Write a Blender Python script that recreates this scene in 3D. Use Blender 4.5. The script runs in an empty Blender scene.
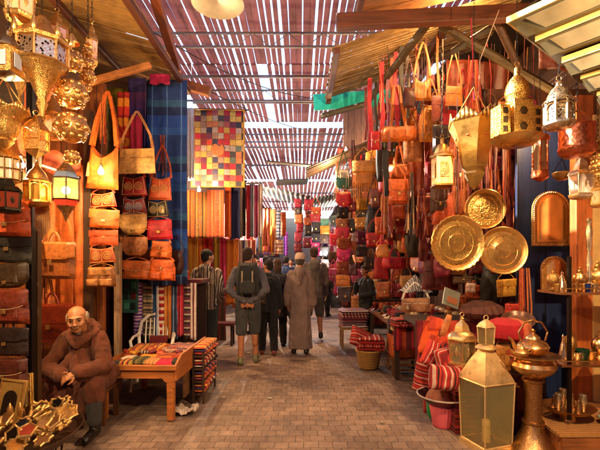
import bpy, math, random
from mathutils import Vector, Matrix, Euler, noise
R = math.radians
PI = math.pi
random.seed(7)
SC = bpy.context.scene
COL = SC.collection
CAMZ = 1.57
def P(u, v, Y): return Vector(((u-300)/400*Y, Y, CAMZ+(262-v)/400*Y))
def W(px, Y): return px/400*Y
def lin(c): return c/12.92 if c <= .04045 else ((c+.055)/1.055)**2.4
def C(h):
    if not isinstance(h, str): return tuple(h)
    h = h.lstrip('#'); return tuple(lin(int(h[i:i+2], 16)/255) for i in (0, 2, 4))
# ---------------------------------------------------------------- mesh builder
class MB:
    def __init__(s): s.v = []; s.f = []; s.mi = []
    def add(s, vs, fs, mi=0, T=None):
        b = len(s.v)
        s.v += [tuple(T @ Vector(p)) for p in vs] if T is not None else [tuple(p) for p in vs]
        s.f += [tuple(i+b for i in f) for f in fs]; s.mi += [mi]*len(fs)
        return s
    def box(s, c, d, rot=None, mi=0, top=1.0):
        x, y, z = d[0]/2, d[1]/2, d[2]/2
        vs = [(-x,-y,-z),(x,-y,-z),(x,y,-z),(-x,y,-z),(-x*top,-y*top,z),(x*top,-y*top,z),(x*top,y*top,z),(-x*top,y*top,z)]
        fs = [(0,3,2,1),(4,5,6,7),(0,1,5,4),(1,2,6,5),(2,3,7,6),(3,0,4,7)]
        T = Matrix.Translation(Vector(c)) @ (Euler(rot).to_matrix().to_4x4() if rot else Matrix.Identity(4))
        return s.add(vs, fs, mi, T)
    def lathe(s, prof, n=16, c=(0,0,0), ph=0.0, mi=0, T=None, ripple=0, rn=0, sx=1, sy=1):
        vs = []; fs = []
        for k, (r, z) in enumerate(prof):
            for i in range(n):
                a = ph+2*PI*i/n
                rr = r*(1+ripple*math.cos(rn*a)) if ripple else r
                vs.append((c[0]+rr*math.cos(a)*sx, c[1]+rr*math.sin(a)*sy, c[2]+z))
        m = len(prof)
        for k in range(m-1):
            for i in range(n):
                j = (i+1) % n
                fs.append((k*n+i, k*n+j, (k+1)*n+j, (k+1)*n+i))
        if prof[0][0] > 1e-5: fs.append(tuple(range(n-1, -1, -1)))
        if prof[-1][0] > 1e-5: fs.append(tuple((m-1)*n+i for i in range(n)))
        return s.add(vs, fs, mi, T)
    def tube(s, pts, r=.01, n=6, mi=0, flat=1.0, closed=False):
        pts = [Vector(p) for p in pts]; m = len(pts)
        rs = r if isinstance(r, (list, tuple)) else [r]*m
        vs = []; fs = []
        up = Vector((0, 0, 1)); prev = None
        for k, p in enumerate(pts):
            if closed: d = pts[(k+1) % m]-pts[k-1]
            else: d = pts[min(k+1, m-1)]-pts[max(k-1, 0)]
            if d.length < 1e-9: d = Vector((0, 0, 1))
            d.normalize()
            if prev is None:
                a = d.cross(Vector((0, 1, 0)))
                if a.length < .1: a = d.cross(Vector((1, 0, 0)))
                a.normalize()
            else:
                a = prev-d*prev.dot(d)
                a = a.normalized() if a.length > 1e-6 else d.orthogonal().normalized()
            prev = a; b = d.cross(a)
            for i in range(n):
                t = 2*PI*i/n
                vs.append(p+(a*math.cos(t)+b*math.sin(t)*flat)*rs[k])
        for k in range(m if closed else m-1):
            for i in range(n):
                j = (i+1) % n; k2 = (k+1) % m
                fs.append((k*n+i, k*n+j, k2*n+j, k2*n+i))
        if not closed:
            fs.append(tuple(range(n-1, -1, -1))); fs.append(tuple((m-1)*n+i for i in range(n)))
        return s.add(vs, fs, mi)
    def band(s, pts, w, t=.004, wd=(1, 0, 0), mi=0):
        """flat ribbon through pts, width direction wd"""
        pts = [Vector(p) for p in pts]; wd = Vector(wd).normalized(); m = len(pts); vs = []; fs = []
        for k, p in enumerate(pts):
            d = (pts[min(k+1, m-1)]-pts[max(k-1, 0)]).normalized()
            nrm = d.cross(wd)
            nrm = nrm.normalized() if nrm.length > .05 else Vector((0, 1, 0))
            ww = w[k] if isinstance(w, (list, tuple)) else w
            for a, b in ((-1, -1), (1, -1), (1, 1), (-1, 1)): vs.append(p+wd*a*ww/2+nrm*b*t/2)
        for k in range(m-1):
            for i in range(4):
                j = (i+1) % 4; fs.append((k*4+i, k*4+j, k*4+4+j, k*4+4+i))
        fs.append((3, 2, 1, 0)); fs.append(tuple(m*4-4+i for i in range(4)))
        return s.add(vs, fs, mi)
    def grid(s, fn, nu, nv, mi=0):
        vs = [fn(i/nu, j/nv) for j in range(nv+1) for i in range(nu+1)]
        fs = [(j*(nu+1)+i, j*(nu+1)+i+1, (j+1)*(nu+1)+i+1, (j+1)*(nu+1)+i) for j in range(nv) for i in range(nu)]
        return s.add(vs, fs, mi)
    def pillow(s, w, h, d, hw=lambda t: 1, top=lambda x: 1, n=10, c=(0, 0, 0), wr=.03, mi=0, pe=4, bot=lambda x: 0, sag=0):
        sd = random.random()*50
        def F(sign):
            def f(a, b):
                x = 2*a-1; tt = b
                z0 = bot(x); z = (z0+(top(x)-z0)*tt)*h
                px = x*w/2*hw(z/h)
                th = max(0, (1-abs(x)**pe)*(1-abs(2*tt-1)**pe))**.45
                wr_ = noise.noise(Vector((px*14+sd, z*11, sign*3)))*wr*w
                return (c[0]+px, c[1]+sign*(d/2*th)+wr_*th-sag*d*math.sin(PI*tt)*th, c[2]+z)
            return f
        s.grid(F(-1), n, n, mi)
        b = len(s.f); s.grid(F(1), n, n, mi)
        for k in range(b, len(s.f)): s.f[k] = tuple(reversed(s.f[k]))
        return s
    def prism(s, poly, y0, y1, mi=0, T=None):
        n = len(poly)
        vs = [(p[0], y0, p[1]) for p in poly]+[(p[0], y1, p[1]) for p in poly]
        fs = [tuple(range(n)), tuple(range(2*n-1, n-1, -1))]+[(i, i+n, (i+1) % n+n, (i+1) % n) for i in range(n)]
        return s.add(vs, fs, mi, T)
    def sph(s, c, r, n=10, mi=0, T=None):
        rx, ry, rz = r if isinstance(r, (tuple, list)) else (r, r, r)
        vs = []; fs = []; m = max(4, n//2+1)
        for k in range(1, m):
            ph = PI*k/m
            for i in range(n):
                a = 2*PI*i/n; vs.append((c[0]+rx*math.sin(ph)*math.cos(a), c[1]+ry*math.sin(ph)*math.sin(a), c[2]-rz*math.cos(ph)))
        b = len(vs); vs += [(c[0], c[1], c[2]-rz), (c[0], c[1], c[2]+rz)]
        for k in range(m-2):
            for i in range(n):
                j = (i+1) % n; fs.append((k*n+i, k*n+j, (k+1)*n+j, (k+1)*n+i))
        for i in range(n):
            j = (i+1) % n; fs.append((b, j, i)); fs.append((b+1, (m-2)*n+i, (m-2)*n+j))
        return s.add(vs, fs, mi, T)
def obj(name, mb, mat, parent=None, loc=None, rot=None, smooth=True, bevel=0, solid=0, label=None):
    me = bpy.data.meshes.new(name)
    me.from_pydata(mb.v, [], mb.f)
    ms = mat if isinstance(mat, (list, tuple)) else [mat]
    for m in ms: me.materials.append(m)
    if len(ms) > 1: me.polygons.foreach_set('material_index', [min(k, len(ms)-1) for k in mb.mi])
    if smooth:
        me.polygons.foreach_set('use_smooth', [True]*len(me.polygons))
        me.update()
        try: me.set_sharp_from_angle(angle=R(40))
        except Exception: pass
    me.update()
    o = bpy.data.objects.new(name, me); COL.objects.link(o)
    if loc is not None: o.location = loc
    if rot is not None: o.rotation_euler = rot
    if parent is not None: o.parent = parent
    if solid:
        md = o.modifiers.new('s', 'SOLIDIFY'); md.thickness = solid; md.offset = 0
    if bevel:
        md = o.modifiers.new('b', 'BEVEL'); md.width = bevel; md.segments = 2; md.limit_method = 'ANGLE'
    if label: o['label'] = label
    return o
def tag(o, label, cat=None, group=None):
    o['label'] = label
    if cat: o['category'] = cat
    if group: o['group'] = group
    return o
def struct(o): o['kind'] = 'structure'; return o
def stuff(o): o['kind'] = 'stuff'; return o
def thing(name, label, cat, loc=(0, 0, 0), rz=0, group=None, rot=None, sc=None):
    o = bpy.data.objects.new(name, None); COL.objects.link(o)
    o.empty_display_size = .05
    o.location = loc; o.rotation_euler = rot if rot else (0, 0, rz)
    if sc: o.scale = (sc, sc, sc) if not isinstance(sc, (tuple, list)) else sc
    return tag(o, label, cat, group)
def solo(name, mb, mat, label, cat, group=None, **k): return tag(obj(name, mb, mat, **k), label, cat, group)
def kids(o): return [c for c in COL.objects if c.parent == o]
# ---------------------------------------------------------------- materials
_mc = {}
def nmat(name):
    m = bpy.data.materials.new(name); m.use_nodes = True; nt = m.node_tree; nt.nodes.clear()
    out = nt.nodes.new('ShaderNodeOutputMaterial'); b = nt.nodes.new('ShaderNodeBsdfPrincipled')
    nt.links.new(b.outputs[0], out.inputs[0])
    return m, nt, b, out
def nd(nt, t, **k):
    n = nt.nodes.new('ShaderNode'+t)
    for a, b in k.items():
        if a.startswith('i_'):
            key = a[2:].replace('_', ' ')
            n.inputs[int(key) if key.isdigit() else key].default_value = b
        else: setattr(n, a, b)
    return n
def coords(nt, scale=(1, 1, 1), kind='Object', rot=(0, 0, 0)):
    tc = nd(nt, 'TexCoord'); mp = nd(nt, 'Mapping'); mp.inputs['Scale'].default_value = scale; mp.inputs['Rotation'].default_value = rot
    nt.links.new(tc.outputs[kind], mp.inputs[0]); return mp.outputs[0]
def ramp(nt, fac, stops, interp='LINEAR'):
    r = nd(nt, 'ValToRGB'); r.color_ramp.interpolation = interp; e = r.color_ramp.elements
    while len(e) < len(stops): e.new(.5)
    for k, (p, c) in enumerate(stops): e[k].position = p; e[k].color = (*c[:3], 1)
    nt.links.new(fac, r.inputs[0]); return r.outputs[0]
def mixc(nt, fac, a, b, mode='MIX'):
    m = nd(nt, 'Mix', data_type='RGBA', blend_type=mode)
    for s, x in ((0, fac), (6, a), (7, b)):
        if isinstance(x, (int, float)): m.inputs[s].default_value = x
        elif isinstance(x, (tuple, list)): m.inputs[s].default_value = (*x[:3], 1)
        else: nt.links.new(x, m.inputs[s])
    return m.outputs[2]
def bump(nt, b, h, st=.4, dist=.01):
    n = nd(nt, 'Bump'); n.inputs['Strength'].default_value = st; n.inputs['Distance'].default_value = dist
    nt.links.new(h, n.inputs['Height']); nt.links.new(n.outputs[0], b.inputs['Normal']); return n
def noi(nt, co, scale=5, det=4, rough=.6):
    n = nd(nt, 'TexNoise'); n.inputs['Scale'].default_value = scale; n.inputs['Detail'].default_value = det; n.inputs['Roughness'].default_value = rough
    nt.links.new(co, n.inputs['Vector']); return n.outputs[0]
def sc3(c, k): return tuple(min(1, x*k) for x in c)
def leather(h, rough=.42, var=.55):
    key = ('l', h, rough)
    if key in _mc: return _mc[key]
    m, nt, b, o = nmat('leather'); c = C(h); g_ = sum(c)/3; c = tuple(x*.97+g_*.03*y for x, y in zip(c, (1.1, 1, .8))); co = coords(nt)
    n1 = noi(nt, co, 9, 5); n2 = noi(nt, co, 160, 3)
    col = ramp(nt, n1, [(.3, sc3(c, var)), (.55, c), (.8, sc3(c, 1.35))])
    nt.links.new(col, b.inputs['Base Color']); b.inputs['Roughness'].default_value = rough
    wv = nd(nt, 'TexVoronoi', feature='DISTANCE_TO_EDGE'); wv.inputs['Scale'].default_value = 26; nt.links.new(coords(nt, (1, 1, 2.2)), wv.inputs['Vector'])
    n3 = noi(nt, co, 38, 6, .75)
    col = mixc(nt, .8, col, ramp(nt, n3, [(.32, (.45, .42, .4)), (.5, (1, 1, 1)), (.72, (1.35, 1.25, 1.15))]), 'MULTIPLY'); nt.links.new(col, b.inputs['Base Color'])
    nt.links.new(ramp(nt, n3, [(.3, (rough*.75,)*3), (.7, (min(1, rough*1.5),)*3)]), b.inputs['Roughness'])
    ma = nd(nt, 'Math', operation='MULTIPLY_ADD'); ma.inputs[1].default_value = 1.6; nt.links.new(n3, ma.inputs[0]); nt.links.new(n2, ma.inputs[2])
    bump(nt, b, ma.outputs[0], .45, .004); nt.nodes.remove(wv); _mc[key] = m; return m
def cloth(h, rough=.9, scale=220):
    key = ('c', h)
    if key in _mc: return _mc[key]
    m, nt, b, o = nmat('cloth'); c = C(h); co = coords(nt)
    n1 = noi(nt, co, 6, 4); col = ramp(nt, n1, [(.25, sc3(c, .65)), (.7, sc3(c, 1.2))])
    w = nd(nt, 'TexWave'); w.inputs['Scale'].default_value = scale; w.inputs['Distortion'].default_value = 2; nt.links.new(co, w.inputs[0])
    nt.links.new(col, b.inputs['Base Color']); b.inputs['Roughness'].default_value = rough
    n3 = noi(nt, co, 17, 6, .65)
    mx = nd(nt, 'Math', operation='ADD'); nt.links.new(w.outputs[1], mx.inputs[0]); 
    ml = nd(nt, 'Math', operation='MULTIPLY'); ml.inputs[1].default_value = 13; nt.links.new(n3, ml.inputs[0]); nt.links.new(ml.outputs[0], mx.inputs[1])
    bump(nt, b, mx.outputs[0], .5, .0035); b.inputs['Sheen Weight'].default_value = .03
    _mc[key] = m; return m
def stripes(cols, period=.3, axis=0, seed=0, cross=None, rough=.9, motif=0):
    """woven stripes: constant ramp along an axis, weave noise, optional cross bands and little motifs"""
    key = ('s', tuple(cols), period, axis, seed, cross, motif)
    if key in _mc: return _mc[key]
    m, nt, b, o = nmat('striped_cloth'); co = coords(nt)
    sx = nd(nt, 'SeparateXYZ'); nt.links.new(co, sx.inputs[0])
    def frac(ax, per, off=0.0):
        a = nd(nt, 'Math', operation='MULTIPLY_ADD'); a.inputs[1].default_value = 1/per; a.inputs[2].default_value = off+50; nt.links.new(sx.outputs[ax], a.inputs[0])
        f = nd(nt, 'Math', operation='FRACT'); nt.links.new(a.outputs[0], f.inputs[0]); return f.outputs[0]
    rnd = random.Random(seed); k = len(cols)
    ws = [rnd.uniform(.4, 1.4) for _ in cols]; tot = sum(ws); p = 0; st = []
    for c, w_ in zip(cols, ws): st.append((p, C(c))); p += w_/tot
    col = ramp(nt, frac(axis, period, seed*.13), st, 'CONSTANT')
    if cross:
        f2 = frac(2 if axis == 0 else 0, cross[1])
        g = nd(nt, 'Math', operation='LESS_THAN'); g.inputs[1].default_value = cross[2]; nt.links.new(f2, g.inputs[0])
        g2 = nd(nt, 'Math', operation='MULTIPLY'); g2.inputs[1].default_value = .75; nt.links.new(g.outputs[0], g2.inputs[0])
        col = mixc(nt, g2.outputs[0], col, C(cross[0]))
    if motif:
        v = nd(nt, 'TexVoronoi', distance='MANHATTAN'); v.inputs['Scale'].default_value = motif; v.inputs['Randomness'].default_value = .25; nt.links.new(co, v.inputs['Vector'])
        g = nd(nt, 'Math', operation='LESS_THAN'); g.inputs[1].default_value = .28; nt.links.new(v.outputs[0], g.inputs[0])
        mc = mixc(nt, .45, v.outputs[1], C(cols[-1]))
        g2 = nd(nt, 'Math', operation='MULTIPLY'); g2.inputs[1].default_value = .7; nt.links.new(g.outputs[0], g2.inputs[0])
        col = mixc(nt, g2.outputs[0], col, mc)
    n = noi(nt, co, 35, 4)
    sh = ramp(nt, n, [(.2, (.62, .62, .62)), (.8, (1.1, 1.1, 1.1))])
    col = mixc(nt, 1.0, col, sh, 'MULTIPLY')
    nt.links.new(col, b.inputs['Base Color']); b.inputs['Roughness'].default_value = rough; b.inputs['Sheen Weight'].default_value = .03
    bump(nt, b, n, .3, .004); _mc[key] = m; return m
def metal(h='c8903a', rough=.28, pat='hammer', scale=60, st=.5):
    key = ('m', h, rough, pat, scale)
    if key in _mc: return _mc[key]
    m, nt, b, o = nmat('worked_metal'); c = C(h); g_ = max(c); c = tuple(min(1, (x*.9+g_*.1)*1.12) for x in c); rough += .02; co = coords(nt)
    n1 = noi(nt, co, 12, 4); col = ramp(nt, n1, [(.25, sc3(c, .5)), (.45, c), (.8, sc3(c, 1.25))])
    b.inputs['Metallic'].default_value = .97
    nt.links.new(ramp(nt, n1, [(.2, (rough*1.7,)*3), (.7, (rough*.8,)*3)]), b.inputs['Roughness'])
    if pat == 'plain': bump(nt, b, noi(nt, co, 18, 2), .15, .01)
    else:
        v = nd(nt, 'TexVoronoi', feature='DISTANCE_TO_EDGE' if pat == 'engrave' else 'F1'); v.inputs['Scale'].default_value = scale; nt.links.new(co, v.inputs['Vector'])
        hsrc = v.outputs[0]
        if pat == 'engrave':
            v.feature = 'F1'; mm = nd(nt, 'Math', operation='MULTIPLY'); mm.inputs[1].default_value = 16; nt.links.new(v.outputs[0], mm.inputs[0])
            sn = nd(nt, 'Math', operation='SINE'); nt.links.new(mm.outputs[0], sn.inputs[0]); hsrc = sn.outputs[0]
        bump(nt, b, hsrc, st, .2/scale*(.25 if pat == 'engrave' else 1))
        if pat == 'engrave':
            g = ramp(nt, hsrc, [(0, (.5, .42, .32)), (.35, (1, 1, 1))]); col = mixc(nt, 1, col, g, 'MULTIPLY')
        if pat == 'filigree':
            g = nd(nt, 'Math', operation='LESS_THAN'); g.inputs[1].default_value = .33; nt.links.new(v.outputs[0], g.inputs[0])
            tr = nd(nt, 'BsdfTransparent'); ms = nd(nt, 'MixShader')
            nt.links.new(g.outputs[0], ms.inputs[0]); nt.links.new(b.outputs[0], ms.inputs[1]); nt.links.new(tr.outputs[0], ms.inputs[2]); nt.links.new(ms.outputs[0], o.inputs[0])
    nt.links.new(col, b.inputs['Base Color']); _mc[key] = m; return m
def wood(h, rough=.6, axis=0, scale=1.0, planks=0):
    key = ('w', h, axis, scale, planks, rough)
    if key in _mc: return _mc[key]
    m, nt, b, o = nmat('wood'); c = C(h)
    s = [14*scale]*3; s[axis] = 1.2*scale; co = coords(nt, tuple(s))
    n1 = noi(nt, co, 2.2, 6, .65); co2 = coords(nt); n2 = noi(nt, co2, 2.5, 3)
    col = ramp(nt, n1, [(.25, sc3(c, .4)), (.5, c), (.75, sc3(c, 1.4))])
    col = mixc(nt, .55, col, mixc(nt, 1, col, ramp(nt, n2, [(.3, (.45, .42, .4)), (.7, (1.2, 1.15, 1.1))]), 'MULTIPLY'))
    h_ = n1
    if planks:
        sx = nd(nt, 'SeparateXYZ'); nt.links.new(co2, sx.inputs[0]); pa = {0: 1, 1: 0, 2: 0}[axis] if planks > 0 else 2
        a = nd(nt, 'Math', operation='MULTIPLY_ADD'); a.inputs[1].default_value = 1/abs(planks); a.inputs[2].default_value = 50; nt.links.new(sx.outputs[pa], a.inputs[0])
        f = nd(nt, 'Math', operation='FRACT'); nt.links.new(a.outputs[0], f.inputs[0])
        fl = nd(nt, 'Math', operation='FLOOR'); nt.links.new(a.outputs[0], fl.inputs[0])
        wn = nd(nt, 'TexWhiteNoise', noise_dimensions='1D'); nt.links.new(fl.outputs[0], wn.inputs['W'])
        col = mixc(nt, 1, col, ramp(nt, wn.outputs[0], [(0, (.6, .6, .6)), (1, (1.15, 1.15, 1.15))]), 'MULTIPLY')
        g = ramp(nt, f.outputs[0], [(0, (0, 0, 0)), (.05, (1, 1, 1)), (.95, (1, 1, 1)), (1, (0, 0, 0))])
        col = mixc(nt, 1, col, mixc(nt, g, (.12, .1, .08), (1, 1, 1)), 'MULTIPLY')
    nt.links.new(col, b.inputs['Base Color']); b.inputs['Roughness'].default_value = rough
    bump(nt, b, h_, .35, .004); _mc[key] = m; return m
def plain(h, rough=.6, metal_=0, name='plain', var=.7, sc=8, spec=.5, transl=0):
    key = ('p', h, rough, metal_, transl)
    if key in _mc: return _mc[key]
    m, nt, b, o = nmat(name); c = C(h); co = coords(nt); n1 = noi(nt, co, sc, 5)
    nt.links.new(ramp(nt, n1, [(.25, sc3(c, var)), (.7, sc3(c, 1.15))]), b.inputs['Base Color'])
    b.inputs['Roughness'].default_value = rough; b.inputs['Metallic'].default_value = metal_
    bump(nt, b, noi(nt, co, 50, 3), .15, .003)
    if transl:
        t = nd(nt, 'BsdfTranslucent'); t.inputs[0].default_value = (*c, 1); ms = nd(nt, 'MixShader'); ms.inputs[0].default_value = transl
        nt.links.new(b.outputs[0], ms.inputs[1]); nt.links.new(t.outputs[0], ms.inputs[2]); nt.links.new(ms.outputs[0], o.inputs[0])
    _mc[key] = m; return m
def emit(h, st):
    key = ('e', h, st)
    if key in _mc: return _mc[key]
    m = bpy.data.materials.new('lit_lamp'); m.use_nodes = True; nt = m.node_tree; nt.nodes.clear()
    o = nd(nt, 'OutputMaterial'); e = nd(nt, 'Emission'); e.inputs[0].default_value = (*C(h), 1); e.inputs[1].default_value = st
    nt.links.new(e.outputs[0], o.inputs[0]); _mc[key] = m; return m
def glass(h='fff0d8', rough=.15, a=.35):
    """thin lantern glass: mostly see-through with sheen and a tint"""
    key = ('g', h, rough, a)
    if key in _mc: return _mc[key]
    m, nt, b, o = nmat('lantern_glass'); c = C(h)
    b.inputs['Base Color'].default_value = (*c, 1); b.inputs['Roughness'].default_value = rough; b.inputs['Specular IOR Level'].default_value = .8
    t = nd(nt, 'BsdfTransparent'); t.inputs[0].default_value = (*c, 1); ms = nd(nt, 'MixShader'); ms.inputs[0].default_value = a
    nt.links.new(t.outputs[0], ms.inputs[1]); nt.links.new(b.outputs[0], ms.inputs[2]); nt.links.new(ms.outputs[0], o.inputs[0])
    _mc[key] = m; return m
GOLD = metal('d0a04a', .27, 'hammer', 110)
GOLDF = metal('c8964a', .3, 'filigree', 95, .6)
GOLDE = metal('cca050', .3, 'engrave', 90, .7)
BRASS = metal('b98a50', .27, 'engrave', 75, .35)
BRASSP = metal('c39250', .22, 'plain')
SILVER = metal('d8c4a0', .2, 'plain')
COPPER = metal('c8622c', .25, 'hammer', 38, .6)
IRON = plain('2a2420', .5, .7, 'iron')
DARKW = wood('3a2416', .6, 2)
BUCKLE = metal('d8b060', .25, 'plain')
def point(loc, power, col=(1, .67, .36), r=.04, parent=None):
    l = bpy.data.lights.new('bulb_light', 'POINT'); l.energy = power; l.color = col; l.shadow_soft_size = r
    o = bpy.data.objects.new('bulb_light', l); COL.objects.link(o)
    if parent is not None: o.parent = parent
    o.location = loc; return o
EXPO = 2.5
# ---------------------------------------------------------------- bags
def arc(a, b, lift, n=8, y=0):
    """points from a to b rising by lift"""
    a = Vector(a); b = Vector(b); o = []
    for i in range(n+1):
        t = i/n; p = a.lerp(b, t); p.z += lift*math.sin(PI*t)**.7; p.y += y*math.sin(PI*t); o.append(p)
    return o
def strap_loop(w, h, up, n=7, y=0.0):
    """two straps meeting at an apex 'up' above the bag's top"""
    L = [Vector((-w*.44, y, h*.93)), Vector((-w*.36, y, h+up*.35)), Vector((-w*.16, y, h+up*.75)), Vector((-w*.03, y, h+up*.97)), Vector((0, y, h+up)), Vector((w*.03, y, h+up*.97)), Vector((w*.16, y, h+up*.75)), Vector((w*.36, y, h+up*.35)), Vector((w*.44, y, h*.93))]
    return L
def embroid(root, w, h, z0, cx_s, y, ring_c, r):
    m = MB()
    for cx in cx_s:
        for rr in (r, r*.62, r*.28):
            pts = [(cx+rr*math.cos(t), y, z0+rr*math.sin(t)) for t in [2*PI*k/14 for k in range(14)]]
            m.tube(pts, max(.0025, r*.09), 4, closed=True)
    obj('embroidery', m, cloth(ring_c), root)
def bag(kind, u, v, wp, hp, Y, col, label, c2=None, up=None, rz=0.0, group=None, cat=None, name=None, rot=None, ez=0):
    w = W(wp, Y); h = W(hp, Y); p = P(u, v+hp/2, Y); d = min(w, h)*.42
    up = W(up, Y) if up is not None else h*.6
    c2 = c2 or col; lt = leather(col); l2 = leather(c2)
    nm = name or {'brief': 'briefcase', 'tote': 'tote_bag', 'pack': 'backpack', 'duffel': 'duffel_bag', 'sack': 'bucket_bag', 'wallet': 'purse', 'pouch': 'embroidered_bag', 'round': 'saddle_bag', 'flap': 'satchel', 'fringe': 'fringed_bag', 'plainbag': 'flat_bag'}[kind]
    cat = cat or {'brief': 'briefcase', 'pack': 'backpack', 'wallet': 'purse'}.get(kind, 'bag')
    root = thing(nm, label, cat, p, 0, group, rot=rot or (random.uniform(-.05, .05), random.uniform(-.07, .07), rz+random.uniform(-.12, .12)))
    d *= random.uniform(.75, 1.3)
    m = MB(); sw = max(.008, min(.03, w*.07))
    yf = -d/2
    def straps(mt=None, ww=None, uu=None):
        s = MB(); s.band(strap_loop(w, h, uu or up), ww or sw, .004, (1, 0, 0)); obj('strap', s, mt or l2, root)
    if random.random() < .28 and Y < 7.5 and kind != 'brief':
        t = MB(); tx = random.choice((-1, 1))*w*.3
        for q in range(4): t.tube([(tx+q*.004-.006, yf*1.25, h*.5), (tx+(q-1.5)*.01, yf*1.3, h*.22)], .003, 4)
        t.sph((tx, yf*1.25, h*.51), .008, 6); obj('tassel', t, l2, root)
    if kind == 'flap':
        m.pillow(w, h, d, lambda t: .96+.04*math.cos(t*3), pe=6, n=8); obj('bag_body', m, lt, root)
        f = MB(); fb = lambda x: .42+.12*abs(x)**2.5
        f.pillow(w*1.03, h, d*.5, bot=fb, top=lambda x: 1.02, c=(0, yf*.62, 0), pe=8, n=8); obj('flap', f, l2, root)
        b = MB(); b.box((0, yf*1.3, h*.4), (w*.12, .008, h*.14)); b.box((0, yf*1.32, h*.4), (w*.06, .014, h*.05))
        obj('buckle', b, BUCKLE, root, bevel=.001); straps()
        if Y < 5.6: t = MB().tube([(x*w*.5, yf*.98-.002-.25*d*(1-abs(x)**4), h*(.46+.12*abs(x)**2.5)) for x in (-.93, -.7, -.45, -.2, 0, .2, .45, .7, .93)], max(.0015, w*.006), 4); obj('stitching', t, cloth('d8b888'), root)
    elif kind == 'pouch':
        m.pillow(w, h, d*.6, lambda t: 1-.22*t, pe=6, n=8, top=lambda x: .88+.12*abs(x)**2); obj('bag_body', m, lt, root)
        t = MB(); y = yf*.62; zt = h*.9
        out = [(-w*.46, h*.06), (w*.46, h*.06), (w*.38, h*.93), (0, h*.8), (-w*.38, h*.93)]
        t.tube([(a, y-.004, b) for a, b in out], max(.003, w*.014), 4, closed=True); t.tube([(0, y-.005, h*.1), (0, y-.005, h*.78)], max(.003, w*.014), 4)
        obj('piping', t, cloth(c2 if c2 != col else 'e8c890'), root)
        embroid(root, w, h, h*.45, (-w*.2, w*.2), y-.008, c2 if c2 != col else 'e8c890', w*.15); straps(lt)
    elif kind == 'round':
        hwf = lambda t: 1 if t > .55 else max(.05, (1-((.55-t)/.6)**2.2))**.5
        m.pillow(w, h, d, hwf, pe=6, n=10); obj('bag_body', m, lt, root)
        f = MB(); f.pillow(w*1.04, h*.86, d*.55, lambda t: 1 if t > .5 else max(.05, 1-((.5-t)/.55)**2.4)**.5, c=(0, yf*.65, h*.17), pe=8, n=10); obj('flap', f, l2, root)
        b = MB(); b.box((0, yf*1.25, h*.25), (w*.09, .01, h*.13)); obj('buckle', b, BUCKLE, root, bevel=.001); straps()
    elif kind == 'tote':
        m.pillow(w, h, d*.7, lambda t: 1-.18*t, top=lambda x: .72+.28*abs(x)**1.6, pe=6, n=10, wr=.06); obj('bag_body', m, lt, root)
        s = MB(); hx = w*.38
        for sy in (-1, 1):
            s.band([(-hx, sy*d*.2, h*.93), (-hx*.75, sy*d*.15, h+up*.4), (-hx*.2, sy*.01, h+up*.9), (0, 0, h+up), (hx*.2, sy*.01, h+up*.9), (hx*.75, sy*d*.15, h+up*.4), (hx, sy*d*.2, h*.93)], sw*1.3, .005)
        obj('handle', s, l2, root)
    elif kind == 'plainbag':
        m.pillow(w, h, d*.35, lambda t: 1-.08*t, pe=8, n=8, wr=.04); obj('bag_body', m, lt, root); straps(l2)
        t = MB(); t.tube([(-w*.44, yf*.4, h*.62), (w*.44, yf*.4, h*.62)], max(.0025, w*.01), 4); obj('zip', t, l2, root)
    elif kind == 'brief':
        m.pillow(w, h, d*.5, lambda t: .98, pe=10, n=10, wr=.015); obj('bag_body', m, lt, root)
        f = MB(); f.pillow(w*1.02, h, d*.3, bot=lambda x: .5 if abs(x) < .8 else .56, top=lambda x: 1.03, c=(0, yf*.42, 0), pe=12, n=10, wr=.01); obj('flap', f, l2, root)
        b = MB(); b.box((0, yf*.85, h*.47), (w*.09, .012, h*.12)); obj('clasp', b, BUCKLE, root, bevel=.001)
        hd = MB(); hd.tube(arc((-w*.14, 0, h), (w*.14, 0, h), h*.3), sw*.4, 6); obj('handle', hd, l2, root)
        if up > h*.7: straps(ww=sw*.7)
    elif kind == 'duffel':
        m.pillow(w, h, h*.8, lambda t: 1-.12*abs(2*t-1)**3, pe=3, n=10, wr=.05); obj('bag_body', m, lt, root)
        s = MB()
        for x in (-.22, .22): s.band([(x*w, -h*.43, h*.2), (x*w, -h*.42, h*.7), (x*w*.9, -.02, h*1.1), (x*w*.3, 0, h+up), (x*w*.1, 0, h+up+.01)], sw*1.2, .006)
        obj('handle', s, l2, root)
        z = MB(); z.tube([(-w*.42, 0, h*1.0), (w*.42, 0, h*1.0)], .006, 5); obj('zip', z, BUCKLE, root)
    elif kind == 'pack':
        m.pillow(w, h, d*1.1, lambda t: 1-.25*max(0, t-.6)*2, pe=4, n=10, wr=.05); obj('bag_body', m, lt, root)
        for sx in ((-1, 1) if wp > 14 else (0,)):
            q = MB(); q.pillow(w*(.4 if sx else .75), h*.36, d*.5, pe=5, n=6, c=(sx*w*.24, -d*.62, h*.07)); obj('pocket', q, l2, root)
        f = MB(); f.pillow(w*.8, h*.42, d*.5, c=(0, -d*.4, h*.56), pe=5, n=8); obj('flap', f, l2, root)
        b = MB(); b.box((0, -d*.72, h*.6), (w*.06, .01, h*.12)); obj('buckle', b, BUCKLE, root); straps(l2)
    elif kind == 'sack':
        m.pillow(w, h, d, lambda t: .8+.25*math.sin(PI*min(1, t*1.2)) if t < .85 else .85-.2*(t-.85)/.15, pe=4, n=10, wr=.1); obj('bag_body', m, lt, root)
        t = MB(); t.tube([(-w*.4, yf*.6, h*.86), (0, yf*1.05, h*.83), (w*.4, yf*.6, h*.86)], .005, 5); obj('drawstring', t, l2, root); straps(l2)
    elif kind == 'fringe':
        m.pillow(w, h*.62, d*.6, lambda t: 1-.1*t, pe=6, n=8, c=(0, 0, h*.38)); obj('bag_body', m, lt, root)
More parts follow.
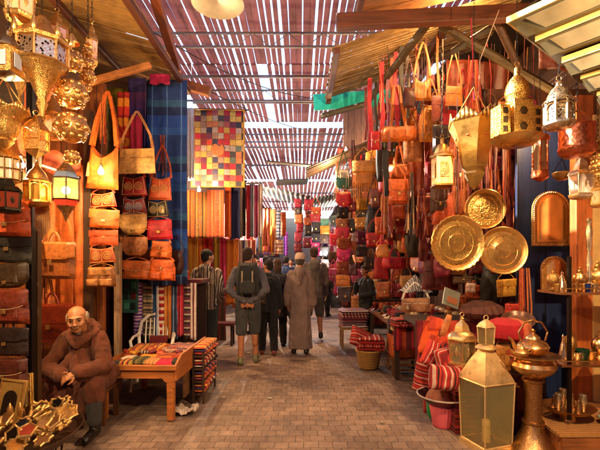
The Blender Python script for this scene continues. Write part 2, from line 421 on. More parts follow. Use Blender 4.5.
        f = MB(); f.pillow(w*1.02, h*.3, d*.4, c=(0, yf*.5, h*.7), pe=8, n=8); obj('flap', f, l2, root)
        t = MB(); k = 12
        for i in range(k):
            x = -w*.47+w*.94*i/(k-1); t.band([(x, yf*.4, h*.5), (x+random.uniform(-.004, .004), yf*.45, random.uniform(0, .05)*h)], w*.05, .003)
        obj('fringe', t, lt, root); straps(l2)
    elif kind == 'wallet':
        m.pillow(w, h, d*.6, pe=6, n=8); obj('bag_body', m, lt, root)
        f = MB(); f.pillow(w*1.02, h*.45, d*.35, c=(0, yf*.45, h*.58), pe=8, n=6); obj('flap', f, l2, root)
        b = MB(); b.box((0, yf*.75, h*.56), (w*.08, .006, h*.12)); obj('stud', b, BUCKLE, root)
        if up > .02: straps(l2, sw*.5)
    return root
# ---------------------------------------------------------------- lanterns
def chain(root, z0, z1, x=0, y=0, r=.004, m=IRON, name='chain'):
    c = MB(); n = max(2, int((z1-z0)/(r*9)))
    if n > 60: c.tube([(x, y, z0), (x, y, z1)], r*.6, 5)
    else:
        for k in range(n):
            zz = z0+(z1-z0)*(k+.5)/n; hh = (z1-z0)/n*.66
            a = k % 2
            c.tube([(x+(0 if a else math.cos(t)*r*1.8), y+(math.cos(t)*r*1.8 if a else 0), zz+math.sin(t)*hh) for t in [2*PI*i/8 for i in range(8)]], r*.5, 4, closed=True)
    return obj(name, c, m, root)
def lantern(style, u, v0, v1, wp, Y, label, m1=None, m2=None, gl=None, rz=0.0, hang=0, n=6, lit=None, base=True, name='hanging_lantern', group=None, floor=None, tilt=None):
    """v0 top pixel row, v1 bottom row; root at the lantern's bottom"""
    m1 = m1 or GOLD; m2 = m2 or GOLDE; gl = gl or glass()
    h = W(v1-v0, Y); r = W(wp, Y)/2; p = P(u, v1, Y)
    root = thing(name, label, 'lantern', p, rz, group, rot=tilt)
    def prof(nm, pr, mt, nn=None, **k): return obj(nm, MB().lathe([(a*r, b*h) for a, b in pr], nn or n, **k), mt, root)
    def bars(zs, rs, nm='frame', th=.05):
        b = MB()
        for i in range(n):
            a = 2*PI*i/n
            b.tube([(math.cos(a)*q*r, math.sin(a)*q*r, z*h) for z, q in zip(zs, rs)], th*r, 5)
        for z, q in zip(zs, rs):
            b.tube([(math.cos(2*PI*i/n)*q*r, math.sin(2*PI*i/n)*q*r, z*h) for i in range(n)], th*r, 5, closed=True)
        return obj(nm, b, m1, root)
    def ring(z, rr):
        b = MB(); b.tube([(rr*math.cos(t), 0, z+rr+rr*math.sin(t)) for t in [2*PI*i/12 for i in range(12)]], rr*.18, 5, closed=True); obj('ring', b, m1, root)
    if style == 'house':
        prof('base', [(.2, 0), (.85, .03), (1, .08), (1, .12), (.86, .14)], m1)
        prof('glass_panel', [(.8, .14), (.9, .52)], gl); bars([.13, .53], [.84, .93])
        for i in range(n):
            a0 = 2*PI*(i+.5)/n; q = .8*math.cos(PI/n)
            obj('ornament', MB().lathe([(.001, -.1*h), (.16*r, 0), (.001, .1*h)], 4, c=(math.cos(a0)*q*r*1.03, math.sin(a0)*q*r*1.03, .33*h)), m2, root)
        prof('roof', [(1.05, .53), (1.05, .56), (.8, .64), (.55, .68), (.5, .74), (.42, .8), (.18, .86), (.1, .9)], m2)
        prof('finial', [(.1, .9), (.16, .92), (.06, .94), (.05, .96)], m1, 10); ring(.95*h, .06*r+.012)
    elif style == 'arched':     # domed brass lantern with arched windows
        prof('base', [(.3, 0), (.8, .03), (1.0, .09), (1.0, .13)], m1); prof('glass_panel', [(.78, .13), (.78, .5)], gl)
        b = MB()
        for i in range(n):
            a = 2*PI*i/n; b.tube([(math.cos(a)*.85*r, math.sin(a)*.85*r, .13*h), (math.cos(a)*.85*r, math.sin(a)*.85*r, .5*h)], .09*r, 6)
            a2 = 2*PI*(i+1)/n; pa = Vector((math.cos(a), math.sin(a), 0))*.85*r; pb = Vector((math.cos(a2), math.sin(a2), 0))*.85*r
            b.tube([pa.lerp(pb, .5-.5*math.cos(t*PI/6))+Vector((0, 0, .38*h+.1*h*math.sin(t*PI/6))) for t in range(7)], .06*r, 5)
        obj('frame', b, m1, root)
        prof('dome', [(.98, .5), (1, .54), (.78, .58), (.7, .66), (.5, .76), (.28, .82), (.2, .88), (.22, .9), (.08, .94)], m2, 12); ring(.94*h, .07*r+.01)
    elif style == 'cage':
        prof('glass_panel', [(.8, .22), (.82, .62)], gl); bars([.2, .42, .64], [.86, .9, .88], th=.045)
        prof('base', [(.02, 0), (.1, .05), (.5, .12), (.82, .2), (.84, .22)], m2); prof('roof', [(.95, .64), (.7, .74), (.25, .86), (.1, .93)], m2); ring(.93*h, .08*r+.01)
    elif style == 'stained':    # lit hexagonal star lantern with coloured glass
        prof('glass_panel', [(.8, .34), (.8, .64)], gl); bars([.33, .65], [.86, .86], th=.05)
        prof('upper_glass', [(.86, .65), (.62, .75)], glass('9cb4e0', .2, .35)); prof('lower_glass', [(.62, .24), (.86, .33)], glass('e07058', .2, .4))
        prof('base', [(.03, 0), (.12, .05), (.2, .1), (.5, .2), (.64, .24)], metal('a07840', .35, 'filigree', 70)); prof('roof', [(.66, .75), (.4, .83), (.14, .92), (.08, .95)], metal('a07840', .35, 'filigree', 70)); ring(.94*h, .1*r)
    elif style == 'globes':
        zs = [.08, .3, .55, .8]; rr = [.5, 1, .95, .7]
        for z, q in zip(zs, rr):
            b = MB().sph((0, 0, z*h), (q*r, q*r, q*r*1.0), 20); obj('globe', b, GOLDF, root)
            c = MB()
            for k in range(9):
                a = 2*PI*k/9; c.sph((math.cos(a)*q*r*.92, math.sin(a)*q*r*.92, z*h), q*r*.24, 8)
                c.sph((math.cos(a+.35)*q*r*.7, math.sin(a+.35)*q*r*.7, z*h+q*r*.62), q*r*.2, 8); c.sph((math.cos(a+.35)*q*r*.7, math.sin(a+.35)*q*r*.7, z*h-q*r*.62), q*r*.2, 8)
            obj('boss', c, m1, root)
        prof('cap', [(.5, .93), (.3, .96), (.08, 1)], m1, 10)
    elif style == 'ogee':       # big bulb shaped lantern, glass windows above a long funnel
        prof('funnel', [(.02, 0), (.12, .03), (.1, .08), (.22, .14), (.16, .2), (.4, .34), (.72, .46), (.95, .52)], m2, n)
        prof('glass_panel', [(.9, .52), (.9, .7)], gl); bars([.52, .71], [.95, .95], th=.05)
        prof('roof', [(1.05, .7), (1.08, .73), (.7, .82), (.35, .88), (.3, .93), (.1, .98)], m2, n)
        for i in range(n): a = 2*PI*i/n; b = MB().lathe([(.03*r, -.02*h), (.1*r, 0), (.1*r, .05*h), (.001, .12*h)], 8, c=(math.cos(a)*r*1.02, math.sin(a)*r*1.02, .74*h)); obj('ornament', b, m1, root)
    elif style == 'funnel':     # inverted hexagonal cone with scalloped crown
        prof('bowl', [(.02, 0), (.2, .06), (.42, .2), (.38, .23), (.45, .27), (.5, .29), (.62, .5), (.8, .7), (1.0, .82), (1.02, .84)], m2, n)
        c = MB()
        for i in range(n):
            a = 2*PI*i/n; a2 = 2*PI*(i+1)/n; pa = Vector((math.cos(a), math.sin(a), 0))*r*1.03; pb = Vector((math.cos(a2), math.sin(a2), 0))*r*1.03
            pts = [pa.lerp(pb, t/6)+Vector((0, 0, .84*h)) for t in range(7)]
            w_ = [.02*h+.14*h*(1-abs(t/3-1)) for t in range(7)]
            for t in range(6):
                q = len(c.v)
                A, B = pts[t], pts[t+1]; c.add([A, B, B*1+Vector((0, 0, w_[t+1])), A+Vector((0, 0, w_[t]))], [(0, 1, 2, 3)])
        obj('crown', c, m1, root, solid=.006)
        for i in range(n):
            a = 2*PI*(i+.5)/n; q = .78*math.cos(PI/n)
            obj('stud', MB().sph((math.cos(a)*r*q, math.sin(a)*r*q, .66*h), r*.05, 8), COPPER, root)
        s = MB()
        for i in range(0, n, 2): a = 2*PI*i/n; s.tube([(math.cos(a)*r, math.sin(a)*r, .85*h), (0, 0, .85*h+r*1.5)], .004, 5)
        obj('hanging_rod', s, m1, root)
    elif style == 'pyramid':    # square floor lantern, pyramid shoulders, little lantern on top
        q = 1.02; ph = PI/4
        prof('base', [(q, 0), (q, .03), (.96*q, .045)], m1, 4, ph=ph)
        b = MB()
        for i in range(4):
            a = ph+PI/2*i; b.tube([(math.cos(a)*q*r*.9, math.sin(a)*q*r*.9, .04*h), (math.cos(a)*q*r, math.sin(a)*q*r, .52*h)], .035*r, 4)
        for z, s_ in ((.05, .9), (.52, 1)): b.tube([(math.cos(ph+PI/2*i)*q*r*s_, math.sin(ph+PI/2*i)*q*r*s_, z*h) for i in range(4)], .04*r, 4, closed=True)
        obj('frame', b, m1, root)
        prof('glass_panel', [(q*.88, .045), (q*.97, .515)], gl, 4, ph=ph)
        prof('candle', [(.16, .045), (.16, .2), (.13, .21)], plain('e8dcc0', .5), 12)
        prof('shoulder', [(q*1.0, .52), (q*.98, .54), (q*.62, .66), (q*.3, .75), (q*.26, .76)], m2, 4, ph=ph)
        prof('neck', [(.36, .76), (.42, .77), (.34, .785), (.22, .8)], m1, 14)
        prof('top_glass', [(.26, .8), (.3, .93)], glass('d8c890', .1, .22), 4, ph=ph)
        b = MB()
        for i in range(4): a = ph+PI/2*i; b.tube([(math.cos(a)*.28*r, math.sin(a)*.28*r, .8*h), (math.cos(a)*.32*r, math.sin(a)*.32*r, .93*h)], .03*r, 4)
        obj('top_frame', b, m1, root)
        prof('roof', [(.36, .93), (.25, .96), (.05, .99)], m2, 4, ph=ph); ring(.98*h, .08*r+.006)
    elif style == 'bottle':     # small rectangular lantern with dome
        q = 1.3; ph = PI/4
        prof('base', [(q*.7, 0), (q*1.05, .03), (q*.95, .07)], m1, 4, ph=ph); prof('panel', [(q*.9, .07), (q*.92, .6)], m2, 4, ph=ph)
        b = MB()
        for i in range(4):
            a = PI/2*i; b.box((math.cos(a)*.91*r, math.sin(a)*.91*r, .34*h), (.05*r if i % 2 == 0 else r*.9, r*.9 if i % 2 == 0 else .05*r, .3*h))
        obj('glass_panel', b, gl, root)
        prof('dome', [(q, .6), (q*.98, .64), (.85, .68), (.75, .78), (.5, .86), (.2, .88), (.2, .97), (.05, 1)], m1, 8); ring(h, .06*r+.01)
    if hang: chain(root, h, h+W(hang, Y))
    if lit:
        g = MB().sph((0, 0, .48*h), .03, 12); obj('bulb', g, emit('ffd080', 26), root); point((0, 0, .48*h), lit, (1, .72, .38), .03, root)
    return root
def tray(u, v, rp, Y, label, mt, rx=0, rz=0, scallop=0, name='brass_tray'):
    r = W(rp, Y); p = P(u, v, Y)
    root = thing(name, label, 'tray', p, 0, None, rot=(R(90)+rx, 0, rz))
    n = 64
    rip = .022 if scallop else 0
    m = MB().lathe([(0, -.012), (r*.3, -.012), (r*.31, -.009), (r*.33, -.012), (r*.6, -.012), (r*.62, -.008), (r*.64, -.012), (r*.8, -.012)], n); obj('dish', m, mt, root)
    m = MB().lathe([(r*.8, -.012), (r*.86, .008), (r*.97, .016), (r, .01), (r*.97, .006), (r*.86, -.002), (r*.8, -.02)], n, ripple=rip, rn=28); obj('rim', m, GOLD, root)
    return root
def sc_hex(h): return h[:1]+"c"+h[2:]
# ---------------------------------------------------------------- textiles
def hang(name, u0, v0, u1, v1, Y, mat, label, cat='textile', group=None, folds=4, amp=.02, Y1=None, slope=0, taper=0, hemwave=.01):
    """a cloth hung from (u0..u1, v0) down to v1 with vertical folds; root at its lower centre"""
    c = P((u0+u1)/2, v1, Y); w = W(u1-u0, Y); h = W(v1-v0, Y); sd = random.random()*9
    dY = (Y1-Y) if Y1 else 0
    nu = int(max(8, min(60, folds*8))); m = MB()
    def f(a, b):
        x = (a-.5)*w*(1-taper*b); 
        y = math.sin(a*folds*2*PI+sd)*amp*(.35+.65*(1-b))+noise.noise(Vector((a*5+sd, b*3, 0)))*amp
        return (x, y+dY*a, b*h+slope*(a-.5)+(math.sin(a*7+sd)*hemwave if b == 0 else 0))
    m.grid(f, nu, 14)
    return solo(name, m, mat, label, cat, group, loc=c, solid=.006)
def fold_stack(cx, cy, z, w, d, cols, t=.035, rz=0, label='', name='textile_stack', cat='textiles', mats=None):
    root = thing(name, label, cat, (cx, cy, z), rz)
    zz = 0
    for k, c in enumerate(cols):
        tt = t*random.uniform(.8, 1.2); m = MB(); ww = w*random.uniform(.9, 1.04); dd = d*random.uniform(.9, 1.03)
        m.pillow(ww, dd, tt*1.15, pe=10, n=10, wr=.008)
        T = Matrix.Translation((random.uniform(-.02, .02), -dd/2, zz+tt/2)) @ Matrix.Rotation(random.uniform(-.06, .06), 4, 'Z') @ Matrix.Rotation(R(-90), 4, 'X')
        T = Matrix.Translation((random.uniform(-.01, .01), dd/2, zz+tt/2)) @ Matrix.Rotation(R(90), 4, 'X')
        m2 = MB(); m2.add(m.v, m.f, 0, T); obj('folded_cloth', m2, c, root); zz += tt
    return root, zz
# ---------------------------------------------------------------- ground, sky, camera, sun
def brick_ground():
    m, nt, b, o = nmat('brick_paving'); co = coords(nt)
    def bricks(c, off):
        t = nd(nt, 'TexBrick'); t.offset = .5; t.inputs['Scale'].default_value = 1.0
        t.inputs['Brick Width'].default_value = .128; t.inputs['Row Height'].default_value = .122; t.inputs['Mortar Size'].default_value = .0045; t.inputs['Mortar Smooth'].default_value = .6; t.inputs['Bias'].default_value = 0
        nt.links.new(c, t.inputs['Vector']); return t
    dn = nd(nt, 'TexNoise'); dn.inputs['Scale'].default_value = 3; dn.inputs['Detail'].default_value = 3; nt.links.new(co, dn.inputs['Vector'])
    v1 = nd(nt, 'VectorMath', operation='SCALE'); v1.inputs[3].default_value = .07; nt.links.new(dn.outputs[1], v1.inputs[0])
    v2 = nd(nt, 'VectorMath', operation='ADD'); nt.links.new(co, v2.inputs[0]); nt.links.new(v1.outputs[0], v2.inputs[1])
    t = bricks(v2.outputs[0], 0)
    t.inputs['Color1'].default_value = (*C('968274'), 1); t.inputs['Color2'].default_value = (*C('7e6a5e'), 1); t.inputs['Mortar'].default_value = (*C('5a4a42'), 1)
    n1 = noi(nt, co, 1.1, 5); n2 = noi(nt, co, 14, 6, .7)
    col = mixc(nt, 1, t.outputs[0], ramp(nt, n1, [(.3, (.5, .48, .48)), (.65, (1.2, 1.15, 1.1))]), 'MULTIPLY')
    col = mixc(nt, 1, col, ramp(nt, n2, [(.3, (.7, .68, .66)), (.7, (1.2, 1.2, 1.2))]), 'MULTIPLY')
    n4 = noi(nt, coords(nt, (1, .6, 1)), .55, 7, .62); col = mixc(nt, 1, col, ramp(nt, n4, [(.38, (.55, .52, .52)), (.48, (.92, .9, .9)), (.7, (1.12, 1.1, 1.06))]), 'MULTIPLY')
    nt.links.new(col, b.inputs['Base Color'])
    nt.links.new(ramp(nt, n1, [(.3, (.5,)*3), (.7, (.8,)*3)]), b.inputs['Roughness'])
    ad = nd(nt, 'Math', operation='MULTIPLY_ADD'); ad.inputs[1].default_value = -1.0; nt.links.new(t.outputs[1], ad.inputs[0]); nt.links.new(n2, ad.inputs[2])
    bump(nt, b, ad.outputs[0], .45, .005); return m
gx = [-60, -4]+[-3.9+.15*i for i in range(53)]+[4, 60]; gy = [-40, 1]+[1.1+.15*i for i in range(100)]+[17, 110]
def gz(x, y): return -.007-.007*noise.noise(Vector((x*1.3, y*1.3, 0)))-.004*noise.noise(Vector((x*4, y*4, 3))) if abs(x) < 3.95 and 1 < y < 16.5 else 0
nx_ = len(gx); g = MB().add([(x, y, gz(x, y)) for y in gy for x in gx], [(j*nx_+i, j*nx_+i+1, (j+1)*nx_+i+1, (j+1)*nx_+i) for j in range(len(gy)-1) for i in range(nx_-1)])
struct(obj('ground', g, brick_ground()))
cam = bpy.data.cameras.new('camera'); co_ = bpy.data.objects.new('camera', cam); COL.objects.link(co_)
co_.location = (0, 0, CAMZ); co_.rotation_euler = (R(90), 0, 0); cam.sensor_width = 36; cam.lens = 24; cam.shift_y = 37/600; cam.clip_end = 500; SC.camera = co_
w = bpy.data.worlds.new('World'); SC.world = w; w.use_nodes = True; nt = w.node_tree
bg = nt.nodes['Background']; sky = nt.nodes.new('ShaderNodeTexSky'); sky.sky_type = 'NISHITA'; sky.sun_disc = False
SUN_EL, SUN_AZ = 30, -80        # azimuth measured from +Y towards +X
sky.sun_elevation = R(SUN_EL); sky.sun_rotation = R(SUN_AZ); nt.links.new(sky.outputs[0], bg.inputs[0]); bg.inputs[1].default_value = .15
sl = bpy.data.lights.new('sun', 'SUN'); sl.energy = 5; sl.angle = R(.5); sl.color = (1, .93, .82); so = bpy.data.objects.new('sun', sl); COL.objects.link(so)
dv = Vector((math.sin(R(SUN_AZ))*math.cos(R(SUN_EL)), math.cos(R(SUN_AZ))*math.cos(R(SUN_EL)), math.sin(R(SUN_EL))))
so.rotation_euler = (-dv).to_track_quat('-Z', 'Y').to_euler(); so.location = (-10, -5, 20)
SC.view_settings.view_transform = 'Standard'; SC.view_settings.look = 'None'; SC.view_settings.exposure = EXPO; SC.view_settings.gamma = 1
SC.cycles.use_denoising = True
try: SC.cycles.denoiser = 'OPENIMAGEDENOISE'
except Exception: pass
SC.cycles.max_bounces = 8; SC.cycles.diffuse_bounces = 4; SC.cycles.glossy_bounces = 3; SC.cycles.transparent_max_bounces = 12; SC.cycles.sample_clamp_indirect = 6
# ---------------------------------------------------------------- roof
def slat_mat(h, tr=.55):
    key = ('slat', h)
    if key in _mc: return _mc[key]
    m, nt, b, o = nmat('slat_wood'); c = C(h); co = coords(nt, (1, .15, 1)); n = noi(nt, co, 9, 5)
    col = ramp(nt, n, [(.25, sc3(c, .55)), (.6, c), (.85, sc3(c, 1.3))]); nt.links.new(col, b.inputs['Base Color']); b.inputs['Roughness'].default_value = .7
    t = nd(nt, 'BsdfTranslucent'); nt.links.new(col, t.inputs[0]); ms = nd(nt, 'MixShader'); ms.inputs[0].default_value = tr
    nt.links.new(b.outputs[0], ms.inputs[1]); nt.links.new(t.outputs[0], ms.inputs[2]); nt.links.new(ms.outputs[0], o.inputs[0]); _mc[key] = m; return m
STEEL = plain('807478', .55, .2, 'steel')
def roof(name, label, x0, x1, y0, y1, z, pitch, gap, skip=(), purl=(), truss=(), h='9c7074', dz=0):
    root = thing(name, label, 'roof', ((x0+x1)/2, (y0+y1)/2, z)); m = MB(); x = x0; k = 0
    cx, cy = (x0+x1)/2, (y0+y1)/2
    while x < x1:
        wd = pitch-gap*random.uniform(.2, 1.9)
        if 1:
            segs = 3 if y1-y0 > 6 else 1
            if y1-y0 > 12: segs = 5
            for q in range(segs):
                if k in skip and q == segs-1: continue
                a = y0+(y1-y0)*q/segs; b = y0+(y1-y0)*(q+1)/segs+.03; off = random.uniform(-.012, .012)
                m.box((x+wd/2-cx+off, (a+b)/2-cy, (.02 if q % 2 else 0)+random.uniform(0, .008)), (wd, b-a, .012), (0, random.uniform(-.04, .04), random.uniform(-.005, .005)))
        x += pitch; k += 1
    obj('slat_layer', m, slat_mat(h), root, smooth=False)
    for y in purl:
        b = MB().box((0, y-cy, -.06), (x1-x0, .05, .05)); obj('purlin', b, STEEL, root)
    for y in truss:
        b = MB().box((0, y-cy, -.07), (x1-x0, .035, .035)).box((0, y-cy, -.3), (x1-x0, .035, .035)); n = int((x1-x0)/.3)
        for i in range(n): xa = -(x1-x0)/2+i*.3; b.tube([(xa, y-cy, -.3 if i % 2 else -.07), (xa+.3, y-cy, -.07 if i % 2 else -.3)], .007, 5)
        obj('truss', b, STEEL, root)
    return root
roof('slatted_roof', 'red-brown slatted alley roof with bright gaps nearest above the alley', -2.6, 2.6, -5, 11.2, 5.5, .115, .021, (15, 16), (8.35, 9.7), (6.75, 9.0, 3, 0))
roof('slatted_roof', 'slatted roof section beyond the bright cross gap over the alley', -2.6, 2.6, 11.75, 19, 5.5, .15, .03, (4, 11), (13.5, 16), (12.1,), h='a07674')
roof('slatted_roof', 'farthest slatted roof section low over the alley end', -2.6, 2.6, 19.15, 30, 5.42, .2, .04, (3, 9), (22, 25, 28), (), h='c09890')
# the broken board that lets the brightest strip of light through sits in the skipped slats; ragged canopies hang below
solo('roof_canopy', MB().box((0, 0, 0), (1.25, .5, .03), (R(8), R(5), 0)), wood('4a3828', axis=0), 'small dark board canopy hanging under the far slats', 'canopy', loc=P(291, 164, 10.5))
solo('roof_canopy', MB().box((0, 0, 0), (1.1, .5, .03), (R(-10), R(-3), .1)), wood('3a3430', axis=0), 'second dark board tilted below the small canopy far above the alley', 'canopy', loc=P(292, 182, 14))
solo('corrugated_sheet', MB().grid(lambda a, b: ((a-.5)*3.2, (b-.5)*2, .025*math.sin(a*2*PI*22)), 264, 2), plain('70787c', .5, .3), 'grey corrugated sheet low over the far left stalls', 'roofing', loc=(-1.2, 12, 3.7), rot=(0, R(12), 0), solid=.006)
solo('corrugated_sheet', MB().grid(lambda a, b: ((a-.5)*2.6, (b-.5)*3, .025*math.sin(a*2*PI*20)), 240, 2), plain('687074', .5, .3), 'blue-grey corrugated sheet over the far right stalls', 'roofing', loc=(1.4, 15, 3.9), rot=(0, R(-10), 0), solid=.006)
# awning left: boards sloping down to the alley
def awning(name, label, xa, za, xb, zb, y0, y1, col, n, gap, bat=(), tr=0, hole=None):
    """boards run across from (xa,za) to (xb,zb); n boards along y"""
    root = thing(name, label, 'awning', (xa, (y0+y1)/2, za)); cy = (y0+y1)/2; L = math.hypot(xb-xa, zb-za); ang = -math.atan2(zb-za, xb-xa)
    m = MB(); dy = (y1-y0)/n
    for i in range(n):
        g_ = gap*random.uniform(.3, 1.7)
        m.box(((xb-xa)/2, y0+dy*(i+.5)-cy, (zb-za)/2+random.uniform(-.006, .006)), (L*random.uniform(.97, 1.0), max(.01, dy-g_), .014), (random.uniform(-.05, .05), ang, random.uniform(-.004, .004)))
    obj('boards', m, col, root, smooth=False)
    for t in bat:
        b = MB().box(((xb-xa)*t, 0, (zb-za)*t-.05), (.07, y1-y0, .07)); obj('batten', b, wood('5c2f16', axis=1), root, bevel=.006)
    return root
awning('wooden_awning', 'brown plank awning sloping over the left lantern stall', -1.55, 4.02, -3.5, 4.6, 2.2, 5.7, wood('a07c44', axis=0), 20, .02, (.02, .5))
solo('roof_beam', MB().box((0, 0, 0), (2.1, .12, .12), (0, R(17), 0)), wood('8a4a1e', axis=0), 'orange-brown beam along the end of the left plank awning', 'beam', loc=P(140, 71, 5.75), bevel=.01)
solo('roof_beam', MB().box((0, 0, 0), (.1, 1.9, .12), (R(4), 0, R(10))), wood('8a4418', axis=1), 'red-brown rafter under the left awning running away from the camera', 'beam', loc=P(168, 38, 4.9), bevel=.01)
solo('roof_beam', MB().box((0, 0, 0), (.95, .07, .07), (0, R(-25), R(20))), wood('a06428', axis=0), 'short slanting pole above the hanging red and green scarves', 'beam', loc=P(108, 77, 4.3), bevel=.01)
# awning right: lath panels with light between, teal fascia
awning('lath_awning', 'yellow-brown lath awning with sunlight between its laths on the right', .35, 3.98, 2.7, 4.75, 4.5, 5.95, wood('9a7a48', axis=0), 26, .021, (.03, .6))
awning('plank_awning', 'brown plank awning above the near right lanterns', .55, 4.22, 3.6, 4.9, 1.6, 4.45, wood('7a4c22', axis=0), 15, .008, (.02,))
solo('fascia_board', MB().box((0, 0, 0), (1.15, .03, .24), (0, R(-4), 0)), plain('20d8d0', .6), 'turquoise painted board edging the lath awning', 'board', loc=P(352, 100, 6.0), bevel=.004)
solo('roof_beam', MB().tube([P(322, 116, 6.05), P(366, 104, 5.6), P(432, 18, 4.1)], .045, 8), wood('4a3c26', axis=0), 'dark greenish pole slanting up under the lath awning', 'beam')
solo('roof_beam', MB().box((0, 0, 0), (3.2, .1, .14), (0, R(-3), 0)), wood('5a2c14', axis=0), 'dark red-brown beam above the bright translucent panel', 'beam', loc=P(500, 14, 3.9), bevel=.01)
solo('roof_beam', MB().tube([P(440, 25, 4.2), P(560, 95, 4.3)], .045, 8), wood('4c3c20', axis=0), 'greenish slanting strut crossing behind the square brass lantern', 'beam')
solo('roof_beam', MB().tube([P(497, 22, 4.15), P(520, 70, 4.2)], .04, 8), wood('4c3018', axis=0), 'short strut rising beside the square brass lantern ring', 'beam')
solo('roof_beam', MB().tube([P(452, 52, 4.25), P(490, 28, 4.2)], .035, 8), wood('40382a', axis=0), 'thin strut crossing the bright panel at the upper right', 'beam')
awning('lath_awning', 'pale blue-white lath panel glowing between the right hand beams', 1.5, 4.15, 3.4, 4.3, 5.9, 8.6, slat_mat('98a4a8', .5), 30, .04, (.5,))
# planks and pinkish board wall farther right
awning('plank_awning', 'weathered grey-brown plank awning above the far right bag stall', .1, 3.35, 1.7, 4.05, 7.6, 8.6, wood('5a4430', axis=0), 6, .01)
solo('board_wall', MB().box((0, 0, 0), (1.5, .06, 2.2)), wood('8c6c64', axis=2, planks=.16), 'faded pink board wall above the far right bag stall', 'wall', loc=P(366, 128, 9.6)+Vector((.2, 0, .3)), bevel=.003)
solo('pendant_lamp', MB().lathe([(.001, .1), (.05, .09), (.08, .05), (.26, .02), (.28, 0), (.24, .005), (.001, .03)], 32), plain('80786c', .3, .4), 'round enamel lamp shade hanging at the top edge above the alley', 'lamp', loc=P(218, 4, 4.3))
chain(bpy.data.objects['pendant_lamp'], .1, .85)
# ---------------------------------------------------------------- walls of the alley
PLASTER = plain('6a4430', .85, 0, 'plaster', .6, 3)
DARKPL = plain('5a3c2c', .9, 0, 'plaster', .5, 3)
def wallbox(name, label, c, d, mt, cat='wall', planks=False): return solo(name, MB().box((0, 0, d[2]/2), d), mt, label, cat, loc=(c[0], c[1], 0), bevel=.004)
wallbox('shop_wall', 'dark plaster back wall of the left lantern stall', (-3.6, .5), (.2, 13, 5.4), DARKPL)
wallbox('shop_wall', 'dark wall behind the left textile stalls down the alley', (-2.9, 21), (.2, 28, 5.4), DARKPL)
wallbox('shop_wall', 'dark plaster side wall of the right lantern stall', (3.75, .5), (.2, 13, 5.4), DARKPL)
wallbox('shop_wall', 'dark wall behind the right hand stalls down the alley', (2.9, 21), (.2, 28, 5.4), DARKPL)
wallbox('shop_wall', 'added return wall blocking sun between the left stall and the far left stalls', (-3.3, 7.0), (1.0, .2, 5.4), DARKPL)  # added to plug the wall gap that let a sun line through
wallbox('shop_wall', 'added return wall blocking light between the right stall and the far right stalls', (3.35, 7.0), (1.1, .2, 5.4), DARKPL)  # same light plug added on the right
wallbox('shop_wall', 'pale sunlit wall closing the far end of the alley', (0, 35), (8, .3, 5.4), plain('b09880', .9))
wallbox('shop_wall', 'wall closing the alley behind the camera', (0, -6.5), (8, .3, 5.4), PLASTER)
wallbox('partition_panel', 'orange-brown board partition behind the left briefcases', (-2.9, 4.55), (1.36, .06, 3.6), wood('8a4a1c', axis=2, planks=.2), 'partition')
wallbox('partition_panel', 'dark board partition behind the coloured left bag columns', (-2.31, 5.95), (1.22, .06, 3.75), wood('4c2c1c', axis=2, planks=.2), 'partition')
solo('wooden_post', MB().box((0, 0, 1.6), (.08, .08, 3.2)), wood('3c2412', axis=2), 'dark wooden post left of the orange bag column', 'post', loc=(-2.28, 4.32, 0), bevel=.006)
solo('wooden_post', MB().box((0, 0, .9), (.07, .07, 1.8)), wood('9a7c60', axis=2), 'pale wooden post below the orange bag column', 'post', loc=(P(118, 300, 4.75).x, 4.75, 0), bevel=.006)
solo('metal_post', MB().box((0, 0, 1.5), (.05, .05, 3)), plain('1c1816', .4, .5), 'black metal post right of the dark bags at the left edge', 'post', loc=(P(31, 300, 3.2).x, 3.2, 0), bevel=.004)
solo('metal_post', MB().box((0, 0, 1.5), (.035, .05, 3)), plain('4a3420', .5, .3), 'slim brown post beside the black metal post', 'post', loc=(P(35, 300, 3.25).x+.01, 3.27, 0), bevel=.004)
# right lantern shop: blue board, orange pillar, cream panel
solo('painted_wall', MB().box((0, 0, 1.55), (.62, .04, 3.1)), wood('1c2c58', axis=2, planks=.3, rough=.5), 'dark blue painted board behind the arched brass mirrors', 'wall', loc=(2.66, 4.35, 0), bevel=.003)
solo('wooden_pillar', MB().box((0, 0, 1.6), (.17, .1, 3.2)), wood('b05c24', axis=2), 'orange-brown wooden pillar right of the blue board', 'pillar', loc=(2.78, 3.95, 0), bevel=.006)
solo('painted_wall', MB().box((0, 0, 1.5), (.42, .04, 3.0)), plain('c8a060', .6), 'cream painted board at the right edge', 'wall', loc=(3.06, 3.9, 0), bevel=.003)
wallbox('partition_panel', 'dark partition behind the brass trays and leather straps', (2.9, 4.95), (1.7, .06, 3.7), wood('4c2816', axis=2, planks=.2), 'partition')
wallbox('partition_panel', 'dark board partition closing the right bag stall', (1.95, 9.5), (1.85, .06, 3.6), wood('4c3020', axis=2, planks=.2), 'partition')

def cable(pts, label, r=.008):
    P0, P1 = Vector(pts[0]), Vector(pts[1]); sg = pts[2]
    solo('sagging_cable', MB().tube([P0.lerp(P1, t/12)-Vector((0, 0, sg*math.sin(PI*t/12))) for t in range(13)], r, 5), plain('201c1c', .6), label, 'cable')
cable([(-2.5, 6.0, 5.2), (1.2, 7.6, 4.6), .35], 'black cable sagging across the alley under the near trusses')
cable([(-2.0, 7.4, 4.9), (2.4, 10.5, 5.1), .5], 'second black cable sagging deeper over the alley above the quilt')
cable([(-2.5, 11, 5.0), (2.5, 10, 4.3), .4], 'thin cable sagging before the bright cross gap', .006)
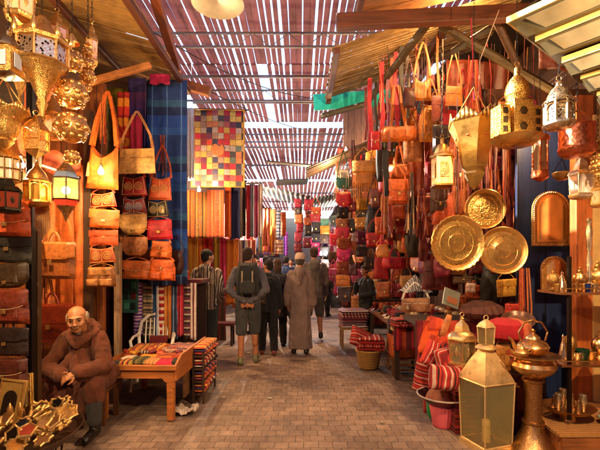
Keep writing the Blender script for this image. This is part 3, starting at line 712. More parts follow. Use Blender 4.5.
# ---------------------------------------------------------------- people
def capsule(mb, p0, r0, p1, r1, n=12, fl=None):
    p0 = Vector(p0); p1 = Vector(p1); d = p1-p0; L = d.length
    if L < 1e-6: return mb.sph(p0, r0, n)
    q = Vector((0, 0, 1)).rotation_difference(d.normalized()).to_matrix().to_4x4()
    pr = [(0.0, -r0)]+[(r0*math.cos(a), r0*math.sin(a)) for a in (-1.1, -.6, -.2)]+[(r0+(r1-r0)*t, L*t) for t in (.25, .5, .75)]+[(r1*math.cos(a), L+r1*math.sin(a)) for a in (.2, .6, 1.1)]+[(0.0, L+r1)]
    m = MB().lathe([(max(a, .0002) if 0 < i < len(pr)-1 else .0002, b) for i, (a, b) in enumerate(pr)], n)
    T = Matrix.Translation(p0) @ (Matrix.Diagonal((*fl, 1)) if fl else Matrix.Identity(4)) @ q
    return mb.add(m.v, m.f, 0, T)
def remesh(name, mb, mat, parent, voxel=.01, it=4, disp=0, dsc=9, label=None, strip=None):
    me = bpy.data.meshes.new('t'); me.from_pydata(mb.v, [], mb.f)
    o = bpy.data.objects.new('t', me); COL.objects.link(o)
    r = o.modifiers.new('r', 'REMESH'); r.mode = 'VOXEL'; r.voxel_size = voxel
    s = o.modifiers.new('s', 'SMOOTH'); s.iterations = it; s.factor = .5
    dg = bpy.context.evaluated_depsgraph_get()
    m2 = bpy.data.meshes.new_from_object(o.evaluated_get(dg)); bpy.data.objects.remove(o); bpy.data.meshes.remove(me)
    m2.name = name; m2.materials.clear(); m2.materials.append(mat)
    if disp:
        nn = [v.normal.copy() for v in m2.vertices]
        for v, q in zip(m2.vertices, nn):
            p = v.co; k = noise.noise(Vector((p.x*dsc+p.z*2, p.y*dsc, p.z*dsc*.3)))+.45*noise.noise(Vector((p.x*dsc*2.3, p.y*dsc*2.3+p.z*5, p.z*dsc*.7)))
            k = max(-.35, 1-abs(k)*2.2); v.co = p+q*k*disp
    m2.polygons.foreach_set('use_smooth', [True]*len(m2.polygons)); m2.update()
    ob = bpy.data.objects.new(name, m2); COL.objects.link(ob); ob.parent = parent
    if label: ob['label'] = label
    return ob
def head_parts(mb, T, s=1.0, detail=True):
    def e(c, r, n=14): mb.sph(c, r, n, 0, T)
    e((0, -.01, .028), (.072, .088, .078), 18); e((0, .018, -.02), (.06, .068, .075)); e((0, .045, -.072), (.034, .036, .032)); e((0, .03, .0), (.064, .058, .06))
    if detail:
        e((0, .078, .028), (.052, .02, .012)); e((0, .09, -.006), (.012, .018, .03)); e((0, .1, -.022), (.017, .016, .012))
        for sx in (-1, 1):
            e((sx*.074, -.005, -.002), (.009, .02, .032)); e((sx*.038, .058, -.018), (.024, .026, .02)); e((sx*.029, .072, .012), (.015, .012, .009))
        e((0, .08, -.05), (.024, .014, .007)); e((0, .077, -.062), (.02, .013, .008))
def hand_parts(mb, w, d, nrm, s=1.0, curl=.7, thumb=1):
    """w wrist position, d direction of the hand, nrm palm normal"""
    w = Vector(w); d = Vector(d).normalized(); nrm = Vector(nrm); nrm = (nrm-d*nrm.dot(d)).normalized(); sd = d.cross(nrm)
    pc = w+d*.045*s
    for k in (-1, 0, 1): capsule(mb, w+sd*k*.014*s, .016*s, w+d*.085*s+sd*k*.026*s, .013*s, 8)
    L = (.066, .076, .072, .056)
    for i in range(4):
        o = (i-1.5)*.0205*s; p = w+d*.086*s+sd*o*thumb*-1; dd = d.copy(); r = .0085*s
        for seg in range(3):
            a = curl*(.5+.35*seg)*(1+.08*i); dd = (d*math.cos(a)+nrm*math.sin(a)); q = p+dd*L[i]*s*(.44, .32, .26)[seg]
            capsule(mb, p, r, q, r*.92, 7); p = q; r *= .92
    p = w+d*.025*s+sd*thumb*.026*s; q = p+(d*.6+sd*thumb*.7+nrm*.25).normalized()*.042*s; capsule(mb, p, .013*s, q, .01*s, 8)
    capsule(mb, q, .01*s, q+(d*.95+sd*thumb*.1+nrm*.3).normalized()*.034*s, .0085*s, 8)
SKIN = plain('9c6446', .5, 0, 'skin', .85, 10)
def person(label, x, y, H=1.75, face=0.0, arms='down', stride=(0, 0), skin=None, hair='1c1410', hairlong=False, top=None, toplen=.92, legs=None, leglen=.1, shoes='1a1512', robe=None, cap=None, hood=None, vox=.012, turn=0, shoulder=1.0, lean=0, bald=False, group=None, sleeve=True, wide=1.0, toplabel=None):
    s = H/1.75; root = thing('person', label, 'person', (x, y, 0), face, group, sc=s)
    skin = skin or SKIN
    sh = .175*shoulder; J = {}
    for k, sx in (('L', -1), ('R', 1)):
        st = stride[0] if sx < 0 else stride[1]
        J['hip'+k] = Vector((sx*.09, 0, .92)); J['knee'+k] = Vector((sx*.1, st*.55+.02, .5)); J['ank'+k] = Vector((sx*.11, st, .09 if st >= -.05 else .09-st*.35)); J['sh'+k] = Vector((sx*sh, lean*.5, 1.4))
        a = arms if isinstance(arms, str) else arms[0 if sx < 0 else 1]
        if a == 'down': el, wr = (sx*(sh+.06), -.02+lean*.3, 1.12), (sx*(sh+.07), .06, .87)
        elif a == 'bent': el, wr = (sx*(sh+.07), -.04, 1.14), (sx*.12, .22, 1.08)
        elif a == 'back': el, wr = (sx*(sh+.1), -.13, 1.13), (sx*.035, -.17, .96)
        elif a == 'pocket': el, wr = (sx*(sh+.1), -.08, 1.12), (sx*(sh+.0), .06, .93)
        elif a == 'chin': el, wr = (sx*(sh+.03), .13, 1.15), (sx*.07, .2, 1.36)
        J['el'+k] = Vector(el); J['wr'+k] = Vector(wr)
    hc = Vector((0, .03+lean, 1.635)); HT = Matrix.Translation(hc) @ Matrix.Rotation(turn, 4, 'Z')
    b = MB(); near = vox <= .008
    capsule(b, (0, 0, .93), .115, (0, 0, 1.02), .11, 16, (1.2, .85, 1)); b.sph((0, 0, 1.1), (.135, .095, .15), 16); b.sph((0, lean*.4, 1.28), (.16, .11, .17), 16)
    capsule(b, J['shL'], .055, J['shR'], .055); capsule(b, (0, lean*.5, 1.4), .06, hc-Vector((0, .02, .06)), .05)
    head_parts(b, HT)
    for k, sx in (('L', -1), ('R', 1)):
        capsule(b, J['hip'+k], .088, J['knee'+k], .056); capsule(b, J['knee'+k], .055, J['ank'+k], .038)
        capsule(b, J['knee'+k]+Vector((0, -.015, -.08)), .052, J['knee'+k]+Vector((0, -.01, -.2)), .045)
        capsule(b, J['ank'+k]+Vector((0, -.02, -.03)), .036, J['ank'+k]+Vector((sx*.02, .13, -.055)), .028)
        capsule(b, J['sh'+k], .05, J['el'+k], .038); capsule(b, J['el'+k], .038, J['wr'+k], .024)
        d = (J['wr'+k]-J['el'+k]).normalized(); a = arms if isinstance(arms, str) else arms[0 if sx < 0 else 1]
        if a == 'back': d = Vector((-sx*.9, 0, -.5)).normalized()
        hand_parts(b, J['wr'+k], d, Vector((-sx, .2, 0)) if a != 'back' else Vector((0, 1, 0)), 1, .5, thumb=-sx if a != 'back' else sx)
    remesh('body', b, skin, root, min(vox, .009), 2)
    if not bald and hair:
        h = MB(); h.sph((0, -.02, .05), (.083, .094, .083), 16, 0, HT); h.sph((0, -.045, .0), (.074, .062, .08), 14, 0, HT)
        if hairlong: h.sph((0, -.06, -.08), (.08, .05, .12), 14, 0, HT)
        remesh('hair', h, cloth(hair), root, .009, 2, .006, 40)
    if cap: 
        h = MB(); h.lathe([(.094, .02), (.098, .045), (.094, .1), (.066, .142), (.001, .152)], 20, sx=.94, sy=1.1, T=HT @ Matrix.Translation((0, -.018, 0)) @ Matrix.Rotation(R(-8), 4, 'X')); obj('knitted_cap', h, cloth(cap), root)
    if robe:
        r = MB(); w = wide
        r.lathe([(.001, .1), (.25*w, .1), (.235*w, .35), (.215*w, .7), (.2*w, 1.0), (.165, 1.2), (.165, 1.34), (.13, 1.43), (.08, 1.49), (.06, 1.52), (.001, 1.53)], 40, sx=1.08, sy=.8, ripple=.05, rn=7)
        for k, sx in (('L', -1), ('R', 1)): capsule(r, J['sh'+k], .07, J['el'+k], .07); capsule(r, J['el'+k], .07, J['wr'+k]+Vector((0, 0, .03)), .08)
        if hood: r.sph((0, -.1, 1.44), (.1, .07, .09)); capsule(r, (0, -.13, 1.42), .06, (0, -.17, 1.22), .015)
        remesh('robe', r, robe, root, vox, 3, .012, 12)
    if top:
        r = MB(); z = toplen
        r.lathe([(.001, z), (.178, z), (.175, z+.12), (.165, 1.1), (.178, 1.24), (.175, 1.34), (.14, 1.42), (.075, 1.475), (.001, 1.48)], 28, sx=1.06, sy=.76)
        for k, sx in (('L', -1), ('R', 1)):
            capsule(r, J['sh'+k], .068, J['el'+k], .056); 
            if sleeve: capsule(r, J['el'+k], .056, J['wr'+k], .042)
        if hood: r.sph((0, -.09, 1.45), (.11, .075, .08)); r.sph((0, -.12, 1.38), (.085, .05, .09))
        else: capsule(r, (-.03, -.02, 1.48), .045, (.03, -.02, 1.48), .045)
        remesh('jacket', r, top, root, vox, 2, .011, 13, label=toplabel)
    if legs:
        r = MB(); capsule(r, (0, 0, .95), .13, (0, 0, 1.0), .125, 16, (1.2, .9, 1))
        for k in 'LR':
            kn = J['knee'+k]; an = J['ank'+k]; capsule(r, J['hip'+k], .104, kn, .082)
            if leglen < .45: t = min(1, (.5-leglen)/.41); capsule(r, kn, .082, kn.lerp(an, t), .066)
        remesh('trousers', r, legs, root, vox, 2, .009, 15)
    if shoes:
        for k, sx in (('L', -1), ('R', 1)):
            r = MB(); an = J['ank'+k]; capsule(r, an+Vector((0, -.025, -.035)), .048, an+Vector((sx*.02, .15, -.055)), .036); capsule(r, an+Vector((0, -.02, .0)), .045, an+Vector((0, -.02, -.05)), .045)
            remesh('shoe', r, leather(shoes), root, .009, 2)
    return root
def seated_man():
    root = thing('person', 'old seated man in a brown hooded robe with hands clasped beside the wooden table', 'person', (-2.0, 3.85, 0))
    o = Vector((-2.0, 3.85, 0)); A = lambda x, y, z: Vector((x, y, z))-o
    skin = plain('a06a44', .5, 0, 'skin', .8, 30)
    hipL, hipR = A(-1.93, 3.98, .46), A(-2.11, 3.98, .46); knL, knR = A(-1.85, 3.58, .47), A(-2.2, 3.6, .46)
    anL, anR = A(-1.83, 3.56, .1), A(-2.25, 3.62, .1); shL, shR = A(-1.91, 3.8, .84), A(-2.205, 3.8, .835)
    elL, elR = A(-1.8, 3.68, .61), A(-2.33, 3.68, .58); wrL, wrR = A(-1.925, 3.45, .61), A(-2.06, 3.47, .58)
    hc = A(-2.04, 3.66, 1.045)
    HT = Matrix.Translation(hc) @ Matrix.Rotation(R(199), 4, 'Z') @ Matrix.Rotation(R(-7), 4, 'X') @ Matrix.Rotation(R(5), 4, 'Y') @ Matrix.Scale(1.13, 4)
    b = MB(); head_parts(b, HT)
    for sx in (-1, 1): b.sph((sx*.034, .078, -.03), (.018, .012, .008), 10, 0, HT)
    capsule(b, A(-2.05, 3.8, .88), .058, hc+Vector((0, .03, -.06)), .055); b.sph(A(-2.05, 3.85, .72), (.16, .12, .18), 16); b.sph(A(-1.98, 3.96, .5), (.16, .13, .13), 16); capsule(b, A(-2.0, 3.95, .52), .12, A(-2.05, 3.86, .75), .13)
    capsule(b, shL, .055, shR, .055)
    for h, k, a in ((hipL, knL, anL), (hipR, knR, anR)):
        capsule(b, h, .08, k, .055); capsule(b, k, .05, a, .04); capsule(b, a+Vector((0, .02, -.03)), .036, a+Vector((0, -.14, -.055)), .03)
    for s_, e, w in ((shL, elL, wrL), (shR, elR, wrR)): capsule(b, s_, .05, e, .04); capsule(b, e, .04, w, .027)
    hand_parts(b, wrL, Vector((-.8, -.45, -.3)), Vector((-.2, .6, -.75)), 1.0, .95, thumb=1)
    hand_parts(b, wrR, Vector((.85, -.4, -.15)), Vector((.1, .7, .6)), 1.0, .8, thumb=1)
    remesh('body', b, skin, root, .0058, 2)
    h = MB()
    for sx in (-1, 1): h.sph((sx*.064, -.03, .012), (.02, .05, .04), 12, 0, HT)
    h.sph((0, -.07, .02), (.055, .03, .06), 12, 0, HT); capsule(h, HT @ Vector((-.064, -.03, .02)), .014, HT @ Vector((0, -.09, .03)), .016); capsule(h, HT @ Vector((.064, -.03, .02)), .014, HT @ Vector((0, -.09, .03)), .016)
    remesh('hair', h, cloth('8c8478'), root, .006, 2, .003, 60)
    for sx in (-1, 1):
        obj('eye', MB().sph((sx*.03, .0805, .006), (.012, .008, .0055), 12, 0, HT), plain('1c120c', .15), root)
        obj('eyebrow', MB().tube([HT @ Vector((sx*.012, .094, .026)), HT @ Vector((sx*.03, .0935, .032)), HT @ Vector((sx*.05, .079, .026))], [.003, .0045, .002], 6), cloth('2c241c'), root)
    obj('mouth', MB().tube([HT @ Vector((x, .0925-abs(x)*.25, -.0555-abs(x)*.1)) for x in (-.024, -.012, 0, .012, .024)], [.0015, .0025, .003, .0025, .0015], 6), plain('4c2418', .5), root)
    h = MB()
    for sx in (-1, 1): h.sph((sx*.012, .0925, -.042), (.013, .005, .003), 10, 0, HT)
    remesh('moustache', h, cloth('5c5248'), root, .004, 1)
    rb = cloth('5c2a10'); r = MB()
    capsule(r, A(-2.03, 3.98, .46), .155, A(-2.05, 3.87, .66), .155, 18, (1.15, 1, 1)); capsule(r, A(-2.05, 3.87, .66), .155, A(-2.05, 3.82, .8), .12, 18, (1.3, 1, 1))
    capsule(r, shL, .075, shR, .075); capsule(r, A(-2.05, 3.8, .87), .1, A(-2.045, 3.76, .9), .08)
    for s_, e_, w in ((shL, elL, wrL), (shR, elR, wrR)):
        capsule(r, s_, .078, e_, .07); capsule(r, e_, .07, e_.lerp(w, .5), .066); capsule(r, e_.lerp(w, .5), .066, e_.lerp(w, .9), .064); capsule(r, s_.lerp(e_, .5)+Vector((0, .05, -.05)), .055, e_+Vector((0, .04, -.02)), .055)
        capsule(r, e_.lerp(w, .3)+Vector((0, .04, -.07)), .05, e_.lerp(w, .85)+Vector((0, .02, -.05)), .045)
    for h_, k in ((hipL, knL), (hipR, knR)): capsule(r, h_, .125, k, .09); capsule(r, k, .09, k+Vector((0, .02, -.1)), .092)
    for i in range(13):
        t = i/12; p = knL.lerp(knR, t); sg = .05*math.sin(PI*t); rp = .012*math.sin(i*2.1); capsule(r, p+Vector((0, .36, .02)), .08, p+Vector((0, .02, .01-sg)), .07+rp); capsule(r, p+Vector((0, rp, -sg)), .06+rp, p+Vector((0, .03+rp, -.24+sg*.5)), .055+rp)
    for t in (.2, .5, .8): capsule(r, A(-2.05, 3.74, .78), .05, A(-2.22+.36*t, 3.62, .6), .04)
    remesh('robe', r, rb, root, .008, 3, .012, 11)
    obj('placket', MB().tube([A(-2.04, 3.69, .86), A(-2.04, 3.672, .78), A(-2.03, 3.69, .68), A(-2.01, 3.71, .58)], [.006]*4, 6), cloth('2c1408'), root)
    r = MB(); pc = None
    for k in range(17):
        a = 2*PI*k/16; c = A(-2.045+.12*math.cos(a), 3.775+.1*math.sin(a), .915+.045*math.sin(a)); rr = .033+.012*max(0, math.sin(a))
        if k: capsule(r, pc, rr, c, rr)
        pc = c
    capsule(r, A(-2.05, 3.88, .94), .085, A(-2.05, 3.95, .8), .06); capsule(r, A(-2.05, 3.95, .82), .06, A(-2.06, 4.0, .66), .03)
    capsule(r, A(-2.12, 3.68, .87), .035, A(-2.05, 3.66, .8), .03); capsule(r, A(-1.97, 3.68, .87), .035, A(-2.04, 3.66, .8), .03)
    remesh('hood', r, rb, root, .008, 2, .007, 16)
    r = MB(); capsule(r, A(-2.045, 3.71, .915), .045, A(-2.04, 3.69, .885), .035); remesh('shirt_collar', r, cloth('7c8890'), root, .008, 2)
    for k, a in ((knL, anL), (knR, anR)):
        r = MB(); capsule(r, k+Vector((0, .02, -.05)), .07, a+Vector((0, 0, .06)), .06); remesh('trouser_leg', r, cloth('2c2a2a'), root, .009, 3, .008, 16)
    for a in (anL, anR):
        r = MB(); capsule(r, a+Vector((0, .03, -.03)), .045, a+Vector((0, -.15, -.055)), .04); capsule(r, a+Vector((0, .01, .05)), .05, a+Vector((0, .01, -.04)), .048)
        remesh('shoe', r, leather('14100e', .25), root, .008, 2)
seated_man()
# the standing crowd
def mk_striped_jacket(): return stripes(['6e5848', '2c2220', 'c0b0a0', '3a2c28', '8a7260', '2a2020', 'b8a898'], .09, 0, 3)
person('young man in a striped woven hooded jacket and dark jeans seen from behind', W(207-300, 6.4), 6.4, 1.76, R(-12), ('pocket', 'pocket'), (.05, -.1), hair='120d0b', top=mk_striped_jacket(), toplen=.82, legs=cloth('26282c'), hood=True, vox=.01, turn=R(-35), toplabel='brown jacket with pale and dark vertical stripes')
BP = person('man in grey shorts with hands clasped behind his back wearing a backpack', W(248-300, 6.15), 6.15, 1.78, R(4), 'back', (-.04, .12), hair='2c1810', top=cloth('54505a'), legs=cloth('3c3c40'), leglen=.48, shoes='6c6a50', hood=False, vox=.009, turn=R(-20))
person('woman with dark hair tied back wearing a black jacket and black leggings', W(268-300, 6.75), 6.75, 1.6, R(6), ('bent', 'down'), (.1, -.08), hair='1a100c', top=cloth('1c1c22'), legs=cloth('120e10'), shoes='7c3a34', toplen=.8, vox=.01, turn=R(50), shoulder=.88)
person('long haired woman in a black coat behind the woman with leggings', W(278-300, 7.5), 7.5, 1.62, R(-5), 'down', (.03, -.03), hair='3c2417', hairlong=True, top=cloth('201c24'), toplen=.6, legs=cloth('141214'), vox=.012, shoulder=.88)
person('man in a long mauve-brown robe and a pale knitted cap seen from behind', W(300-300, 6.85), 6.85, 1.7, R(-3), 'down', (.02, -.02), robe=cloth('7c6660'), cap='c8a898', hair='4a4038', hood=True, vox=.011, wide=.76, shoulder=.86)
person('tall man in a grey hooded top and shorts walking ahead of the robed man', W(314-300, 8.1), 8.1, 1.86, R(5), 'down', (.12, -.12), hair='38241a', top=cloth('5c5450'), toplen=.8, legs=cloth('4a4440'), leglen=.48, hood=True, vox=.012)
person('man in a dark blue jacket standing beyond the quilt stall', W(256-300, 8.8), 8.8, 1.72, R(160), 'down', (0, 0), top=cloth('20242e'), legs=cloth('1a1a1e'), vox=.014)
person('bareheaded person in a black top between the two women and the far stalls', W(266-300, 10), 10, 1.7, R(20), 'down', (0, .05), top=cloth('1a1a1c'), legs=cloth('141414'), vox=.016)
person('person in a blue jacket far down the alley left of the robed man', W(286-300, 11), 11, 1.72, R(0), 'down', (0, .1), top=cloth('2c3c60'), legs=cloth('1c1c22'), vox=.016)
person('person in a pale top far down the alley', W(291-300, 13.5), 13.5, 1.68, R(180), 'down', (.1, -.1), top=cloth('8c8078'), legs=cloth('222226'), vox=.018)
person('person in a maroon top at the far end of the alley', W(272-300, 15), 15, 1.7, R(180), 'down', (.1, -.1), top=cloth('5c2430'), legs=cloth('222226'), vox=.018)
person('person in a dark coat near the white bulb at the right hand stalls', W(324-300, 11.5), 11.5, 1.7, R(-30), 'down', (0, 0), top=cloth('24201e'), legs=cloth('1a1a1a'), vox=.018)
person('dark haired vendor in a black jacket seated behind the goods counter', 1.26, 7.7, 1.5, R(115), ('bent', 'chin'), (0, 0), hair='120c0a', top=cloth('17171b'), legs=cloth('161616'), vox=.012, turn=R(25))
# backpack worn by the man in shorts
def worn_pack():
    x, y = W(248-300, 6.15), 6.15
    root = thing('backpack', 'black and grey hiking backpack worn by the man in grey shorts', 'backpack', (x+.015, y-.125, 1.06), R(4))
    m = MB().pillow(.34, .5, .22, lambda t: 1-.3*max(0, t-.6)*1.5, pe=4, n=12, wr=.03, c=(0, -.05, 0)); obj('bag_body', m, cloth('1f1f22'), root)
    m = MB().pillow(.22, .2, .09, pe=4, n=8, c=(0, -.17, .04)); obj('pocket', m, cloth('2b2b2e'), root)
    for sx in (-1, 1):
        m = MB().band([(sx*.08, -.11, .44), (sx*.075, -.175, .34), (sx*.075, -.2, .2), (sx*.08, -.17, .05), (sx*.08, -.1, .01)], .022, .004); obj('webbing_strap', m, cloth('8a7c6c'), root)
        m = MB().band([(sx*.1, .0, .42), (sx*.12, .1, .41), (sx*.13, .2, .3), (sx*.14, .18, .15), (sx*.13, .0, .05)], .05, .008); obj('shoulder_strap', m, cloth('26262a'), root)
    m = MB().tube(arc((-.04, -.05, .45), (.04, -.05, .45), .05), .006, 6); obj('handle', m, cloth('26262a'), root)
worn_pack()
# roofs added over the sides to keep sun stripes off the floor
wallbox('added_stall_roof', 'added dark board roof blocking sun over the left stalls', (-3.1, 6), (1.3, 24, .05), wood('3a2618', axis=0), 'roof').location.z = 4.75
wallbox('added_stall_roof', 'added dark board roof blocking sun over the right stalls', (3.15, 6), (1.3, 24, .05), wood('3a2618', axis=0), 'roof').location.z = 5.0
wallbox('added_stall_roof', 'added dark board roof blocking sun over the far left stalls', (-2.75, 26), (.7, 16, .05), wood('3a2618', axis=0), 'roof').location.z = 5.2
wallbox('added_stall_roof', 'added dark board roof blocking sun over the far right stalls', (2.75, 26), (.7, 16, .05), wood('3a2618', axis=0), 'roof').location.z = 5.22
def bulb(u, v, Y, label, power, col=(1, .6, .26), st=60, r=.028, cord=.5):
    root = thing('light_bulb', label, 'light bulb', P(u, v, Y))
    obj('glass_bulb', MB().lathe([(.001, -r), (r*.7, -r*.75), (r, -r*.1), (r*.85, r*.5), (r*.45, r*1.3), (r*.4, r*1.6)], 16), emit('ffd898' if col[2] < .7 else 'ffffff', st), root)
    obj('socket', MB().lathe([(r*.5, r*1.6), (r*.55, r*2.6), (r*.2, r*3)], 12), plain('1c1816', .5), root)
    obj('cord', MB().tube([(0, 0, r*3), (.01, .01, cord*.5), (0, 0, cord)], .003, 5), plain('1c1816', .5), root)
    point((0, -r*1.6, 0), power, col, .03, root)
bulb(101, 172, 3.95, 'bare bulb shining on the orange tote at the top of the left bag column', 9, cord=.8)
bulb(199, 190, 6.75, 'bare bulb shining below the patchwork quilt', 42, cord=.7)
bulb(21, 165, 3.3, 'bare bulb glowing between the lanterns at the left edge', 26, cord=.6)
bulb(321, 254, 9.0, 'cold white bulb beyond the tall man at the right hand stalls', 14, (.95, .97, 1), cord=.7)
bulb(258, 214, 11, 'added bare bulb shining among the far left scarves', 70, (1, .75, .5), cord=.7)  # added to brighten the dark far end
bulb(305, 198, 13, 'added bare bulb far down the right hand stalls', 30, (1, .72, .45), cord=.7)  # another bulb added as light for the far end
# --- column 1 (u~104)
L = bag
L('tote', 102, 166, 33, 46, 4.2, 'c8621a', 'orange tote behind the bare bulb with long straps, top of the left bag column', up=52)
L('pouch', 104, 200, 28, 15, 4.22, 'b83a1c', 'red-orange embroidered pouch directly under the orange tote', 'e8a860', up=5)
L('flap', 104, 219, 28, 18, 4.2, 'd06418', 'orange satchel between two embroidered pouches in the left bag column', up=5)
L('wallet', 104, 238, 28, 15, 4.22, 'b84a1a', 'burnt orange flat purse third below the orange tote', up=4)
L('pouch', 103, 255, 26, 16, 4.2, 'a4461c', 'brown embroidered pouch above the glossy two-pocket bag', 'd89858', up=4)
L('pack', 102, 277, 28, 20, 4.18, '8a5428', 'glossy tan two-pocket bag at the foot of the left bag column', 'a8703a', up=4)
L('plainbag', 137, 161, 38, 25, 4.55, 'd8a860', 'large cream flat bag hanging from a long thin strap', 'a87848', up=38)
L('pouch', 135, 186, 25, 20, 4.85, 'a81828', 'crimson embroidered bag under the large cream bag', 'e0a868', up=8)
L('pouch', 135, 206, 25, 17, 4.87, '8c2024', 'dark red pouch with grey-blue embroidery under the crimson bag', 'b0b4c4', up=4)
L('round', 134, 225, 27, 20, 4.84, 'd8a45c', 'cream half-round saddle bag in the middle bag column', up=4)
L('round', 135, 247, 26, 19, 4.86, 'a8683c', 'tan half-round saddle bag under the cream one', up=4)
L('flap', 136, 270, 27, 18, 4.84, 'b85c24', 'orange-brown satchel at the foot of the middle bag column', up=4)
L('pouch', 160, 188, 24, 24, 4.9, 'c04c20', 'orange embroidered bag hanging by crossed straps before the blue blanket', 'e8a868', up=32)
L('pouch', 159, 209, 22, 17, 4.92, '28221c', 'black pouch with cream embroidery before the blue blanket', 'e0c890', up=4)
L('flap', 160, 230, 25, 19, 4.9, 'c0142c', 'bright red satchel in the column before the blue blanket', up=4)
L('pack', 161, 250, 21, 18, 4.92, 'c8621c', 'orange one-pocket bag under the bright red satchel', up=4)
L('pack', 162, 270, 26, 21, 4.88, 'c45414', 'orange two-pocket rucksack above the striped cloth rack', up=4)
for (u, v0, v1, Y, w) in ((91, 150, 290, 4.3, 'left'), (122, 170, 285, 4.95, 'middle'), (148, 175, 285, 5.0, 'right')):
    pass
# dim filler bags behind the columns
k = 0
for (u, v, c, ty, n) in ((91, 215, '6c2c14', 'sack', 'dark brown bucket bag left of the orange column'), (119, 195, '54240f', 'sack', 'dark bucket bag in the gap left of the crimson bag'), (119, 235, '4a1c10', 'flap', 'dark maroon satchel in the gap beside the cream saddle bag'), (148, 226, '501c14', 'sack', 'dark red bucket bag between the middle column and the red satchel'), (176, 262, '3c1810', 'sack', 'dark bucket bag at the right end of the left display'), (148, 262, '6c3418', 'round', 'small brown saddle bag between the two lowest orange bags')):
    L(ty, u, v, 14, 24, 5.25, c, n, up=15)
# --- scarves and blanket behind
hang('hanging_scarf', 96, 84, 106, 150, 4.9, stripes(['c0281c', 'd86420', 'b01c20', 'd88c20'], .2, 2, 1), 'red and orange scarf hanging at the left of the blanket', 'scarf', folds=2)
hang('leather_hide', 106, 88, 128, 165, 5.2, leather('77701c'), 'olive green suede hide hanging behind the cream flat bag', 'hide', folds=2)
hang('hanging_scarf', 117, 92, 129, 150, 5.0, stripes(['c82c1c', 'd88018', '9c1c1c'], .25, 2, 2), 'red and yellow scarf hanging over the olive hide', 'scarf', folds=2)
hang('hanging_scarf', 128, 78, 146, 165, 5.1, stripes(['2c1c68', '401c60', '4c2058', '241858'], .4, 2, 3), 'purple scarf hanging beside the big blue blanket', 'scarf', folds=2)
hang('hanging_scarf', 130, 115, 142, 172, 4.95, cloth('a81c44'), 'crimson pink scarf hanging under the purple one', 'scarf', folds=2)
hang('hanging_blanket', 146, 80, 187, 285, 5.3, stripes(['1c3c7c', '2858a8', '2048a0', '182c60', '2c5888', '203c80'], .75, 2, 4, ('5c88c8', .19, .07)), 'big dark blue blanket hanging full length at the corner of the left stall', 'blanket', folds=3, amp=.025)
hang('hanging_scarf', 150, 74, 170, 84, 5.15, cloth('c8286c'), 'strip of pink cloth folded over the top of the blue blanket', 'scarf', folds=2)
hang('plastic_sheet', 187, 108, 194, 180, 6.6, plain('c8ccd8', .2, 0, 'p', .8), 'narrow pale plastic sheet hanging between the blue blanket and the quilt', 'sheet', folds=2)
# --- left edge: dark bags and briefcases
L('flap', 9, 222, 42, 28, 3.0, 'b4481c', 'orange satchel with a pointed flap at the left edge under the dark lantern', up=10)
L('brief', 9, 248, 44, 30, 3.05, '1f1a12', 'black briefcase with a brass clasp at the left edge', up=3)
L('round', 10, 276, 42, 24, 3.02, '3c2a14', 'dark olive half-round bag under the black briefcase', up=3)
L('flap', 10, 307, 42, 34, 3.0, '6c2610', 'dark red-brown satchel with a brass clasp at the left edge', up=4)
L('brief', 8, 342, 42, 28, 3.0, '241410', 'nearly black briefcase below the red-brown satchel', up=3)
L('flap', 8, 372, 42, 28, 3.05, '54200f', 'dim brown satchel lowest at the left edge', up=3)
L('brief', 54, 261, 45, 36, 3.75, '8c4c1c', 'tan briefcase with a darker lower half on the orange partition', '9c5a22', up=50)
L('brief', 53, 325, 52, 40, 4.1, 'a83c16', 'big red-orange briefcase behind the seated man', up=4)
for (u0, v0, u1, v1, c, n) in ((34, 196, 47, 310, '8c4012', 'brown leather strip hung left of the tan briefcase strap'), (44, 186, 60, 318, 'c0641c', 'light orange leather hide behind the tan briefcase'), (58, 170, 78, 322, 'b4581c', 'orange leather hide hung under the lit coloured lantern'), (74, 165, 86, 330, 'c4601c', 'orange hide beside the dark wooden post'), (38, 285, 48, 310, '5c2412', 'dark red strip between the two briefcases'), (64, 282, 78, 320, '9c4c1c', 'brown leather strip right of the gap between the briefcases')):
    hang('leather_hide', u0, v0, u1, v1, 4.35+random.uniform(-.06, .06), leather(c), n, 'hide', folds=1, amp=.02)
hang('leather_hide', 82, 268, 116, 345, 4.9, leather('4c1010'), 'dark red leather hide below the orange bag column', 'hide', folds=3)
# pink leather pieces between the lanterns
for (u, v, rx, ry, c, n) in ((18, 181, 9, 14, 'b04a28', 'rounded terracotta leather piece left of the arched brass lantern'), (54, 162, 11, 12, 'b85030', 'rounded terracotta leather piece between the brass lanterns'), (73, 164, 8, 10, 'a84828', 'small rounded terracotta piece above the lit lantern'), (45, 92, 10, 18, 'c86848', 'tall salmon leather piece behind the bulb-shaped lantern'), (29, 100, 9, 22, 'c06440', 'long salmon leather piece left of the globe lantern'), (25, 140, 8, 16, 'b45c3c', 'salmon leather piece behind the filigree box lantern')):
    m = MB().pillow(W(2*rx, 3.7), W(2*ry, 3.7), .03, lambda t: max(.05, 1-(2*t-1)**2)**.5, n=10)
    solo('leather_pouf_cover', m, leather(c), n, 'leather', loc=P(u, v+ry, 3.7))
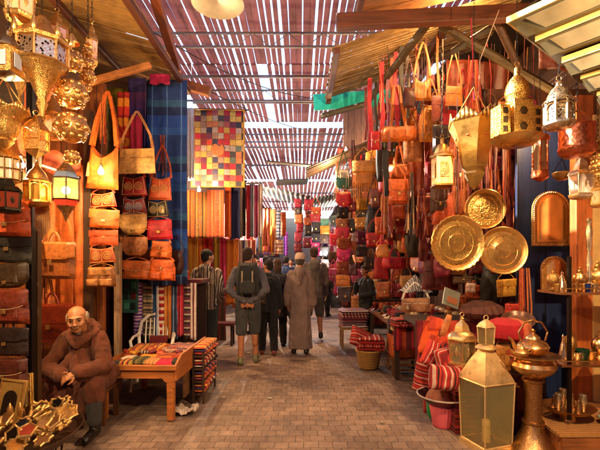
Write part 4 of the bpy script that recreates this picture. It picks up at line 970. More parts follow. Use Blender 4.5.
# --- lantern cluster
lantern('ogee', 42, 12, 118, 52, 2.75, 'large bulb-shaped brass lantern with square glass windows above a long funnel', glass('ffe0b8', .1, .5), rz=.3, hang=30) if 0 else None
lantern('ogee', 42, 14, 120, 50, 2.75, 'large bulb-shaped brass lantern with square windows above a long funnel', gl=metal('d8c0a8', .2, 'filigree', 45), rz=.3, hang=30, n=8)
lantern('globes', 72, 34, 168, 30, 2.95, 'tall string of pierced brass globes hanging in front of the awning', hang=40)
lantern('house', 57, 10, 52, 22, 3.3, 'small pointed brass lantern hanging behind the big bulb-shaped one', gl=glass('f0c0a0', .1, .6), hang=40)
lantern('globes', 88, 42, 92, 14, 3.2, 'short string of small pierced globes right of the tall globe string', hang=50)
lantern('cage', 36, 112, 160, 26, 2.85, 'square filigree brass lantern below the big bulb-shaped one', n=4, gl=GOLDF, rz=PI/4, hang=20)
lantern('arched', 37, 160, 207, 26, 3.1, 'domed brass lantern with arched windows', gl=glass('c8a030', .2, .5), hang=10, n=8)
lantern('stained', 66, 156, 222, 30, 3.1, 'lit hexagonal lantern with red and blue glass', m1=metal('3c3020', .4, 'plain'), gl=glass('fff0c0', .3, .2), lit=9, hang=10)
lantern('cage', 6, 142, 190, 30, 2.8, 'round wire cage lantern at the left edge lit from behind', m1=metal('5a4628', .4, 'plain'), n=12, hang=20)
lantern('house', 7, 172, 214, 28, 2.75, 'dark small lantern under the wire cage lantern', m1=metal('2c2824', .4, 'plain'), m2=metal('2c2824', .4, 'engrave', 60), gl=glass('7c3020', .2, .6), hang=4)
lantern('funnel', 4, 104, 150, 44, 2.7, 'wide brass bowl lamp cut by the left edge', n=8, hang=10)
lantern('bottle', 8, 30, 78, 22, 2.6, 'grey glass lantern at the upper left corner', m1=metal('706050', .3, 'plain'), gl=glass('c0c8e0', .1, .5), hang=30)
lantern('house', 20, -30, 22, 30, 2.7, 'brass lantern cut by the top left corner', gl=glass('f0c0a0', .1, .6), hang=5)
lantern('ogee', 20, 48, 108, 20, 3.2, 'narrow brass lantern in shadow behind the big bulb-shaped one', hang=40)
lantern('house', 92, 20, 66, 12, 3.4, 'tiny pointed lantern near the awning boards', hang=30, gl=glass('f0c0a0', .1, .6))
lantern('arched', 53, 92, 140, 20, 3.2, 'domed brass lantern half hidden between the globes and the square filigree lantern', hang=60)
solo('slatted_crate', MB().box((0, 0, 0), (W(22, 3.4), .03, W(60, 3.4))), wood('2c2018', axis=0, planks=-.04), 'dark slatted crate front standing behind the left edge lanterns', 'crate', loc=P(12, 88, 3.4))
solo('wooden_rail', MB().tube([P(20, 158, 3.45), P(80, 178, 3.45)], .016, 6), wood('3c1c0c', axis=0), 'dark rail the terracotta leather pieces hang from', 'rail')
m = MB()
for i in range(22):
    a = 2*PI*i/22*.62; pass
for i in range(9): m.tube([P(36+i*1.6, 206, 3.15), P(35+i*1.9, 240-abs(i-4)*3, 3.15)], .006, 5)
solo('tassel', m, leather('7c5a30'), 'bunch of long brass-coloured tassels under the arched brass lantern', 'tassel')
# --- cloth rack under the bags
rk = thing('display_counter', 'dark red counter with a rail of hanging striped scarves behind the wooden table', 'counter', (P(172, 280, 5.6).x, 5.72, 0))
obj('counter_top', MB().box((0, 0, 1.3), (.88, .5, .06)), cloth('50101c'), rk, bevel=.01); obj('front_board', MB().box((0, .1, .64), (.86, .04, 1.26)), wood('2c1610', axis=2), rk)
obj('rail', MB().tube([(-.44, -.27, 1.27), (.44, -.27, 1.27)], .012, 8), IRON, rk)
sc_cols = [(['5c2c8c', 'c8a8d0', '7c3ca0', 'e0d0d8'], 'purple and white banded scarf at the left end of the rail'), (['9c8c70', '484840', 'c0a884', '5c5444'], 'beige and grey banded scarf second on the rail'), (['24508c', 'c8c8d8', '1c3c70'], 'blue and white scarf on the counter rail'), (['b0242c', 'e0c8b0', '8c1c24'], 'red and white dotted scarf on the counter rail'), (['c06a24', '8c4818', 'c88840'], 'plain ochre scarf in the middle of the rail'), (['1c3458', '6c88b0', '142440'], 'navy scarf right of the ochre one'), (['b41c34', '701424', 'd85060'], 'crimson scarf right of the navy one'), (['2c2024', 'b0a090', '5c2c3c'], 'black and cream dotted scarf near the end of the rail'), (['8c2c3c', 'd0c0b8', '3c2428'], 'maroon and white scarf at the right end of the rail')]
for i, (c, n) in enumerate(sc_cols):
    u = 139+i*6.6; ww = 12 if i < 2 else 6.6; u = [133, 143, 152, 158, 164.5, 171, 177, 184, 190][i]
    hang('hanging_scarf', u, 283, u+[11, 10, 7, 7, 7, 6.5, 7, 6.5, 7][i], 336+(i % 3)*2, 5.37, stripes(c, .09 if i in (0, 1, 2, 3, 7) else .05, 2 if i in (0, 1, 3, 7) else 0, i), n, 'scarf', folds=1, amp=.012, group='scarves on the counter rail')
tp = thing('trinket_display', 'teal board covered with small framed trinkets behind the white chair', 'board', P(127, 312, 5.35))
obj('panel', MB().box((0, 0, .22), (.3, .02, .46)), plain('2c5c54', .5), tp)
for i in range(3):
    for j in range(3): obj('trinket', MB().box((-.095+i*.095, -.018, .08+j*.14), (.065, .014, .09)), plain(random.choice(['5c1c24', '1c2c2c', '3c7c6c', '6c4c30', '20202c']), .35), tp, bevel=.004)
for (u, v, c, n) in ((180, 277, 'c8b8a8', 'small white figurine on the dark red counter'), (174, 276, '8c1c1c', 'small red ornament left of the white figurine'), (187, 275, 'a83020', 'small red ornament at the right of the dark red counter')):
    m = MB().lathe([(.03, 0), (.035, .02), (.02, .06), (.028, .09), (.012, .12), (.001, .125)], 12); solo('figurine', m, plain(c, .4), n, 'ornament', loc=(P(u, v, 5.6).x, 5.62, 1.331))
# --- white plastic chair
ch = thing('plastic_chair', 'white plastic garden chair with a dark red cloth behind the wooden table', 'chair', (-1.86, 5.08, 0), R(12)); WP = plain('d8d4cc', .4, 0, 'plastic', .9)
def chairf(a, b): return ((a-.5)*.4*(1+.15*b), (b-.5)*.4, .4+.01*math.cos(a*6))
obj('seat', MB().grid(chairf, 8, 8), WP, ch, solid=.012)
m = MB(); pts = [(-.2, .2, .4), (-.22, .25, .6), (-.19, .29, .78), (-.1, .31, .86), (0, .315, .88), (.1, .31, .86), (.19, .29, .78), (.22, .25, .6), (.2, .2, .4)]; m.tube(pts, .022, 8, flat=.6); obj('back_frame', m, WP, ch)
m = MB()
for x in (-.13, -.08, -.03, .03, .08, .13): m.tube([(x, .21, .42), (x*1.05, .27, .62), (x*1.0, .3, .84-abs(x)*.3)], .0095, 5)
obj('back_slats', m, WP, ch)
for x in (-1, 1):
    for y in (-1, 1): obj('leg', MB().tube([(x*.19, y*.18, .4), (x*.23, y*.22, 0)], [.024, .016], 6), WP, ch)
    obj('armrest', MB().tube([(x*.22, .24, .62), (x*.25, .05, .62), (x*.25, -.14, .6), (x*.21, -.17, .42)], .018, 6), WP, ch)
m = MB().pillow(.24, .2, .08, n=8); solo('folded_cloth', m, cloth('6c1420'), 'dark red folded cloth leaning on the white plastic chair', 'cloth', loc=(-1.85, 5.18, .42), rot=(R(-20), 0, 0))
# --- wooden table with goods
YT0, YT1 = 3.95, 5.0; tx0, tx1 = P(98, 370, YT0).x, P(177, 370, YT0).x; TZ = .5
tw = tx1-tx0; tcx = (tx0+tx1)/2
tb = thing('display_table', 'low orange-brown wooden display table with scalloped apron and raised sides', 'table', (tcx, (YT0+YT1)/2, 0), R(-2)); TW = wood('a8622a', axis=0); TD = YT1-YT0
obj('tabletop', MB().box((0, 0, TZ), (tw, TD, .03)), TW, tb, bevel=.006)
def apron(y):
    n = 24; poly = [(-tw/2, TZ-.018)]+[(tw/2, TZ-.018)]
    low = []
    for i in range(n+1):
        x = tw/2-tw*i/n; e = abs(x)/(tw/2); low.append((x, TZ-.08-(.1*max(0, (e-.72)/.28)**.7 if e > .72 else 0)+.012*math.cos(e*30)*(e > .6)))
    return MB().prism([(-tw/2, TZ-.017), (-tw/2, low[-1][1])]+low[::-1][1:]+[(tw/2, TZ-.017)], y, y+.025)
obj('apron', apron(-TD/2), TW, tb); obj('apron', apron(TD/2-.03), TW, tb)
obj('front_lip', MB().box((0, -TD/2-.012, TZ+.03), (tw+.05, .03, .055)), TW, tb, bevel=.008)
for s in (-1, 1):
    hb = .14 if s > 0 else .05
    obj('side_board', MB().prism([(-TD/2-.01, TZ-.1), (TD/2, TZ-.1), (TD/2, TZ+hb), (-TD/2+.15, TZ+hb-.01), (-TD/2-.01, TZ+.06 if s > 0 else TZ+.03)], -.012, .012, T=Matrix.Translation((s*(tw/2+.012), 0, 0)) @ Matrix.Rotation(R(90), 4, 'Z')), TW, tb, bevel=.003)
    for y in (-TD/2+.04, TD/2-.05): obj('leg', MB().box((s*(tw/2-.05), y, (TZ-.02)/2), (.065, .065, TZ-.02), top=1.1), TW, tb, bevel=.006)
obj('shelf_board', MB().box((tw/2-.03, .15, .24), (.02, TD*.6, .26)), wood('6c4a2c', axis=1), tb)
def flat_goods(cx, cy, z, w, d, t, mt, label, name='textile_bundle', rz=0, cat='textile'):
    m0 = MB().pillow(w*random.uniform(.92, 1.05), d, t*1.35, pe=5, n=14, wr=.07); T = Matrix.Translation((0, d/2, t/2)) @ Matrix.Rotation(R(90), 4, 'X')
    m = MB().add(m0.v, m0.f, 0, T); return solo(name, m, mt, label, cat, loc=(cx, cy, z), rot=(0, 0, rz))
zt = TZ+.017
def TT(a, b): return tcx-tw/2+tw*a, YT0+TD*b
items = [(.12, .12, .16, .13, .035, plain('3c4048', .4), 'small grey pouch at the front left corner of the table'), (.3, .14, .14, .2, .05, stripes(['b0301c', '2c2420', 'a88c30'], .05, 0, 5), 'red and black purse near the front left corner of the table'),
 (.42, .2, .2, .22, .05, stripes(['4c4c24', '302c18', '6c5c30'], .08, 0, 6), 'olive woven purse in the middle front of the table'), (.62, .16, .14, .16, .05, stripes(['c08a50', 'a87040'], .04, 0, 7), 'tan woven purse beside the olive one'),
 (.79, .14, .17, .2, .045, cloth('c02040'), 'crimson pink purse at the table front'), (.92, .16, .12, .2, .045, cloth('28281c'), 'black purse at the front right corner of the table'), (.2, .36, .16, .13, .03, cloth('d8c0a0'), 'cream cloth square behind the red and black purse'),
 (.44, .42, .22, .12, .03, cloth('e09020'), 'bright yellow-orange cloth strip across the middle of the table'), (.68, .42, .2, .16, .04, stripes(['8c3c20', 'c86030', '3c2820'], .05, 1, 8), 'brown and orange striped cloth in the middle right of the table'), (.88, .42, .14, .2, .04, cloth('a83c1c'), 'rust cloth at the right side of the table'),
 (.55, .3, .16, .12, .03, cloth('c84c20'), 'orange-red wallet in the middle of the table'), (.12, .55, .16, .2, .03, cloth('a8481c'), 'burnt orange cloth at the left side of the table'),
 (.28, .74, .42, .4, .06, stripes(['d0902c', 'a84c1c', '7c2c3c', 'c87c24', '5c3c4c'], .16, 0, 9), 'yellow cloth with dark stripes heaped at the back left of the table'),
 (.77, .76, .36, .42, .06, stripes(['a8583c', '6c3c5c', 'c8906c', '8c3c38', '3c3c5c', 'b87c5c'], .1, 1, 10, motif=30), 'pile of patterned kilim squares at the back right of the table')]
for a, b, w_, d_, t_, mt, n in items:
    x, y = TT(a, b); flat_goods(x, y, zt, w_, d_, t_, mt, n, rz=random.uniform(-.15, .15))
for i, (a, b, c, n) in enumerate(((.3, .57, 'b02820', 'red'), (.42, .56, '3c4c28', 'olive'), (.54, .57, 'd8782c', 'orange'), (.66, .58, '6c2440', 'plum'), (.78, .55, 'c8a040', 'mustard'), (.9, .6, '2c3c5c', 'navy'))):
    x, y = TT(a, b); flat_goods(x, y, zt, .1, .12, .03, cloth(c), f'small {n} coin purse in the row across the table middle', 'coin_purse', random.uniform(-.3, .3), 'purse')
# shelves of books / rugs on the table's right side
sx = tx1+.035
st = thing('side_rack', 'dark slatted rack standing against the right side of the wooden table', 'rack', (sx+.05, 4.75, 0))
for x in (-.055, .055):
    for y in (-.3, .3): obj('leg', MB().box((x, y, .28), (.02, .03, .56)), DARKW, st)
for z in (.1, .24, .38, .52): obj('shelf', MB().box((0, 0, z), (.12, .64, .018)), DARKW, st)
cs = ['c83c1c', '7c2450', 'd8902c', '3c2c5c', 'b02c2c', 'd8c8a8', 'a84c1c', '5c1c3c', 'e0702c']
i = 0
for z, nm in ((.53, 'top'), (.39, 'second'), (.25, 'third'), (.11, 'lowest')):
    for j in range(3):
        flat_goods(sx+.05+random.uniform(-.01, .02), 4.75, z+j*.03, .15, .6, .032, stripes([cs[i % 9], cs[(i+4) % 9], cs[(i+2) % 9]], .12, 1, i), f'{["bottom", "middle", "upper"][j]} folded rug on the {nm} shelf of the rack beside the table', 'folded_rug', random.uniform(-.08, .08), 'rug'); i += 1
m = MB().grid(lambda a, b: ((a-.5)*.24, (b-.5)*.18, .03+.05*noise.noise(Vector((a*6, b*6, 1)))+.02*math.sin(a*9)), 14, 12)
solo('crumpled_paper', m, plain('b8a898', .8), 'crumpled pale paper on the paving beside the table leg', 'paper', loc=(P(184, 414, 4.1).x, 4.15, .01), solid=.004)
# --- man's stool
sb = thing('wooden_stool', 'low wooden stool under the seated man', 'stool', (-2.04, 3.98, 0))
obj('seat', MB().box((0, 0, .34), (.38, .34, .04)), wood('5c3418', axis=0), sb, bevel=.006)
for x in (-1, 1):
    for y in (-1, 1): obj('leg', MB().box((x*.15, y*.13, .16), (.04, .04, .32)), wood('5c3418', axis=2), sb)
# --- round tray of small mirrors and lanterns, front left
TX, TY, TZ2 = -2.12, 2.78, .36
bk = thing('wire_stand', 'dark wire stand carrying the round tray at the lower left', 'stand', (TX, TY, 0))
m = MB()
for i in range(10):
    a = 2*PI*i/10; m.tube([(math.cos(a)*.36, math.sin(a)*.36, 0), (math.cos(a)*.44, math.sin(a)*.44, TZ2-.02)], .006, 5)
for z, q in ((.02, .36), (.18, .4), (.33, .44)): m.tube([(math.cos(2*PI*i/32)*q, math.sin(2*PI*i/32)*q, z) for i in range(32)], .007, 5, closed=True)
obj('wire_frame', m, IRON, bk)
tr = thing('round_tray', 'big round dark-rimmed tray heaped with small brass mirrors at the lower left', 'tray', (TX, TY, TZ2-.02))
obj('dish', MB().lathe([(0.001, 0), (.5, .0), (.54, .045), (.55, .045), (.51, -.012), (.001, -.012)], 48), plain('3a2418', .4, .2), tr)
random.seed(21)
MIR = plain('c8b898', .06, 1, 'mirror', .95)
def star_mirror(name, loc, r, n, rot, label, fill, group='small brass star mirrors heaped on the round tray'):
    root = thing(name, label, 'mirror', loc, 0, group, rot=rot)
    out = []; 
    for i in range(2*n): a = PI*i/n; q = r if i % 2 == 0 else r*.78; out.append((q*math.cos(a), q*math.sin(a)))
    m = MB(); k = len(out)
    vs = []
    for q, z in ((1, 0), (1.0, .01), (.86, .016), (.74, .008)): vs += [(x*q, y*q, z) for x, y in out]
    fs = [(i+j*k, (i+1) % k+j*k, (i+1) % k+(j+1)*k, i+(j+1)*k) for j in range(3) for i in range(k)]+[tuple(range(k-1, -1, -1))]
    m.add(vs, fs); obj('frame', m, FRM, root, smooth=False)
    obj('glass', MB().add([(x*.75, y*.75, .0085) for x, y in out], [tuple(range(k))]), fill, root, smooth=False)
FRM = metal('d8b468', .35, 'engrave', 160, .3)
fills = [MIR, MIR, plain('7c2c1c', .3), plain('1c1814', .1, .6), MIR]
heap = [(.36, -.30), (.22, -.36), (.08, -.40), (-.06, -.42), (.44, -.16), (.30, -.16), (.16, -.22), (.02, -.26), (-.12, -.28), (.46, 0), (.34, 0), (.2, -.06), (.06, -.1), (-.08, -.14), (.42, .14), (.28, .12), (.14, .06), (0, .02), (.32, .26), (.18, .2)]
adj = ['octagonal', 'eight-pointed', 'six-pointed']
wh = ['at the front right rim', 'near the front rim', 'at the very front rim', 'at the front left of the heap', 'on the right rim', 'right of the middle', 'in the front middle', 'left of the front middle', 'at the left front', 'farthest right on the rim', 'inside the right rim', 'in the middle right', 'in the middle', 'middle left', 'at the back right rim', 'behind the middle right', 'behind the middle', 'behind the middle left', 'at the back rim', 'at the back, beside the standing panels']
for i, (x, y) in enumerate(heap):
    r_ = random.uniform(.06, .085); tlt = R(random.uniform(8, 38))
    star_mirror('star_mirror', (TX+x, TY+y, TZ2+.04+random.uniform(0, .05)+(.05 if y > .1 else 0)), r_, random.choice([6, 8]), (tlt, R(random.uniform(-15, 15)), random.uniform(-.5, .5)), f'small brass star mirror on the round tray {wh[i]}', fills[i % 5])
ring2 = ['the right', 'the front right', 'the front', 'the front left', 'the back right', 'the back', 'the centre right', 'the centre', 'the centre left', 'the near right', 'the near left', 'the far right', 'the outer right', 'the inner right']
for i, (x, y) in enumerate([(.4, -.08), (.3, -.24), (.13, -.32), (-.03, -.35), (.36, .2), (.22, .12), (.26, -.1), (.1, -.02), (-.04, -.06), (.38, -.23), (.0, -.18), (.24, .3), (.47, -.09), (.3, .05)]):
    star_mirror('star_mirror', (TX+x, TY+y, TZ2+.11+random.uniform(0, .04)), random.uniform(.05, .07), random.choice([5, 6, 8]), (R(random.uniform(10, 55)), R(random.uniform(-25, 25)), random.uniform(-.7, .7)), f'tiny brass star mirror on top of the heap at {ring2[i]}', fills[(i*3) % 5])
for i, (u, v, s_, n) in enumerate(((45, 409, 9, 'left of the seated man\'s shin'), (58, 405, 9, 'just below the seated man\'s robe hem'), (67, 406, 8, 'at the right rim of the tray'), (32, 409, 9, 'right of the standing panels'))):
    p = P(u, v, 3.02)
    star_mirror('star_mirror', p, W(s_, 3.0), 8, (R(72), 0, R(random.uniform(-20, 20))), 'upright brass star mirror '+n, [MIR, fills[3], fills[3], MIR][i], 'upright star mirrors')
for i, (u, v, wp, hp, ru, c, n) in enumerate(((22, 392, 24, 34, -8, 'a07c3c', 'back brass-coloured panel standing on the tray'), (6, 402, 26, 40, 6, 'a88444', 'front brass-coloured panel with a dark arch standing on the tray'))):
    r0 = thing('mirror_panel', n, 'mirror', P(u, v+hp/2, 3.02-.12*i), 0, rot=(R(-10), R(ru), 0)); w_, h_ = W(wp, 3), W(hp, 3)
    obj('panel', MB().box((0, 0, h_/2), (w_, .015, h_)), plain(c, .45, .5), r0, bevel=.003)
    arc_ = [(-w_*.25, h_*.12), (w_*.25, h_*.12), (w_*.25, h_*.55)]+[(w_*.25*math.cos(t*PI/8), h_*.55+w_*.3*math.sin(t*PI/8)) for t in range(1, 8)]+[(-w_*.25, h_*.55)]
    obj('arch_glass', MB().prism(arc_, -.014, -.008), [plain('d8c8a0', .2, .6), plain('1c1410', .2)][i], r0, smooth=False)
    m = MB(); m.tube([(x, -.012, z) for x, z in [(-w_*.42, h_*.05), (w_*.42, h_*.05), (w_*.42, h_*.95), (-w_*.42, h_*.95)]], .006, 5, closed=True); obj('border', m, GOLDE, r0)
# little upright brass pieces in front of the panels
for i, (u, v, hh, n) in enumerate(((10, 415, 22, 'left'), (20, 414, 20, 'right'))):
    m = MB().lathe([(.02, 0), (.022, .01), (.008, .03), (.018, .07), (.02, .1), (.006, .13), (.001, .14)], 12); solo('brass_cup', m, GOLD, f'slim upright brass vial before the panel with the dark arch, {n} of two', 'ornament', loc=P(u, v+8, 2.75))
# --- beyond: quilt stall
def quilt():
    Y = 7.0; w_, h_ = W(52, Y), W(77, Y); p = P(218, 187, Y)
    m, nt, b, o = nmat('patchwork'); co = coords(nt); n_x, n_z = 9, 13
    mp = nd(nt, 'Mapping'); nt.links.new(co, mp.inputs[0]); mp.inputs['Scale'].default_value = (n_x/w_, 0, n_z/h_); mp.inputs['Location'].default_value = (20, .5, 20)
    fl = nd(nt, 'VectorMath', operation='FLOOR'); nt.links.new(mp.outputs[0], fl.inputs[0])
    wn = nd(nt, 'TexWhiteNoise', noise_dimensions='3D'); nt.links.new(fl.outputs[0], wn.inputs[0])
    cols = ['8c1c34', 'a88c4c', '28284c', '9c6048', '8c8488', '6c1c38', 'b09c60', '343444', 'a01c3c', '7c6460', '9c8450', '485c60', '8c4854', '58244c', '94888c', 'a03430']
    col = ramp(nt, wn.outputs[0], [(i/16, C(c)) for i, c in enumerate(cols)], 'CONSTANT')
    fr = nd(nt, 'VectorMath', operation='FRACTION'); nt.links.new(mp.outputs[0], fr.inputs[0])
    sp = nd(nt, 'SeparateXYZ'); nt.links.new(fr.outputs[0], sp.inputs[0])
    e = None
    for a in (0, 2):
        l = nd(nt, 'Math', operation='LESS_THAN'); l.inputs[1].default_value = .07; nt.links.new(sp.outputs[a], l.inputs[0])
        if e is None: e = l.outputs[0]
        else:
            mx = nd(nt, 'Math', operation='MAXIMUM'); nt.links.new(e, mx.inputs[0]); nt.links.new(l.outputs[0], mx.inputs[1]); e = mx.outputs[0]
    col = mixc(nt, e, col, C('5c4028'))
    n = noi(nt, co, 45, 4); col = mixc(nt, 1, col, ramp(nt, n, [(.3, (.55, .55, .55)), (.7, (1.3, 1.25, 1.2))]), 'MULTIPLY')
    nt.links.new(col, b.inputs['Base Color']); b.inputs['Roughness'].default_value = .85; bump(nt, b, n, .4, .006)
    root = thing('patchwork_quilt', 'patchwork quilt of red, gold and dark squares hanging above the bulb', 'quilt', p, R(3))
    g_ = MB().grid(lambda a, c: ((a-.5)*w_, .02*math.sin(a*9)+.01*math.sin(c*7), c*h_), 24, 20); obj('quilt_top', g_, m, root, solid=.01)
    q = MB().tube([(-w_/2, -.012, 0), (w_/2, -.012, 0), (w_/2, -.012, h_), (-w_/2, -.012, h_)], .014, 6, closed=True); obj('border', q, cloth('c08c2c'), root)
    q = MB(); q.lathe([(.001, -.01), (.11, -.008), (.12, .004), (.001, .006)], 8, T=Matrix.Translation((0, -.025, h_*.48)) @ Matrix.Rotation(R(90), 4, 'X') ); obj('medallion', q, stripes(['a85c38', 'b87848', '8c4428'], .03, 0, 3, motif=60), root)
    rp = MB().tube([(-w_/2, 0, h_), (-w_*.5, 0, h_+.9)], .004, 4).tube([(w_/2, 0, h_), (w_*.5, 0, h_+.9)], .004, 4).tube([(-w_*.6, 0, h_+.01), (w_*.6, 0, h_+.01)], .015, 6); obj('hanging_rod', rp, DARKW, root)
quilt()
RUGS = [(183, 190, 195, 238, ['a8481c', '7c3c1c', 'c8702c', '5c2c1c', 'b85828'], 'rust kilim hanging left of the bulb below the quilt'), (195, 192, 208, 238, ['b0682c', '6c4420', 'a84c20', '3c2c18'], 'ochre kilim behind the bulb'), (207, 190, 224, 238, ['8c3c24', 'c06c3c', '6c2c1c', 'b84c2c'], 'brown-red kilim with pale motifs below the quilt')]
for i, (a, b_, c_, d_, cs_, n) in enumerate(RUGS): hang('hanging_rug', a, b_, c_, d_, 7.3, stripes(cs_, .14, 0, i+20, motif=26), n, 'rug', folds=1, amp=.015, group='rugs hanging under the quilt')
sc2 = [(225, 231, 185, 237, ['c84c1c', 'd8742c'], 'orange scarf right of the kilims', 7.6), (230, 240, 186, 239, ['1c2450', '242c64', '141c40'], 'broad navy scarf beside the kilims', 7.7), (239, 242.5, 185, 238, ['c8a040', 'c8c0b0'], 'thin mustard and white scarf right of the navy one', 8.2), (242, 246, 184, 236, ['2c1c1c', '54302c'], 'black-brown scarf in the far left row', 8.2), (246, 250, 185, 239, ['c01c34', 'd83c4c'], 'scarlet scarf in the far left row', 8.3), (250, 254, 184, 237, ['8c8890', 'b0a8b0', '5c5860'], 'grey scarf in the far left row', 8.3), (254, 258, 185, 238, ['a82c5c', 'c86080'], 'magenta scarf in the far left row', 8.4), (258, 262.5, 184, 236, ['d8b8a8', '7c2c2c', 'e0d0c0'], 'pale scarf with red stripes ending the far left row', 8.4)]
for u0, u1, v0, v1, cs_, n, Y in sc2: hang('hanging_scarf', u0, v0, u1, v1, Y, stripes(cs_, .05, 0, int(u0)), n, 'scarf', folds=1.5, amp=.03, group='scarves hanging down the left side')
solo('hanging_rail', MB().tube([P(224, 184, 7.5), P(264, 183, 8.5)], .015, 6), DARKW, 'rail carrying the far left scarves', 'rail')
low = [(187, 198, 236, 300, ['c8902c', 'a86c20', 'c8a858'], 'gold brocade hanging beside the blue blanket', 7.9), (197, 204, 238, 300, ['a8441c', 'c8702c'], 'orange cloth hanging behind the young man', 8.0), (203, 213, 237, 302, ['b01c30', '7c1428', 'c83c34'], 'deep red cloth hanging above the young man', 8.1), (213, 220, 238, 305, ['8c6c1c', 'c0a03c'], 'olive gold cloth between the two men', 8.1), (219, 226, 238, 303, ['d02c5c', 'a81c48', 'e05078'], 'bright pink cloth between the two men', 8.2), (226, 239, 239, 305, ['c87020', 'b05c18', 'd8842c'], 'orange cloth left of the backpack man\'s head', 8.2), (239, 248, 240, 300, ['38405c', '5c6078', 'c8b8a0'], 'grey-blue cloth behind the backpack man\'s head', 8.8), (248, 256, 240, 290, ['d8a888', 'b84c38'], 'pale patterned cloth above the woman in black', 9.4), (190, 226, 296, 345, ['301c18', '5c2420'], 'dark cloth covering the low counter behind the men', 8.0)]
for u0, u1, v0, v1, cs_, n, Y in low: hang('hanging_cloth', u0, v0, u1, v1, Y, stripes(cs_, .12, 0, int(u0)+1, motif=(30 if u0 in (187, 248) else 0)), n, 'cloth', folds=1.5, amp=.03, group='cloths hanging behind the standing men')
sl_ = thing('low_bench', 'low dark red bench on the paving behind the young man', 'bench', (P(222, 330, 7.6).x, 7.6, 0))
obj('seat', MB().box((0, 0, .4), (.5, .3, .05)), cloth('5c1c1c'), sl_)
for x in (-.2, .2):
    for y in (-.1, .1): obj('leg', MB().box((x, y, .19), (.04, .04, .38)), DARKW, sl_)
# far left textiles (small)
far = [(263, 208, 270, 246, 11, ['b0502c', 'c87c3c', '8c3c24'], 'rust cloth high at the far left beyond the scarves'), (270, 209, 276, 240, 11.5, ['c88c4c', 'a84c2c'], 'tan cloth beyond the scarves'), (276, 210, 281, 238, 12, ['383c5c', '8088a0', 'c8c0b8'], 'grey and blue striped scarf far down the left side'), (281, 212, 286, 236, 12.4, ['c85020', 'd87838'], 'orange scarf far down the left side'), (263, 225, 268, 252, 11.2, ['b01c2c', 'c8a030'], 'red and gold tasselled cloth far left'), (269, 226, 274, 252, 11.4, ['c8a030', 'a0241c'], 'gold and red tasselled cloth far left'), (275, 240, 283, 254, 10.8, ['c8b088', 'a86c4c', '8c3c3c'], 'cream patterned cloth above the far crowd'), (284, 232, 288, 256, 13.5, ['6c2c8c', '8c3c9c'], 'violet scarf far down the alley')]
for u0, v0, u1, v1, Y, cs_, n in far: hang('hanging_scarf', u0, v0, u1, v1, Y, stripes(cs_, .1, 0 if u0 < 275 else 2, int(u0)+3), n, 'scarf', folds=1.5, amp=.04, group='far textiles on the left')

def lbundle(u, v0, v1, w_, Y, cols, n, label):
    root = thing('strap_bundle', label, 'straps', P(u, v1, Y)); h = W(v1-v0, Y)
    for c in cols:
        m = MB()
        for k in range(n):
            x1 = random.uniform(-1, 1)*W(w_, Y)/2; x0 = random.uniform(-1, 1)*W(w_, Y)/4; e = random.uniform(0, .2)*h
            m.band([(x1, random.uniform(-.02, .02), e), ((x0+x1)/2, random.uniform(-.02, .02), h*.5), (x0, 0, h)], random.uniform(.006, .014), .004)
        obj('strap', m, leather(c), root)
lbundle(152, 140, 182, 10, 4.95, ['6c2418', 'a84c24'], 4, 'brown and rust straps before the blue blanket')
lbundle(163, 135, 178, 12, 4.95, ['8c2428', '5c2c20'], 4, 'dark red straps before the blue blanket')
lbundle(104, 95, 145, 8, 4.4, ['a04018', 'c87020'], 4, 'orange straps above the orange tote')
lbundle(132, 145, 178, 14, 5.0, ['7c1c28', 'a83838'], 4, 'crimson straps under the crimson pink scarf')
lbundle(46, 222, 300, 14, 4.0, ['5c2810', '8c4818', 'b87838'], 4, 'dangling brown straps behind the tan briefcase')
lbundle(38, 210, 250, 8, 3.6, ['a87c48', '6c4420'], 5, 'pale fringe strands under the arched brass lantern')

for i, (x, y, c, n) in enumerate(((-.35, 4.6, 'b8b0a0', 'pale scrap of paper alone on the left middle of the paving'), (.55, 5.1, '7c6c5c', 'brown leaf-sized scrap on the paving before the straw tub'), (-.9, 6.9, 'a8a098', 'small pale scrap on the paving by the standing men'), (.8, 3.9, '8c7c68', 'small brown scrap on the near right paving'))):
    solo('litter', MB().grid(lambda a, b: ((a-.5)*.05, (b-.5)*.035, .006+.01*abs(noise.noise(Vector((a*5+i, b*5, 0))))), 6, 6), plain(c, .8), n, 'litter', loc=(x, y, 0), rot=(0, 0, i*1.3), solid=.001)

random.seed(44)
nmz = ['nearest the seated man', 'second from the seated man', 'third from the seated man', 'in the middle', 'right of the middle', 'third from the right end', 'second from the right end', 'at the right end']
for r_, b in enumerate((.5, .64)):
    for j in range(8):
        x, y = TT(.07+j*.123+random.uniform(-.02, .02), b+random.uniform(-.02, .02)); c, cnn = random.choice([('b8481c', 'rust'), ('c89030', 'mustard'), ('6c1c2c', 'wine'), ('38482c', 'olive'), ('c8a888', 'cream'), ('30344c', 'navy'), ('a83c24', 'brick red')])
        k = (r_+j) % 3
        if k == 0: solo('bracelet_roll', MB().lathe([(.001, -.04), (.022, -.04), (.024, 0), (.022, .04), (.001, .04)], 12, ripple=.04, rn=6), leather(c), f'{cnn} bracelet roll in the {["front", "rear"][r_]} line on the table, {nmz[j]}', 'roll', loc=(x, y, zt+.055), rot=(R(90), 0, R(random.uniform(30, 150))))
        elif k == 1: flat_goods(x, y, zt+.03, .08, .09, .03, leather(c), f'{cnn} leather purse in the {["front", "rear"][r_]} line on the table, {nmz[j]}', 'coin_purse', random.uniform(-.6, .6), 'purse')
        else: flat_goods(x, y, zt+.03, .09, .07, .025, stripes([c, 'c8b090', '5c2c20'], .03, 0, j+200), f'{cnn} striped cloth square in the {["front", "rear"][r_]} line on the table, {nmz[j]}', 'cloth_square', random.uniform(-.6, .6), 'cloth')
